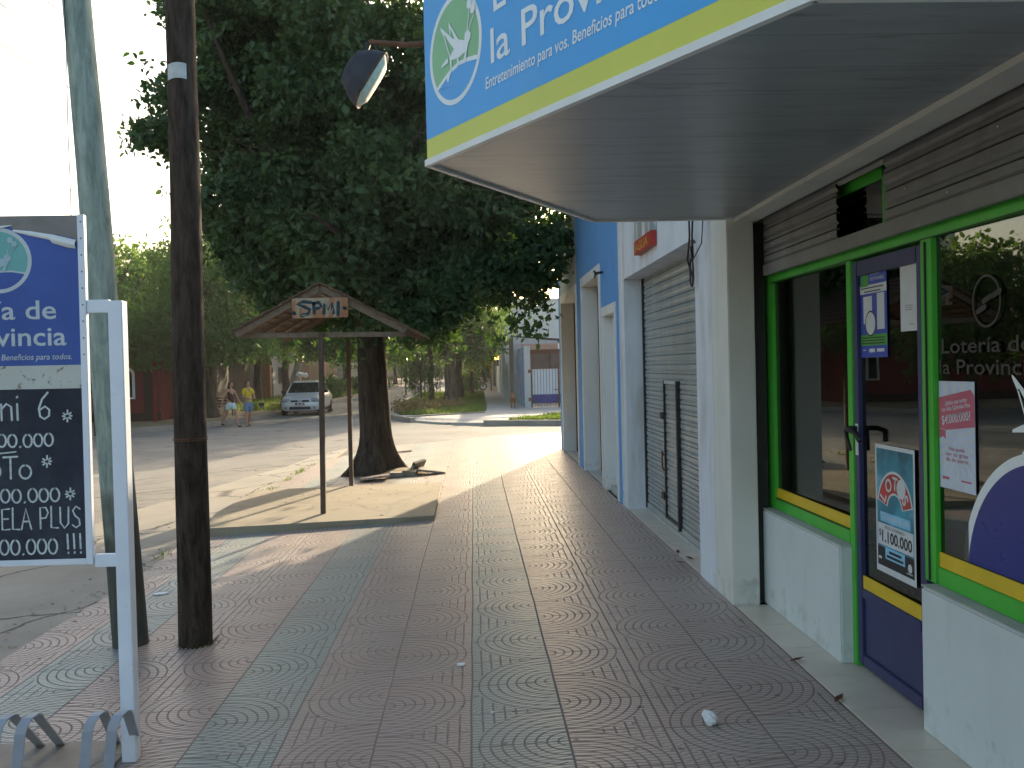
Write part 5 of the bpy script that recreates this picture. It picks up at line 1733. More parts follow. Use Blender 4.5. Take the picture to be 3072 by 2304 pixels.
# twigs that stick out of the outline
tw = []
for i in range(360):
    d = rng.normal(size=3); d /= np.linalg.norm(d)
    e = MAIN[0] if rng.random() < 0.72 else MAIN[1]
    c = np.array([e[0] + d[0] * e[3] * 1.02, e[1] + d[1] * e[4] * 1.02, e[2] + d[2] * e[5] * 1.02])
    if c[2] < 2.0 + max(0, (c[0] - 0.7) * 1.5): continue
    L_ = rng.uniform(0.25, 0.6)
    t = rng.random(22)
    tw.append(c + d * (t * L_)[:, None] + rng.normal(size=(22, 3)) * 0.07)
# the bough reaching right over the corner house
for cx, cy, cz in ((1.0, 14.6, 2.65), (1.25, 14.8, 3.05), (1.45, 14.7, 3.5), (1.1, 14.9, 3.9), (0.75, 14.5, 2.35), (1.35, 14.5, 4.2), (1.6, 14.6, 3.85)):
    for j in range(9):
        c = np.array([cx, cy, cz]) + rng.normal(size=3) * 0.22
        d = rng.normal(size=3) * np.array([1, 1, .6]); d /= np.linalg.norm(d)
        t = rng.random(16)
        tw.append(c + d * (t * 0.4)[:, None] + rng.normal(size=(16, 3)) * 0.05)
P = np.concatenate([P] + tw)
leaves("crown", P, 0.112, M['leaf_dark'], bt, wide=0.56, droop=0.25)

BG = "trees along the far street"
random.seed(31)
tree("street_tree", "light green feathery tree over the red house, behind the dark pole", (-10.6, 38.7, -0.2), 3.2, 0.27,
     [(-9.9, 37.0, 4.8, 2.6, 3.0, 2.6, .6), (-12.3, 36.5, 3.1, 1.6, 2.0, 1.4, .2), (-9.3, 36.6, 3.7, 2.2, 2.2, 1.9, .2)], 30000, 0.20, M['leaf_mid'], M['bark'], BG, 0.45, 26, 1.7, limbs=8, droop=0.5, wide=0.42)
tree("street_tree", "dense green tree between the big street tree and the parked car", (-8.9, 45.5, -0.2), 3.0, 0.2,
     [(-8.3, 44.5, 5.0, 3.2, 3.0, 2.7, .7), (-6.6, 44.0, 3.4, 1.5, 1.6, 1.3, .3)], 20000, 0.22, M['leaf_deep'], M['bark'], BG, 0.5, 24, 1.9)
tree("street_tree", "brown trunked tree behind the two walking women", (-12.7, 56.5, -0.2), 3.4, 0.22,
     [(-12.7, 56, 5.6, 3.6, 3.4, 3.2, 1)], 12000, 0.28, M['leaf_mid'], M['bark'], BG, 0.6, 22, 2.0)
tree("street_tree", "leaning pale trunked tree beside the parked car roof", (-11.6, 60.5, -0.2), 4.2, 0.24,
     [(-10.4, 60, 6.4, 3.8, 3.5, 3.0, 1)], 11000, 0.28, M['leaf_deep'], M['pale_bark'], BG, 0.6, 22, 2.3, lean=(1.0, 0))
left_row = [(-9.6, 72, "bushy tree right behind the parked car"), (-9.4, 84, "second tree beyond the parked car on the left verge"), (-9.7, 98, "tree on the left verge where the road begins to rise"),
            (-9.3, 114, "distant tree left of the far road"), (-9.5, 134, "hazy distant tree left of the road end"), (-8.9, 158, "farthest tree on the left side of the road")]
for i, (x, y, lb) in enumerate(left_row):
    tree("street_tree", lb, (x, y, -0.2), 3.2, 0.22, [(x + .6, y, 5.3, 4.2, 4.0, 3.4, .8), (x + 2.6, y - 1, 3.6, 1.9, 2, 1.5, .2)], 7000 if i < 3 else 4500, 0.36 if i < 3 else 0.5,
         M['leaf_mid'] if i % 2 else M['leaf_deep'], M['bark'], BG, 0.7, 20, 1.4, limbs=5)
tree("street_tree", "thin trunked tree with hanging fronds on the far corner verge", (-1.93, 43.3, -0.05), 2.6, 0.13,
     [(-2.2, 43.2, 4.6, 1.9, 1.8, 1.9, 1)], 7000, 0.22, M['leaf_mid'], M['bark'], BG, 0.4, 24, 1.9, limbs=5, flare=1.2)
tree("street_tree", "thick brown trunked tree standing in the grass of the far verge", (-1.02, 42.7, -0.05), 3.2, 0.285,
     [(-0.8, 43.6, 5.4, 3.0, 2.8, 3.0, .7), (-0.2, 43.0, 3.0, 1.6, 1.5, 0.9, .3)], 16000, 0.22, M['leaf_deep'], M['bark'], BG, 0.5, 24, 1.75, flare=1.35)
tree("street_tree", "dark slim tree just behind the thick trunk on the far verge", (-0.72, 48.0, -0.05), 3.0, 0.19,
     [(-0.9, 48.5, 5.0, 2.6, 2.6, 2.6, 1)], 8000, 0.26, M['leaf_deep'], M['dark_bark'], BG, 0.5, 24, 1.9)
tree("street_tree", "bright lime green young tree overhanging the far right pavement", (-0.1, 53.5, -0.05), 2.2, 0.10,
     [(0.35, 52.5, 3.0, 1.25, 1.3, 1.15, .7), (-0.3, 52, 2.4, 0.8, .8, .7, .3)], 9000, 0.2, M['leaf_lime'], M['bark'], BG, 0.35, 24, 1.25, limbs=5)
for i, (x, y, lb) in enumerate([(-1.6, 62, "leafy tree beyond the lime green one on the right verge"), (-1.9, 76, "second leafy tree along the right verge, near the motorcycle"), (-1.7, 92, "distant tree on the right verge beside the far pavement"),
                                (-1.8, 112, "hazy tree on the right verge near the vanishing point"), (-2.2, 138, "farthest tree on the right verge"), (2.2, 128, "far tree closing the end of the right pavement"), (-5.2, 205, "dark tree at the very end of the road")]):
    tree("street_tree", lb, (x, y, -0.05), 3.0, 0.2, [(x, y, 5.2, 3.3, 3.6, 3.4, .8), (x + .6, y - 1, 3.2, 2.0, 2, 1.2, .2)], 6500 if i < 3 else 4500, 0.34 if i < 3 else 0.5, M['leaf_mid'] if i % 2 else M['leaf_deep'], M['bark'], BG, 0.7, 20, 1.6, limbs=5)
def far_wood():
    n = 16000
    x = rng.uniform(-45, 30, n); z = rng.uniform(-0.3, 1, n) ** 1.0
    top = 7 + 2.5 * np.sin(x * 0.35) + 1.5 * np.sin(x * 0.9 + 2)
    P = np.c_[x, rng.uniform(212, 222, n), np.clip(z, 0, 1) * top]
    o = leaves("trees", P, 1.3, M['leaf_deep'], None, wide=0.7)
    setp(o, "far off mass of trees closing the end of the street", "trees", kind="stuff")


far_wood()
tree("street_tree", "low crowned dark tree at the far end of the right pavement", (1.3, 104, -0.05), 1.6, 0.2, [(1.0, 104, 3.0, 2.2, 2.4, 2.6, 1)], 5000, 0.42, M['leaf_deep'], M['bark'], BG, 0.6, 20, 0.2, limbs=5)
tree("street_tree", "low branching tree straight ahead where the road bends away", (-5.6, 168, -0.3), 1.8, 0.25, [(-5.6, 168, 3.6, 5.0, 3, 3.4, 1)], 6000, 0.7, M['leaf_mid'], M['bark'], BG, 0.9, 20, 0.3, limbs=5)
tree("garden_tree", "tall garden tree standing behind the red house", (-16.5, 47, -0.2), 3.4, 0.25, [(-16.5, 47, 5.2, 3.4, 3.2, 2.4, 1)], 9000, 0.3, M['leaf_deep'], M['bark'], BG, 0.6, 22, 2.2)
tree("garden_tree", "round bushy tree hidden behind the blue lottery board, mirrored in the shop window", (-14.2, 30.8, -0.2), 2.0, 0.2, [(-14.4, 31.4, 3.4, 2.7, 2.3, 2.2, 1)], 12000, 0.26, M['leaf_deep'], M['bark'], BG, 0.5, 24, 0.6)
tree("garden_tree", "broad tree across the road behind the chalkboard, mirrored in the shop window", (-18.5, 24.0, -0.2), 2.4, 0.25, [(-18.5, 24, 4.0, 3.4, 3.2, 2.8, 1)], 12000, 0.28, M['leaf_mid'], M['bark'], BG, 0.5, 24, 0.7)
# drooping fronds near the far corner and weeds at their feet
fr_ = thing("drooping_shrub", "drooping shrub of hanging dry fronds beside the thin trunk on the far verge", "shrub", (-2.4, 42.6, -0.05))
pts = []
stems = MB()
for i in range(46):
    a = rng.uniform(0, 2 * np.pi); rr = rng.uniform(.15, 0.95); h0 = rng.uniform(1.6, 2.3); h1 = rng.uniform(0.25, 1.3)
    x0, y0_ = -2.35 + .15 * math.cos(a), 42.6 + .2 * math.sin(a)
    x1, y1_ = -2.35 + rr * math.cos(a), 42.6 + .6 * rr * math.sin(a)
    stems.tube([(x0, y0_, 1.4), (x0 * .5 + x1 * .5, (y0_ + y1_) / 2, h0), (x1, y1_, h0 - .3), (x1 * 1.0, y1_, h1)], 0.012, 4, False)
    for t in np.linspace(0, 1, 26):
        pts.append((x1 + rng.normal() * .05, y1_ + rng.normal() * .05, h0 - .2 - t * (h0 - h1 - .2)))
stems.tube([(-2.35, 42.6, -0.05), (-2.36, 42.6, 0.9), (-2.33, 42.6, 1.9)], 0.05, 8)
stems.build("stem", M['bark'], fr_)
leaves("foliage", np.array(pts), 0.16, M['leaf_deep'], fr_, droop=1.6, wide=0.3)


def shrub(name, label, c, rx, ry, h, n, size, lm, group=None):
    t = thing(name, label, "shrub", c, group)
    mb = MB()
    for i in range(7):
        limb(mb, (c[0] + random.uniform(-.1, .1), c[1], c[2] - .02), (c[0] + random.uniform(-.7, .7) * rx, c[1] + random.uniform(-.7, .7) * ry, c[2] + h * random.uniform(.5, .9)), 0.02, 0.005, 0.1, 5, 4)
    mb.build("stem", M['bark'], t)
    leaves("foliage", cloud([(c[0], c[1], c[2] + h * .45, rx, ry, h * .55, 1)], n, 0.16, 14, c[2] + 0.02, 0.3), size, lm, t)
    return t


random.seed(77)
dry = leaf_mat("dry_weed_leaf", (0.10, 0.075, 0.035), (0.17, 0.13, 0.06), 0.3, (0.3, 0.22, 0.08), 0.7)
shrub("dry_weeds", "heap of dry brown weeds at the front of the far corner verge", (-2.15, 34.6, -0.05), 0.9, 1.3, 0.42, 2600, 0.13, dry)
shrub("dry_weeds", "lower brown weeds in front of the thick far trunk", (-1.1, 37.0, -0.05), 0.7, 1.5, 0.32, 2000, 0.13, dry)
shrub("shrub", "dark low shrub beside the parked motorcycle on the right verge", (-0.35, 66, -0.05), 0.9, 1.0, 1.5, 2600, 0.2, M['leaf_deep'])
for i, (x, y, lb) in enumerate([(-9.3, 92, "low shrub on the left verge where the road rises"), (-9.6, 78, "low green shrub behind the parked car on the verge"), (-9.8, 66, "nearest low shrub behind the parked car")]):
    shrub("shrub", lb, (x, y, -0.2), 1.4, 1.6, 1.3, 2200, 0.26, M['leaf_mid'], "low shrubs on the left verge")


# ================================================================== FAR SIDE, RIGHT
def painted_wall_mat():
    g = G("patchy_painted_wall")
    p = g.pos()
    n1 = g.noise(g.scale(p, (1, 0.35, 0.7)), 1.1, 3, 0.6)
    n2 = g.noise(g.scale(p, (1, 0.5, 0.6)), 1.7, 3, 0.6, 0.5)
    n3 = g.noise(p, 5, 5)
    c = g.mix(g.ramp(n1, 0.42, 0.50), (0.40, 0.42, 0.42), (0.20, 0.28, 0.44))
    c = g.mix(g.ramp(n2, 0.54, 0.60), c, (0.38, 0.42, 0.20))
    c = g.mix(g.op('MULTIPLY', g.ramp(n3, 0.5, 0.7), 0.5), c, (0.45, 0.46, 0.45))
    g.set(col=c, rough=0.85, spec=0.2)
    return g.m


pw = thing("painted_wall", "boundary wall with peeling blue and yellow green paint beside the barred gate", "wall", (2.05, 41, -0.05))
MB().box(1.965, 2.11, 36.75, 46.5, -0.06, 2.30).build("panel", painted_wall_mat(), pw)
MB().box(1.965, 2.20, 36.42, 36.75, -0.06, 2.34).build("pier", wall_mat("grey_pier", (0.42, 0.43, 0.42), amount=0.5), pw)
gt = thing("barred_gate", "rusty barred gate with white sheet panels and a dark blue bottom band", "gate", (3.4, 36.6, -0.05))
gb = MB()
gb.box(2.21, 2.27, 36.56, 36.62, -0.05, 2.1)
gb.box(2.10, 2.25, 36.40, 36.415, 1.30, 1.42)
gb.box(2.10, 2.25, 36.40, 36.415, 0.22, 0.34)
gb.build("hinge_post", M['rust'], gt)
gb = MB()
for x in np.arange(2.36, 5.2, 0.115):
    gb.box(x - 0.008, x + 0.008, 36.55, 36.566, 0.0, 1.46)
for x in np.arange(2.30, 5.2, 0.05):
    gb.box(x - 0.005, x + 0.005, 36.55, 36.56, -0.045, 0.14)
gb.box(2.27, 5.2, 36.567, 36.59, 1.44, 1.475)
gb.box(2.27, 5.2, 36.567, 36.59, 0.12, 0.145)
gb.box(3.26, 3.33, 36.54, 36.60, -0.05, 2.05)
gb.box(3.12, 3.24, 36.52, 36.55, 0.62, 0.65)
gb.build("bars", M['rust'], gt)
MB().box(2.28, 5.2, 36.60, 36.61, 0.46, 1.45).build("white_sheet", mat("white_gate_sheet", (0.62, 0.66, 0.70), 0.5, 0.06, 4), gt)
MB().box(2.28, 5.2, 36.595, 36.61, 0.145, 0.455).build("blue_band", mat("dark_blue_gate_paint", (0.03, 0.05, 0.27), 0.5, 0.3, 4), gt)
MB().box(2.20, 5.2, 36.50, 36.70, 2.03, 2.17).build("lintel_beam", M['brown_wood'], gt)
sd = thing("brick_shed", "low grey blue shed with a band of bare brick behind the barred gate", "shed", (4, 44, -0.05))
b = MB()
b.box(2.13, 2.25, 42.0, 47, -0.05, 2.29); b.box(3.45, 9, 42.0, 42.2, -0.05, 2.29); b.box(8.8, 9, 42.2, 47, -0.05, 2.29); b.box(2.26, 8.79, 46.8, 47, -0.05, 2.29)
b.box(2.251, 3.449, 42.3, 42.4, -0.05, 2.29)
b.build("lower_wall", mat("dim_brown_wall", (0.10, 0.075, 0.065), 0.9, 0.3, 2), sd)
MB().box(2.13, 3.78, 41.99, 47.0, 2.291, 2.54).build("brick_band", brick_mat("bare_brick", (0.27, 0.13, 0.09), (0.33, 0.17, 0.12), (0.42, 0.38, 0.34)), sd)
MB().box(3.781, 9.0, 41.99, 47.0, 2.291, 2.54).build("white_corner", M['white'], sd)
b = MB()
b.prism([(1.80, 41.98, 2.541), (3.78, 41.98, 2.541), (3.78, 41.98, 2.66), (1.80, 41.98, 2.87)], (0, 5.0, 0))
b.build("grey_render", mat("grey_blue_render", (0.33, 0.35, 0.37), 0.9, 0.15, 3), sd)
b = MB(); b.box(1.80, 2.129, 41.98, 47, -0.05, 2.5405); b.build("corner_pier", mat("grey_blue_pier", (0.30, 0.31, 0.32), 0.9, 0.15, 3), sd)
b = MB(); b.prism([(1.75, 41.93, 2.875), (9.0, 41.93, 2.30), (9.0, 41.93, 2.34), (1.75, 41.93, 2.92)], (0, 5.1, 0)); b.build("roof", M['black_iron'], sd)
wb_ = thing("white_building", "tall plain white building rising behind the grey blue shed", "building", (5, 54, -0.05))
b = MB(); b.box(1.62, 12, 49.5, 60, -0.05, 4.95); b.build("wall", wall_mat("bright_white_wall", (0.80, 0.78, 0.73), (0.55, 0.55, 0.54), 0.4), wb_)
b = MB(); b.box(1.55, 12.1, 49.4, 60.1, 4.951, 5.08); b.build("coping", M['trim'], wb_)
b = MB(); b.box(1.6125, 1.6195, 55.2, 56.1, -0.04, 1.95); b.build("door", M['brown_wood'], wb_)
for nme, lab, y0, y1, h, m in (("garden_wall", "low weathered white garden wall between painted wall and white building", 47.2, 49.3, 1.72, M['blueish']),
                               ("garden_wall", "cream garden wall between the white building and the dark brown house", 60.3, 63.5, 1.62, M['cream'])):
    solid(nme, MB().box(1.50, 1.62 if y0 > 50 else 1.75, y0, y1, -0.05, h), m, lab, "wall", None, 0.01)
lp = thing("pipe_post", "dark iron post with a short bracket in front of the white building", "post", (1.93, 47.0, -0.05))
b = MB(); b.tube([(1.91, 46.75, -0.05), (1.90, 46.75, 2.5)], 0.07, 10); b.build("shaft", M['black_iron'], lp)
b = MB(); b.tube([(1.90, 46.75, 2.42), (1.2, 46.75, 2.47)], 0.022, 6); b.tube([(1.90, 46.75, 2.12), (1.45, 46.75, 2.45)], 0.018, 6); b.build("bracket", M['black_iron'], lp)
ln = thing("lantern_post", "thin grey post topped by a small square lantern by the white building", "lamp post", (1.52, 48.9, -0.05))
b = MB(); b.tube([(1.62, 48.9, -0.05), (1.62, 48.9, 2.75)], 0.03, 8); b.build("post", M['grey_paint'], ln)
b = MB(); b.box(1.53, 1.72, 48.8, 49.0, 2.76, 2.98); b.box(1.50, 1.75, 48.77, 49.03, 2.981, 3.03); b.build("lantern", M['black_iron'], ln)
dk = thing("brown_house", "dark brown house with shaded porch beyond the white building", "house", (5, 70, -0.05))
b = MB(); b.box(1.95, 9, 65.0, 78, -0.05, 3.4); b.build("wall", mat("dark_brown_wall", (0.075, 0.05, 0.035), 0.9, 0.3, 1), dk)
b = MB(); b.box(1.1, 9.2, 64.4, 78.3, 2.75, 2.9); b.box(1.15, 1.27, 64.5, 64.62, -0.05, 2.749); b.build("porch_roof", M['brown_wood'], dk)
ol = thing("porch_lamps", "pair of glowing orange lamps under the dark porch beyond the lime green tree", "lamp", (1.55, 64.3, 2.2))
for dx in (-0.12, 0.16):
    b = MB(); b.ball((1.62 + dx, 64.3, 2.17), 0.115, 0.115, 0.115); b.build("bulb", emis("orange_glow", (1.0, 0.30, 0.03), 14), ol)
b = MB(); b.tube([(1.35, 64.3, 2.32), (1.9, 64.3, 2.32)], 0.02, 6); b.tube([(1.62, 64.3, 2.32), (1.62, 64.41, 2.76)], 0.02, 6); b.build("bracket", M['black_iron'], ol)
for i, (y0, y1, x0, h, c, lb) in enumerate([(80, 92, 1.7, 2.4, (0.20, 0.22, 0.17), "green grey boundary wall along the far right pavement"), (93, 110, 1.9, 3.2, (0.34, 0.33, 0.30), "pale far house along the right pavement"),
                                           (112, 135, 1.8, 2.6, (0.16, 0.14, 0.11), "dark far wall near the end of the right pavement")]):
    t = thing("far_house", lb, "house", (4, y0, -0.05)); MB().box(x0, 10, y0, y1, -0.05, h).build("wall", mat("far_house_paint", c, 0.9, 0.2, 0.6), t)
    MB().box(x0 - .1, 10.1, y0 - .1, y1 + .1, h + .001, h + .12).build("roof", M['kerb'], t)

# ================================================================== FAR SIDE, LEFT
rh = thing("red_house", "low dark red house with a white edged arched window beside the dark pole", "house", (-16, 40, -0.2))
RED = mat("dark_red_paint", (0.19, 0.025, 0.024), 0.85, 0.18, 2, 0.004, 40, dirt=((0.10, 0.03, 0.025), 3, 0.5, 0.7, 0.5), stretch=(1, 1, 0.3))
b = MB(); b.box(-22, -12.05, 37.0, 43, -0.2, 2.75); b.build("wall", RED, rh)
b = MB(); b.box(-22.2, -11.4, 36.5, 43.4, 2.751, 2.90); b.build("roof", wood_mat("old_roof_tile", (0.20, 0.10, 0.06), (0.30, 0.17, 0.11), (1, 1, 1), 3), rh)
b = MB(); b.box(-22, -12.02, 36.97, 36.999, -0.19, 0.12); b.build("plinth", mat("dark_plinth", (0.06, 0.03, 0.025), 0.9), rh)
fw = Flat((-13.24, 36.985, 0.66), (1, 0, 0), (0, 0, 1))


def arch(w, h0, h):
    r = w / 2
    return [(-r, h0), (r, h0)] + [(r * math.cos(a), h - r + r * math.sin(a)) for a in np.linspace(0, math.pi, 14)]


b = MB(); b.prism([fw.p(u, v, 0) for u, v in arch(0.56, 0.0, 1.22)], (0, -0.05, 0)); wf = b.build("arched_window", M['trim'], rh)
b = MB(); fw.poly(b, arch(0.36, 0.07, 1.10), 0.056); b.build("pane", mat("dark_window", (0.012, 0.014, 0.016), 0.15, 0.2, 3), wf)
b = MB()
for k in (-.11, 0, .11): fw.stroke(b, [(k, 0.06), (k, 1.04)], 0.016, 0.06)
b.build("grille", M['black_iron'], wf)
b = MB(); b.prism([(-15.6 + u, 36.995, 0.7 + v) for u, v in arch(0.56, 0.0, 1.22)], (0, -0.05, 0)); wf = b.build("arched_window", M['trim'], rh)
b = MB(); Flat((-15.6, 36.985, 0.7), (1, 0, 0), (0, 0, 1)).poly(b, arch(0.36, 0.07, 1.10), 0.046 + 0.0); b.build("pane", mat("dark_window_pane", (0.012, 0.014, 0.016), 0.15, 0.2, 3), wf)
b = MB(); b.box(-12.62, -12.20, 36.93, 36.998, -0.19, 1.75); dr = b.build("door", mat("dark_red_door", (0.05, 0.018, 0.014), 0.7, 0.2, 5), rh)
b = MB(); b.box(-12.10, -12.0, 36.4, 36.52, -0.2, 2.75); b.build("porch_post", RED, rh)
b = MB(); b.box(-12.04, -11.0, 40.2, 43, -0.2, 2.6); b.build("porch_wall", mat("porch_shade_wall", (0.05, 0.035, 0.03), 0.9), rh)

ch_ = thing("cream_house", "cream walled house with dark window bars behind the walking women", "house", (-16, 46, -0.2))
b = MB(); b.box(-21, -12.0, 45.0, 47.2, -0.2, 3.1); b.build("wall", wall_mat("cream_house_wall", (0.46, 0.39, 0.27), amount=0.3), ch_)
b = MB()
for x in (-12.45, -12.35, -12.25): b.box(x - .015, x + .015, 44.92, 44.95, -0.2, 2.3)
for z in (0.2, 0.5, 2.2): b.box(-12.8, -12.0, 44.925, 44.945, z - .02, z + .02)
b.build("window_bars", M['black_iron'], ch_)
b = MB(); b.box(-21.2, -11.8, 44.8, 47.4, 3.101, 3.25); b.build("roof", M['brown_wood'], ch_)
bs_ = thing("shade_shed", "dark brown shed added as shade behind the brown tree trunk", "shed", (-16, 52, -0.2))
b = MB(); b.box(-21, -13.2, 48.5, 57, -0.2, 2.9); b.build("wall", mat("shade_brown", (0.075, 0.052, 0.038), 0.9, 0.3, 1.5), bs_)  # added dark block, its brown stands in for deep shade behind the trunks
b = MB(); b.box(-21.2, -12.9, 48.3, 57.2, 2.901, 3.0); b.build("roof", M['brown_wood'], bs_)
gh = thing("grey_house", "grey house with brick gatepost far behind the parked car", "house", (-17, 63, -0.2))
b = MB(); b.box(-22, -13.2, 60, 72, -0.2, 3.3); b.build("wall", wall_mat("grey_house_wall", (0.36, 0.34, 0.32), amount=0.4), gh)
b = MB(); b.box(-13.1, -12.6, 59.5, 60.0, -0.2, 2.6); b.build("gatepost", mat("orange_brick_post", (0.36, 0.19, 0.11), 0.9, 0.2, 6), gh)
b = MB(); b.box(-13.195, -13.17, 62, 63.2, -0.2, 1.9); b.box(-13.195, -13.17, 65, 66.5, 0.8, 1.9); b.build("dark_opening", mat("shaded_opening", (0.015, 0.014, 0.013), 0.8), gh)
b = MB(); b.box(-22.3, -12.9, 59.7, 72.3, 3.301, 3.45); b.build("roof", M['kerb'], gh)
for y0, y1, c, lb in ((76, 92, (0.30, 0.20, 0.14), "brown house front far along the left side of the road"), (96, 120, (0.33, 0.31, 0.27), "pale house far along the left side of the road"), (124, 160, (0.14, 0.12, 0.10), "dark house front at the far end of the left side")):
    t = thing("far_house", lb, "house", (-16, y0, -0.2)); MB().box(-22, -13.0, y0, y1, -0.2, 3.2).build("wall", mat("far_left_paint", c, 0.9, 0.2, 0.5), t)
    MB().box(-22.2, -12.7, y0 - .2, y1 + .2, 3.201, 3.35).build("roof", M['brown_wood'], t)
ab = thing("apartment_block", "tall pale grey block rising behind the leaning pole", "building", (-27, 67, -0.2))
b = MB(); b.box(-32, -23.0, 63, 73, -0.2, 10.2); b.build("wall", wall_mat("pale_block_wall", (0.62, 0.59, 0.55), amount=0.3), ab)
b = MB(); b.box(-22.999, -21.2, 64, 72, -0.2, 6.6); b.build("annex", M['white'], ab)
for x in (-24.6, -27.2, -29.8):
    for z in (7.4, 4.6):
        b = MB(); b.box(x - 0.6, x + 0.6, 62.96, 62.999, z, z + 1.4); b.build("window", mat("block_window", (0.03, 0.035, 0.04), 0.2, 0.2, 2), ab)
b = MB(); b.box(-24.2, -22.0, 61.6, 62.95, 5.9, 7.0); b.build("balcony", mat("grey_balcony", (0.13, 0.14, 0.16), 0.8, 0.2, 3), ab)
th = thing("tiled_roof_house", "house with sunlit red tiled roof between the white stand and the feathery tree", "house", (-20, 56, -0.2))
b = MB(); b.box(-26, -19.6, 55, 61, -0.2, 4.9); b.build("wall", M['cream'], th)
b = MB(); b.prism([(-26.4, 54.5, 4.9), (-19.2, 54.5, 4.9), (-19.2, 58, 6.2), (-26.4, 58, 6.2)], (0, 0, 0.12)); b.prism([(-26.4, 61.5, 4.9), (-19.2, 61.5, 4.9), (-19.2, 58.001, 6.2), (-26.4, 58.001, 6.2)], (0, 0, 0.12)); b.build("roof", mat("sunny_roof_tile", (0.42, 0.24, 0.15), 0.85, 0.25, 3), th)
hw = thing("hedge_house", "dim brown house across the road behind the chalkboard, mirrored in the glass", "house", (-20, 26, -0.2))
b = MB(); b.box(-32, -22, 20.5, 27.5, -0.2, 3.0); b.build("wall", mat("dim_brown_house", (0.13, 0.085, 0.06), 0.9, 0.2, 1), hw)
b = MB(); b.box(-32.3, -21.7, 20.2, 27.8, 3.001, 3.15); b.build("roof", M['brown_wood'], hw)

pf = thing("utility_pole", "distant timber pole with a cross arm, hidden behind the leaning pole", "pole", (-11.12, 28.6, -0.2), "timber utility poles by the kerb")
b = MB(); b.tube([(-11.12, 28.6, -0.2), (-11.12, 28.6, 8.6)], [0.13, 0.09], 10); b.build("shaft", M['pole_dark'], pf)
b = MB(); b.box(-11.17, -11.07, 27.8, 29.4, 7.6, 7.72); b.box(-11.17, -11.07, 28.0, 29.2, 6.7, 6.8)
for y in (27.9, 28.3, 28.9, 29.3): b.tube([(-11.12, y, 7.72), (-11.12, y, 7.86)], 0.035, 6)
b.build("cross_arm", M['pole_dark'], pf)

bn = thing("slatted_bench", "dark slatted bench between the thick trunk and the woman in maroon", "bench", (-10.65, 40.2, -0.2))
b = MB()
for z in (0.30, 0.42, 0.54): b.box(-11.0, -10.0, 40.2, 40.23, z - .03, z + .03)
for yy in (39.8, 39.92, 40.04): b.box(-11.0, -10.0, yy, yy + .09, 0.18, 0.205)
b.build("slats", M['brown_wood'], bn)
for x in (-10.98, -10.02):
    b = MB(); b.box(x - .02, x + .02, 40.15, 40.19, -0.2, 0.6); b.box(x - .02, x + .02, 39.82, 39.86, -0.2, 0.179); b.build("leg", M['black_iron'], bn)


def bucket(label, x, y, z, r, h, m):
    t = thing("bucket", label, "bucket", (x, y, z), "buckets by the tree trunk")
    vs = []
    seg = 18
    for rr, zz in ((r * .8, 0), (r, h), (r * .93, h), (r * .74, 0.02)):
        for k in range(seg):
            a = 2 * math.pi * k / seg; vs.append((x + rr * math.cos(a), y + rr * math.sin(a), z + zz))
    fs = [(i * seg + k, i * seg + (k + 1) % seg, (i + 1) * seg + (k + 1) % seg, (i + 1) * seg + k) for i in range(3) for k in range(seg)] + [tuple(range(seg - 1, -1, -1)), tuple(3 * seg + k for k in range(seg))]
    MB().add(vs, fs).build("body", m, t)
    MB().tube([(x + r * 1.02 * math.cos(a), y, z + h - r * 0.9 * abs(math.sin(a)) * 0.3) for a in np.linspace(0, math.pi, 12)], 0.008, 5).build("handle", M['grey_paint'], t)
    return t


bucket("teal plastic bucket at the foot of the brown tree trunk", -10.45, 45.5, -0.2, 0.15, 0.30, mat("teal_plastic", (0.015, 0.20, 0.17), 0.4, 0.1, 4))
bucket("navy blue bucket beside the teal bucket", -10.10, 45.6, -0.2, 0.145, 0.32, mat("navy_plastic", (0.012, 0.02, 0.13), 0.4, 0.1, 4))
cr_ = thing("brown_crate", "low reddish brown crate on the grass beside the parked car", "crate", (-9.75, 47.2, -0.2))
b = MB(); b.box(-9.98, -9.5, 47.0, 47.4, -0.2, 0.02); b.build("box", mat("brown_crate_board", (0.17, 0.07, 0.04), 0.8, 0.2, 6), cr_, bevel=0.01)
b = MB(); b.box(-10.0, -9.48, 46.98, 47.42, 0.021, 0.045); b.build("lid", mat("crate_lid", (0.30, 0.20, 0.13), 0.8, 0.2, 6), cr_)
wn2 = MB(); random.seed(4); wn2.ball((-9.55, 53, 1.40), 0.24, 0.25, 0.15, 12, 8, 0.22); wn2.ball((-9.30, 53.1, 1.36), 0.16, 0.2, 0.13, 10, 7, 0.25); wn2.tube([(-9.55, 53, -0.2), (-9.55, 53, 1.3)], 0.03, 6)
solid("white_bundle", wn2, M['paper'], "white sunlit bundle on a stake just above the car roof", "bundle")

# ================================================================== CAR
CX, CY, CZ = -7.5, 41.3, -0.355
silver = G("silver_car_paint"); silver.set(col=silver.mix(silver.ramp(silver.noise(silver.pos(), 3, 3), .3, .7), (0.58, 0.60, 0.62), (0.64, 0.66, 0.68)), rough=0.3, metal=0.15, coat=0.6)
M['silver'] = silver.m
M['car_glass'] = mat("car_glass", (0.02, 0.03, 0.03), 0.06, 0.2, 2, spec=0.9)
M['rubber'] = mat("tyre_rubber", (0.018, 0.018, 0.018), 0.85, 0.2, 20)
M['alloy'] = mat("alloy_rim", (0.42, 0.42, 0.43), 0.35, 0.1, 10, metal=0.8)
M['lens'] = mat("headlight_lens", (0.28, 0.30, 0.32), 0.12, 0.2, 12, spec=0.8)
M['car_black'] = mat("black_plastic", (0.012, 0.012, 0.013), 0.5, 0.2, 12)
car = thing("parked_car", "silver five door hatchback parked at the kerb beyond the walking women", "car", (CX, CY, CZ))


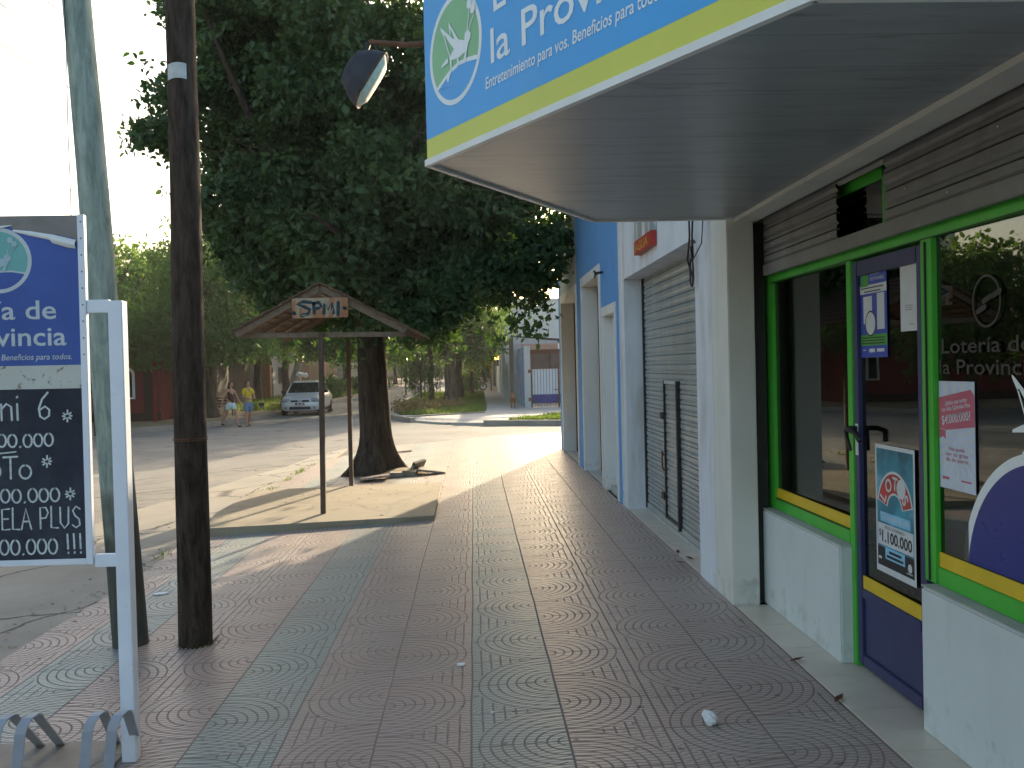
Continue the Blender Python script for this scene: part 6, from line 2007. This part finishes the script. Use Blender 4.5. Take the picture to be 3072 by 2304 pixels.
def loft(st, ex=0.42, seg=28):
    mb = MB(); vs = []
    for (y, w, zb, zt) in st:
        for k in range(seg):
            a = 2 * math.pi * k / seg
            c, s = math.cos(a), math.sin(a)
            vs.append((CX + w * math.copysign(abs(c) ** ex, c), CY + y, CZ + (zb + zt) / 2 + (zt - zb) / 2 * math.copysign(abs(s) ** ex, s)))
    n = len(st)
    fs = [(i * seg + k, i * seg + (k + 1) % seg, (i + 1) * seg + (k + 1) % seg, (i + 1) * seg + k) for i in range(n - 1) for k in range(seg)]
    fs += [tuple(range(seg - 1, -1, -1)), tuple((n - 1) * seg + k for k in range(seg))]
    return mb.add(vs, fs, True)


bd = loft([(0.0, 0.66, 0.30, 0.60), (0.04, 0.76, 0.22, 0.70), (0.15, 0.83, 0.20, 0.77), (0.45, 0.86, 0.20, 0.86), (0.95, 0.87, 0.20, 0.97), (2.0, 0.875, 0.20, 1.0), (3.3, 0.87, 0.20, 1.02), (3.8, 0.83, 0.24, 0.98), (4.0, 0.74, 0.32, 0.9)]).build("body", M['silver'], car)
loft([(0.86, 0.76, 0.90, 0.97), (1.15, 0.74, 0.9, 1.17), (1.62, 0.70, 0.9, 1.455), (2.1, 0.675, 0.9, 1.515), (3.0, 0.67, 0.9, 1.50), (3.55, 0.67, 0.9, 1.42), (3.92, 0.70, 0.9, 1.02)], 0.36).build("cabin", M['silver'], car)
b = MB(); b.add([(CX - .68, CY + .90, CZ + 1.0), (CX + .68, CY + .90, CZ + 1.0), (CX + .575, CY + 1.52, CZ + 1.425), (CX - .575, CY + 1.52, CZ + 1.425)], [(0, 1, 2, 3)]); wv = b.build("windscreen", M['car_glass'], car)
b = MB(); b.box(CX - .66, CX + .5, CY + .86, CY + .88, CZ + .99, CZ + 1.005); b.tube([(CX - .3, CY + .885, CZ + 1.0), (CX + .25, CY + 1.0, CZ + 1.09)], 0.008, 5); b.build("wiper", M['car_black'], wv)
for sx in (-1, 1):
    b = MB()
    for (y0, y1, y2, y3) in ((1.2, 2.25, 2.2, 1.65), (2.33, 3.6, 3.4, 2.29)):
        b.add([(CX + sx * .763, CY + y0, CZ + 1.03), (CX + sx * .763, CY + y1, CZ + 1.03), (CX + sx * .700, CY + y2, CZ + 1.42), (CX + sx * .700, CY + y3, CZ + 1.40)], [(0, 1, 2, 3) if sx > 0 else (3, 2, 1, 0)])
    b.build("side_window", M['car_glass'], car)
    b = MB(); b.ball((CX + sx * 0.94, CY + 1.25, CZ + 1.04), 0.10, 0.07, 0.075); b.build("mirror", M['car_black'], car)
    b = MB(); b.ball((CX + sx * 0.63, CY + 0.12, CZ + 0.665), 0.225, 0.14, 0.10); hl = b.build("headlight", M['lens'], car)
    b = MB(); b.ball((CX + sx * 0.60, CY + 0.02, CZ + 0.665), 0.06, 0.03, 0.05); b.build("reflector", M['alloy'], hl)
    b = MB(); b.box(CX + sx * .09, CX + sx * .40, CY - 0.022, CY + 0.02, CZ + 0.60, CZ + 0.69); b.build("grille", M['car_black'], car, bevel=0.012)
    b = MB(); b.cyl((CX + sx * 0.62, CY - 0.03 + 0.03, CZ + 0.36), (CX + sx * 0.62, CY + 0.03, CZ + 0.36), 0.055, 14); b.build("fog_lamp", M['lens'], car)
    for y_ in (0.74, 3.28):
        xo, xi = CX + sx * 0.885, CX + sx * 0.69
        b = MB(); b.cyl((xi, CY + y_, CZ + 0.30), (xo, CY + y_, CZ + 0.30), 0.30, 26); tw_ = b.build("tyre", M['rubber'], car, bevel=0.015)
        b = MB(); b.cyl((xo, CY + y_, CZ + 0.30), (xo + sx * .006, CY + y_, CZ + 0.30), 0.19, 18); b.build("rim", M['alloy'], tw_)
b = MB(); b.box(CX - .46, CX + .46, CY - 0.025, CY + 0.02, CZ + 0.285, CZ + 0.405); b.build("lower_grille", M['car_black'], car, bevel=0.02)
b = MB(); b.box(CX - .20, CX + .20, CY - 0.035, CY - 0.02, CZ + 0.47, CZ + 0.57); pl2 = b.build("number_plate", M['car_black'], car)
b = MB(); b.box(CX - .12, CX - .03, CY - 0.037, CY - 0.0352, CZ + 0.495, CZ + 0.545); b.box(CX + .02, CX + .15, CY - 0.037, CY - 0.0352, CZ + 0.495, CZ + 0.545); b.build("plate_characters", M['paper'], pl2)
b = MB(); b.add([(CX, CY - .03, CZ + .735), (CX - .055, CY - .045, CZ + .655), (CX, CY - .03, CZ + .575), (CX + .055, CY - .045, CZ + .655), (CX, CY - .055, CZ + .655), (CX, CY, CZ + .655)], [(0, 1, 4), (1, 2, 4), (2, 3, 4), (3, 0, 4), (1, 0, 5), (2, 1, 5), (3, 2, 5), (0, 3, 5)]); b.build("diamond_badge", M['alloy'], car)
b = MB(); b.box(CX - .80, CX + .80, CY + .25, CY + 3.8, CZ + .17, CZ + .21); b.build("underside", M['car_black'], car)
b = MB(); b.tube([(CX + .02, CY + 1.7, CZ + 1.49), (CX + .02, CY + 1.95, CZ + 1.62)], 0.006, 5); b.build("aerial", M['car_black'], car)


# ================================================================== PEOPLE AND DOG
def skin(name, joints, edges, m, parent, xf, root=0, sub=1):
    """a body grown round a skeleton: joints = [(x,y,z,r)]"""
    me = bpy.data.meshes.new(name)
    me.from_pydata([tuple(xf @ Vector(j[:3])) for j in joints], edges, [])
    o = bpy.data.objects.new(name, me); COL.objects.link(o)
    md = o.modifiers.new("skin", 'SKIN'); md.use_smooth_shade = True
    sv = me.skin_vertices[0].data
    for i, j in enumerate(joints):
        r = j[3]
        sv[i].radius = (r, j[4] if len(j) > 4 else r)
        sv[i].use_root = (i == root)
    o.modifiers.new("sub", 'SUBSURF').levels = sub
    dg = bpy.context.evaluated_depsgraph_get()
    me2 = bpy.data.meshes.new_from_object(o.evaluated_get(dg))
    bpy.data.objects.remove(o); bpy.data.meshes.remove(me)
    for p in me2.polygons: p.use_smooth = True
    return link_mesh(name, me2, m, parent)


M['skin'] = mat("sunlit_skin", (0.36, 0.195, 0.125), 0.6, 0.05, 8)
M['hair'] = mat("dark_brown_hair", (0.035, 0.016, 0.010), 0.55, 0.3, 30, 0.004, 80)
M['maroon'] = mat("maroon_cotton", (0.06, 0.012, 0.015), 0.9, 0.2, 12, 0.003, 60)
M['yellow_shirt'] = mat("yellow_cotton", (0.58, 0.43, 0.012), 0.9, 0.08, 10, 0.003, 60)
M['pale_denim'] = mat("pale_denim", (0.50, 0.60, 0.64), 0.9, 0.1, 16, 0.003, 80)
M['denim'] = mat("blue_denim", (0.14, 0.21, 0.33), 0.9, 0.15, 16, 0.003, 80)
M['shoe'] = mat("dark_shoe", (0.03, 0.022, 0.02), 0.7, 0.2, 12)
M['sandal'] = mat("tan_sandal", (0.16, 0.08, 0.05), 0.7, 0.2, 12)


def person(label, loc, heading, legs, arms, shirt, shorts, shoe, tank, hair_long, H):
    """legs/arms: forward angle per joint (right, left); faces -Y before turning by heading"""
    t = thing("person", label, "person", loc)
    k = H / 1.62
    xf = Matrix.Translation(loc) @ Matrix.Rotation(heading, 4, 'Z') @ Matrix.Scale(k, 4)
    J = [(0, 0.0, 0.90, 0.125, 0.10), (0, 0.0, 1.04, 0.105, 0.085), (0, -0.01, 1.20, 0.125, 0.095), (0, 0.0, 1.33, 0.09, 0.07), (0, -0.01, 1.41, 0.047, 0.047), (0, -0.02, 1.47, 0.05, 0.05)]
    E = [(0, 1), (1, 2), (2, 3), (3, 4), (4, 5)]
    lg, arm_i = [], []
    for s, (th, kn) in zip((-1, 1), legs):
        hip = Vector((s * 0.085, 0, 0.86))
        d1 = Vector((s * 0.02, -math.sin(th), -math.cos(th)))
        knee = hip + d1 * 0.41
        d2 = Vector((0, -math.sin(th - kn), -math.cos(th - kn)))
        ank = knee + d2 * 0.39
        toe = ank + Vector((s * 0.03, -0.14, -0.035))
        b0 = len(J)
        J += [(*hip, 0.085), (*((hip + knee) / 2), 0.072), (*knee, 0.052), (*((knee * .6 + ank * .4)), 0.052), (*ank, 0.033), (*(ank + Vector((0, -0.05, -0.035))), 0.034), (*toe, 0.026)]
        E += [(0, b0), (b0, b0 + 1), (b0 + 1, b0 + 2), (b0 + 2, b0 + 3), (b0 + 3, b0 + 4), (b0 + 4, b0 + 5), (b0 + 5, b0 + 6)]
        lg.append((hip, knee, ank, toe))
    for s, (fa, ou, el, ein) in zip((-1, 1), arms):
        sh_ = Vector((s * 0.165, 0, 1.315))
        d1 = Vector((s * math.sin(ou), -math.sin(fa) * math.cos(ou), -math.cos(fa) * math.cos(ou)))
        elb = sh_ + d1 * 0.27
        d2 = Vector((s * (math.sin(ou) * 0.6 - ein), -math.sin(fa + el), -math.cos(fa + el))).normalized()
        wr = elb + d2 * 0.235
        palm = wr + d2 * 0.07
        b0 = len(J)
        J += [(*sh_, 0.048), (*elb, 0.036), (*wr, 0.024), (*palm, 0.030, 0.014)]
        E += [(3, b0), (b0, b0 + 1), (b0 + 1, b0 + 2), (b0 + 2, b0 + 3)]
        side = d2.cross(Vector((0, 0, 1))) if abs(d2.z) < .8 else Vector((0, -1, 0))
        side.normalize()
        nrm = d2.cross(side)
        for q, ln_ in enumerate((0.075, 0.085, 0.08, 0.065)):
            base = palm + side * (q - 1.5) * 0.019 + d2 * 0.02
            m1 = base + d2 * ln_ * .55 + nrm * .008; tip = m1 + d2 * ln_ * .4 + nrm * .022
            b1 = len(J)
            J += [(*base, 0.009), (*m1, 0.008), (*tip, 0.007)]
            E += [(b0 + 3, b1), (b1, b1 + 1), (b1 + 1, b1 + 2)]
        b1 = len(J)
        tb = palm + side * -0.035
        J += [(*tb, 0.010), (*(tb + d2 * .045 - side * .02), 0.008)]
        E += [(b0 + 3, b1), (b1, b1 + 1)]
        arm_i.append((sh_, elb, wr))
    body = skin("body", J, E, M['skin'], t, xf)
    # head with brow, nose, chin and ears, joined to the body mesh
    hd_ = MB()
    hd_.ball((0, -0.03, 1.535), 0.068, 0.085, 0.098, 16, 12); hd_.ball((0, -0.055, 1.475), 0.045, 0.048, 0.04, 10, 8)
    hd_.ball((0, -0.118, 1.52), 0.011, 0.018, 0.018, 8, 6)
    for s in (-1, 1): hd_.ball((s * 0.068, -0.02, 1.525), 0.012, 0.02, 0.028, 8, 6)
    hd_.v = [tuple(xf @ Vector(p)) for p in hd_.v]
    h_o = hd_.build("head", M['skin'], t)
    fc = MB()
    for s in (-1, 1): fc.ball((s * 0.027, -0.108, 1.54), 0.011, 0.008, 0.007, 8, 6)
    fc.v = [tuple(xf @ Vector(p)) for p in fc.v]; fc.build("eyes", M['hair'], h_o)
    fc = MB(); fc.ball((0, -0.108, 1.488), 0.02, 0.008, 0.006, 8, 6); fc.v = [tuple(xf @ Vector(p)) for p in fc.v]; fc.build("mouth", mat("lips", (0.35, 0.10, 0.09), 0.6), h_o)
    hr = MB(); hr.ball((0, 0.0, 1.565), 0.090, 0.098, 0.098, 14, 10, 0.03)
    if hair_long:
        hr.ball((0, 0.035, 1.47), 0.105, 0.07, 0.12, 14, 10, 0.08); hr.ball((-0.07, 0.0, 1.44), 0.04, 0.05, 0.09, 10, 8, 0.1); hr.ball((0.07, 0.0, 1.46), 0.035, 0.05, 0.08, 10, 8, 0.1)
    else:
        hr.ball((0, 0.05, 1.50), 0.075, 0.06, 0.11, 12, 9, 0.06); hr.ball((0, 0.09, 1.42), 0.04, 0.035, 0.11, 10, 8, 0.06)
    hr.v = [tuple(xf @ Vector(p)) for p in hr.v]; hr.build("hair", M['hair'], t)
    SJ = [(0, 0, 0.86, 0.142, 0.116), (0, 0, 1.03, 0.125, 0.106), (0, -0.012, 1.20, 0.147, 0.117)]
    SE = [(0, 1), (1, 2)]
    if tank:
        SJ += [(0, -0.005, 1.255, 0.12, 0.085), (-0.085, 0, 1.335, 0.022, 0.05), (0.085, 0, 1.335, 0.022, 0.05)]
        SE += [(2, 3), (3, 4), (3, 5)]
    else:
        SJ += [(0, 0, 1.345, 0.10, 0.085)]
        SE += [(2, 3)]
        for s, (sh_, elb, wr) in zip((-1, 1), arm_i):
            b0 = len(SJ)
            SJ += [(*sh_, 0.062), (*(sh_ * .35 + elb * .65), 0.058)]
            SE += [(3, b0), (b0, b0 + 1)]
    skin("shirt", SJ, SE, shirt, t, xf, 1)
    HJ = [(0, 0, 0.93, 0.138, 0.112), (0, 0, 0.86, 0.13, 0.112)]; HE = [(0, 1)]
    for (hip, knee, ank, toe) in lg:
        b0 = len(HJ)
        HJ += [(*(hip + (knee - hip) * .15), 0.098), (*(hip + (knee - hip) * (.62 if tank else .85)), 0.088)]
        HE += [(1, b0), (b0, b0 + 1)]
    skin("shorts", HJ, HE, shorts, t, xf, 0)
    for (hip, knee, ank, toe) in lg:
        skin("shoe", [(*(ank + Vector((0, 0.025, -0.04))), 0.042), (*(ank + Vector((0, -0.06, -0.05))), 0.042), (*(toe + Vector((0, 0, -0.005))), 0.034)], [(0, 1), (1, 2)], shoe, t, xf, 1)
    return t


person("woman in maroon tank top and pale shorts striding along the kerb, arms swinging", (-8.52, 33.7, -0.36), rad(52), ((-0.42, 0.22), (0.40, 0.10)), ((-0.35, 0.30, 0.15, 0.0), (0.35, 0.22, 0.2, 0.0)), M['maroon'], M['pale_denim'], M['shoe'], True, True, 1.60)
person("woman in bright yellow t-shirt and blue denim shorts walking with hands together", (-8.04, 34.2, -0.36), rad(38), ((0.10, 0.05), (-0.12, 0.35)), ((0.25, 0.15, 1.15, 0.55), (0.25, 0.18, 1.2, 0.55)), M['yellow_shirt'], M['denim'], M['sandal'], False, False, 1.62)

dg_ = thing("brown_dog", "short haired brown dog standing with its back to the camera by the painted wall", "dog", (1.50, 36.5, -0.05))
xf = Matrix.Translation((1.50, 36.2, -0.05))
J = [(0, 0.02, 0.40, 0.085, 0.10), (0, 0.20, 0.40, 0.085, 0.10), (0, 0.40, 0.39, 0.10, 0.125), (0, 0.52, 0.42, 0.085, 0.10), (0, 0.60, 0.52, 0.06), (0, 0.68, 0.58, 0.065), (0, 0.79, 0.555, 0.035), (0, 0.84, 0.545, 0.028),
     (0.0, -0.05, 0.42, 0.022), (0.05, -0.12, 0.36, 0.015), (0.09, -0.15, 0.26, 0.010)]
E = [(0, 1), (1, 2), (2, 3), (3, 4), (4, 5), (5, 6), (6, 7), (0, 8), (8, 9), (9, 10)]
for s in (-1, 1):
    b0 = len(J)
    J += [(s * .06, 0.03, 0.33, 0.062), (s * .06, 0.07, 0.24, 0.040), (s * .055, -0.03, 0.14, 0.022), (s * .055, -0.015, 0.035, 0.018), (s * .055, 0.03, 0.018, 0.018)]
    E += [(0, b0), (b0, b0 + 1), (b0 + 1, b0 + 2), (b0 + 2, b0 + 3), (b0 + 3, b0 + 4)]
    b0 = len(J)
    J += [(s * .06, 0.42, 0.30, 0.045), (s * .06, 0.40, 0.18, 0.026), (s * .06, 0.41, 0.04, 0.018), (s * .06, 0.45, 0.018, 0.018)]
    E += [(2, b0), (b0, b0 + 1), (b0 + 1, b0 + 2), (b0 + 2, b0 + 3)]
    b0 = len(J)
    J += [(s * .05, 0.66, 0.63, 0.024), (s * .065, 0.66, 0.66, 0.010)]
    E += [(5, b0), (b0, b0 + 1)]
skin("body", J, E, mat("brown_fur", (0.22, 0.085, 0.03), 0.85, 0.2, 14, 0.004, 90), dg_, xf, 1)

# ------------------------------------------------------------------ motorcycle on the far verge
mo = thing("motorcycle", "small dark motorcycle parked side on across the far right pavement edge", "motorcycle", (0.1, 66.4, -0.05))
MX, MY, MZ = 0.05, 66.4, -0.05


def wheel(x, r):
    b = MB(); b.tube([(MX + x + (r - .045) * math.cos(a), MY, MZ + r + (r - .045) * math.sin(a)) for a in np.linspace(0, 2 * math.pi, 25)], 0.045, 8, False); w = b.build("wheel", M['rubber'], mo)
    b = MB()
    for a in np.linspace(0, math.pi, 7)[:-1]:
        b.tube([(MX + x + (r - .06) * math.cos(a), MY, MZ + r + (r - .06) * math.sin(a)), (MX + x - (r - .06) * math.cos(a), MY, MZ + r - (r - .06) * math.sin(a))], 0.012, 5)
    b.build("rim", M['alloy'], w)


wheel(0.62, 0.29); wheel(-0.60, 0.29)
b = MB(); b.tube([(MX + .62, MY - .07, MZ + .29), (MX + .42, MY - .07, MZ + .95)], 0.022, 6); b.tube([(MX + .62, MY + .07, MZ + .29), (MX + .42, MY + .07, MZ + .95)], 0.022, 6); b.build("fork", M['alloy'], mo)
b = MB(); b.tube([(MX + .42, MY, MZ + .85), (MX + .05, MY, MZ + .35), (MX - .3, MY, MZ + .35), (MX - .6, MY, MZ + .29)], 0.03, 6); b.box(MX - .2, MX + .2, MY - .12, MY + .12, MZ + .28, MZ + .55); b.build("frame", M['car_black'], mo)
b = MB(); b.ball((MX + .18, MY, MZ + .78), 0.26, 0.13, 0.13); b.build("tank", mat("dark_red_tank", (0.12, 0.02, 0.02), 0.3), mo)
b = MB(); b.ball((MX - .35, MY, MZ + .76), 0.38, 0.13, 0.07); b.build("seat", M['car_black'], mo)
b = MB(); b.tube([(MX + .38, MY - .33, MZ + 1.02), (MX + .42, MY, MZ + .95), (MX + .38, MY + .33, MZ + 1.02)], 0.018, 6); b.build("handlebar", M['car_black'], mo)
b = MB(); b.ball((MX + .54, MY, MZ + .86), 0.09, 0.09, 0.09); b.build("headlamp", M['lens'], mo)

# ================================================================== THE AIR
hz = bpy.data.materials.new("summer_haze")
hz.use_nodes = True
hn = hz.node_tree
hn.nodes.remove(hn.nodes["Principled BSDF"])
pv = hn.nodes.new("ShaderNodeVolumePrincipled")
pv.inputs["Color"].default_value = (0.95, 0.95, 0.92, 1)
pv.inputs["Density"].default_value = 0.0005
pv.inputs["Anisotropy"].default_value = 0.35
hn.links.new(pv.outputs[0], hn.nodes["Material Output"].inputs["Volume"])
setp(MB().box(-70, 70, -25, 260, -2.0, 16).build("haze", hz), kind="stuff")
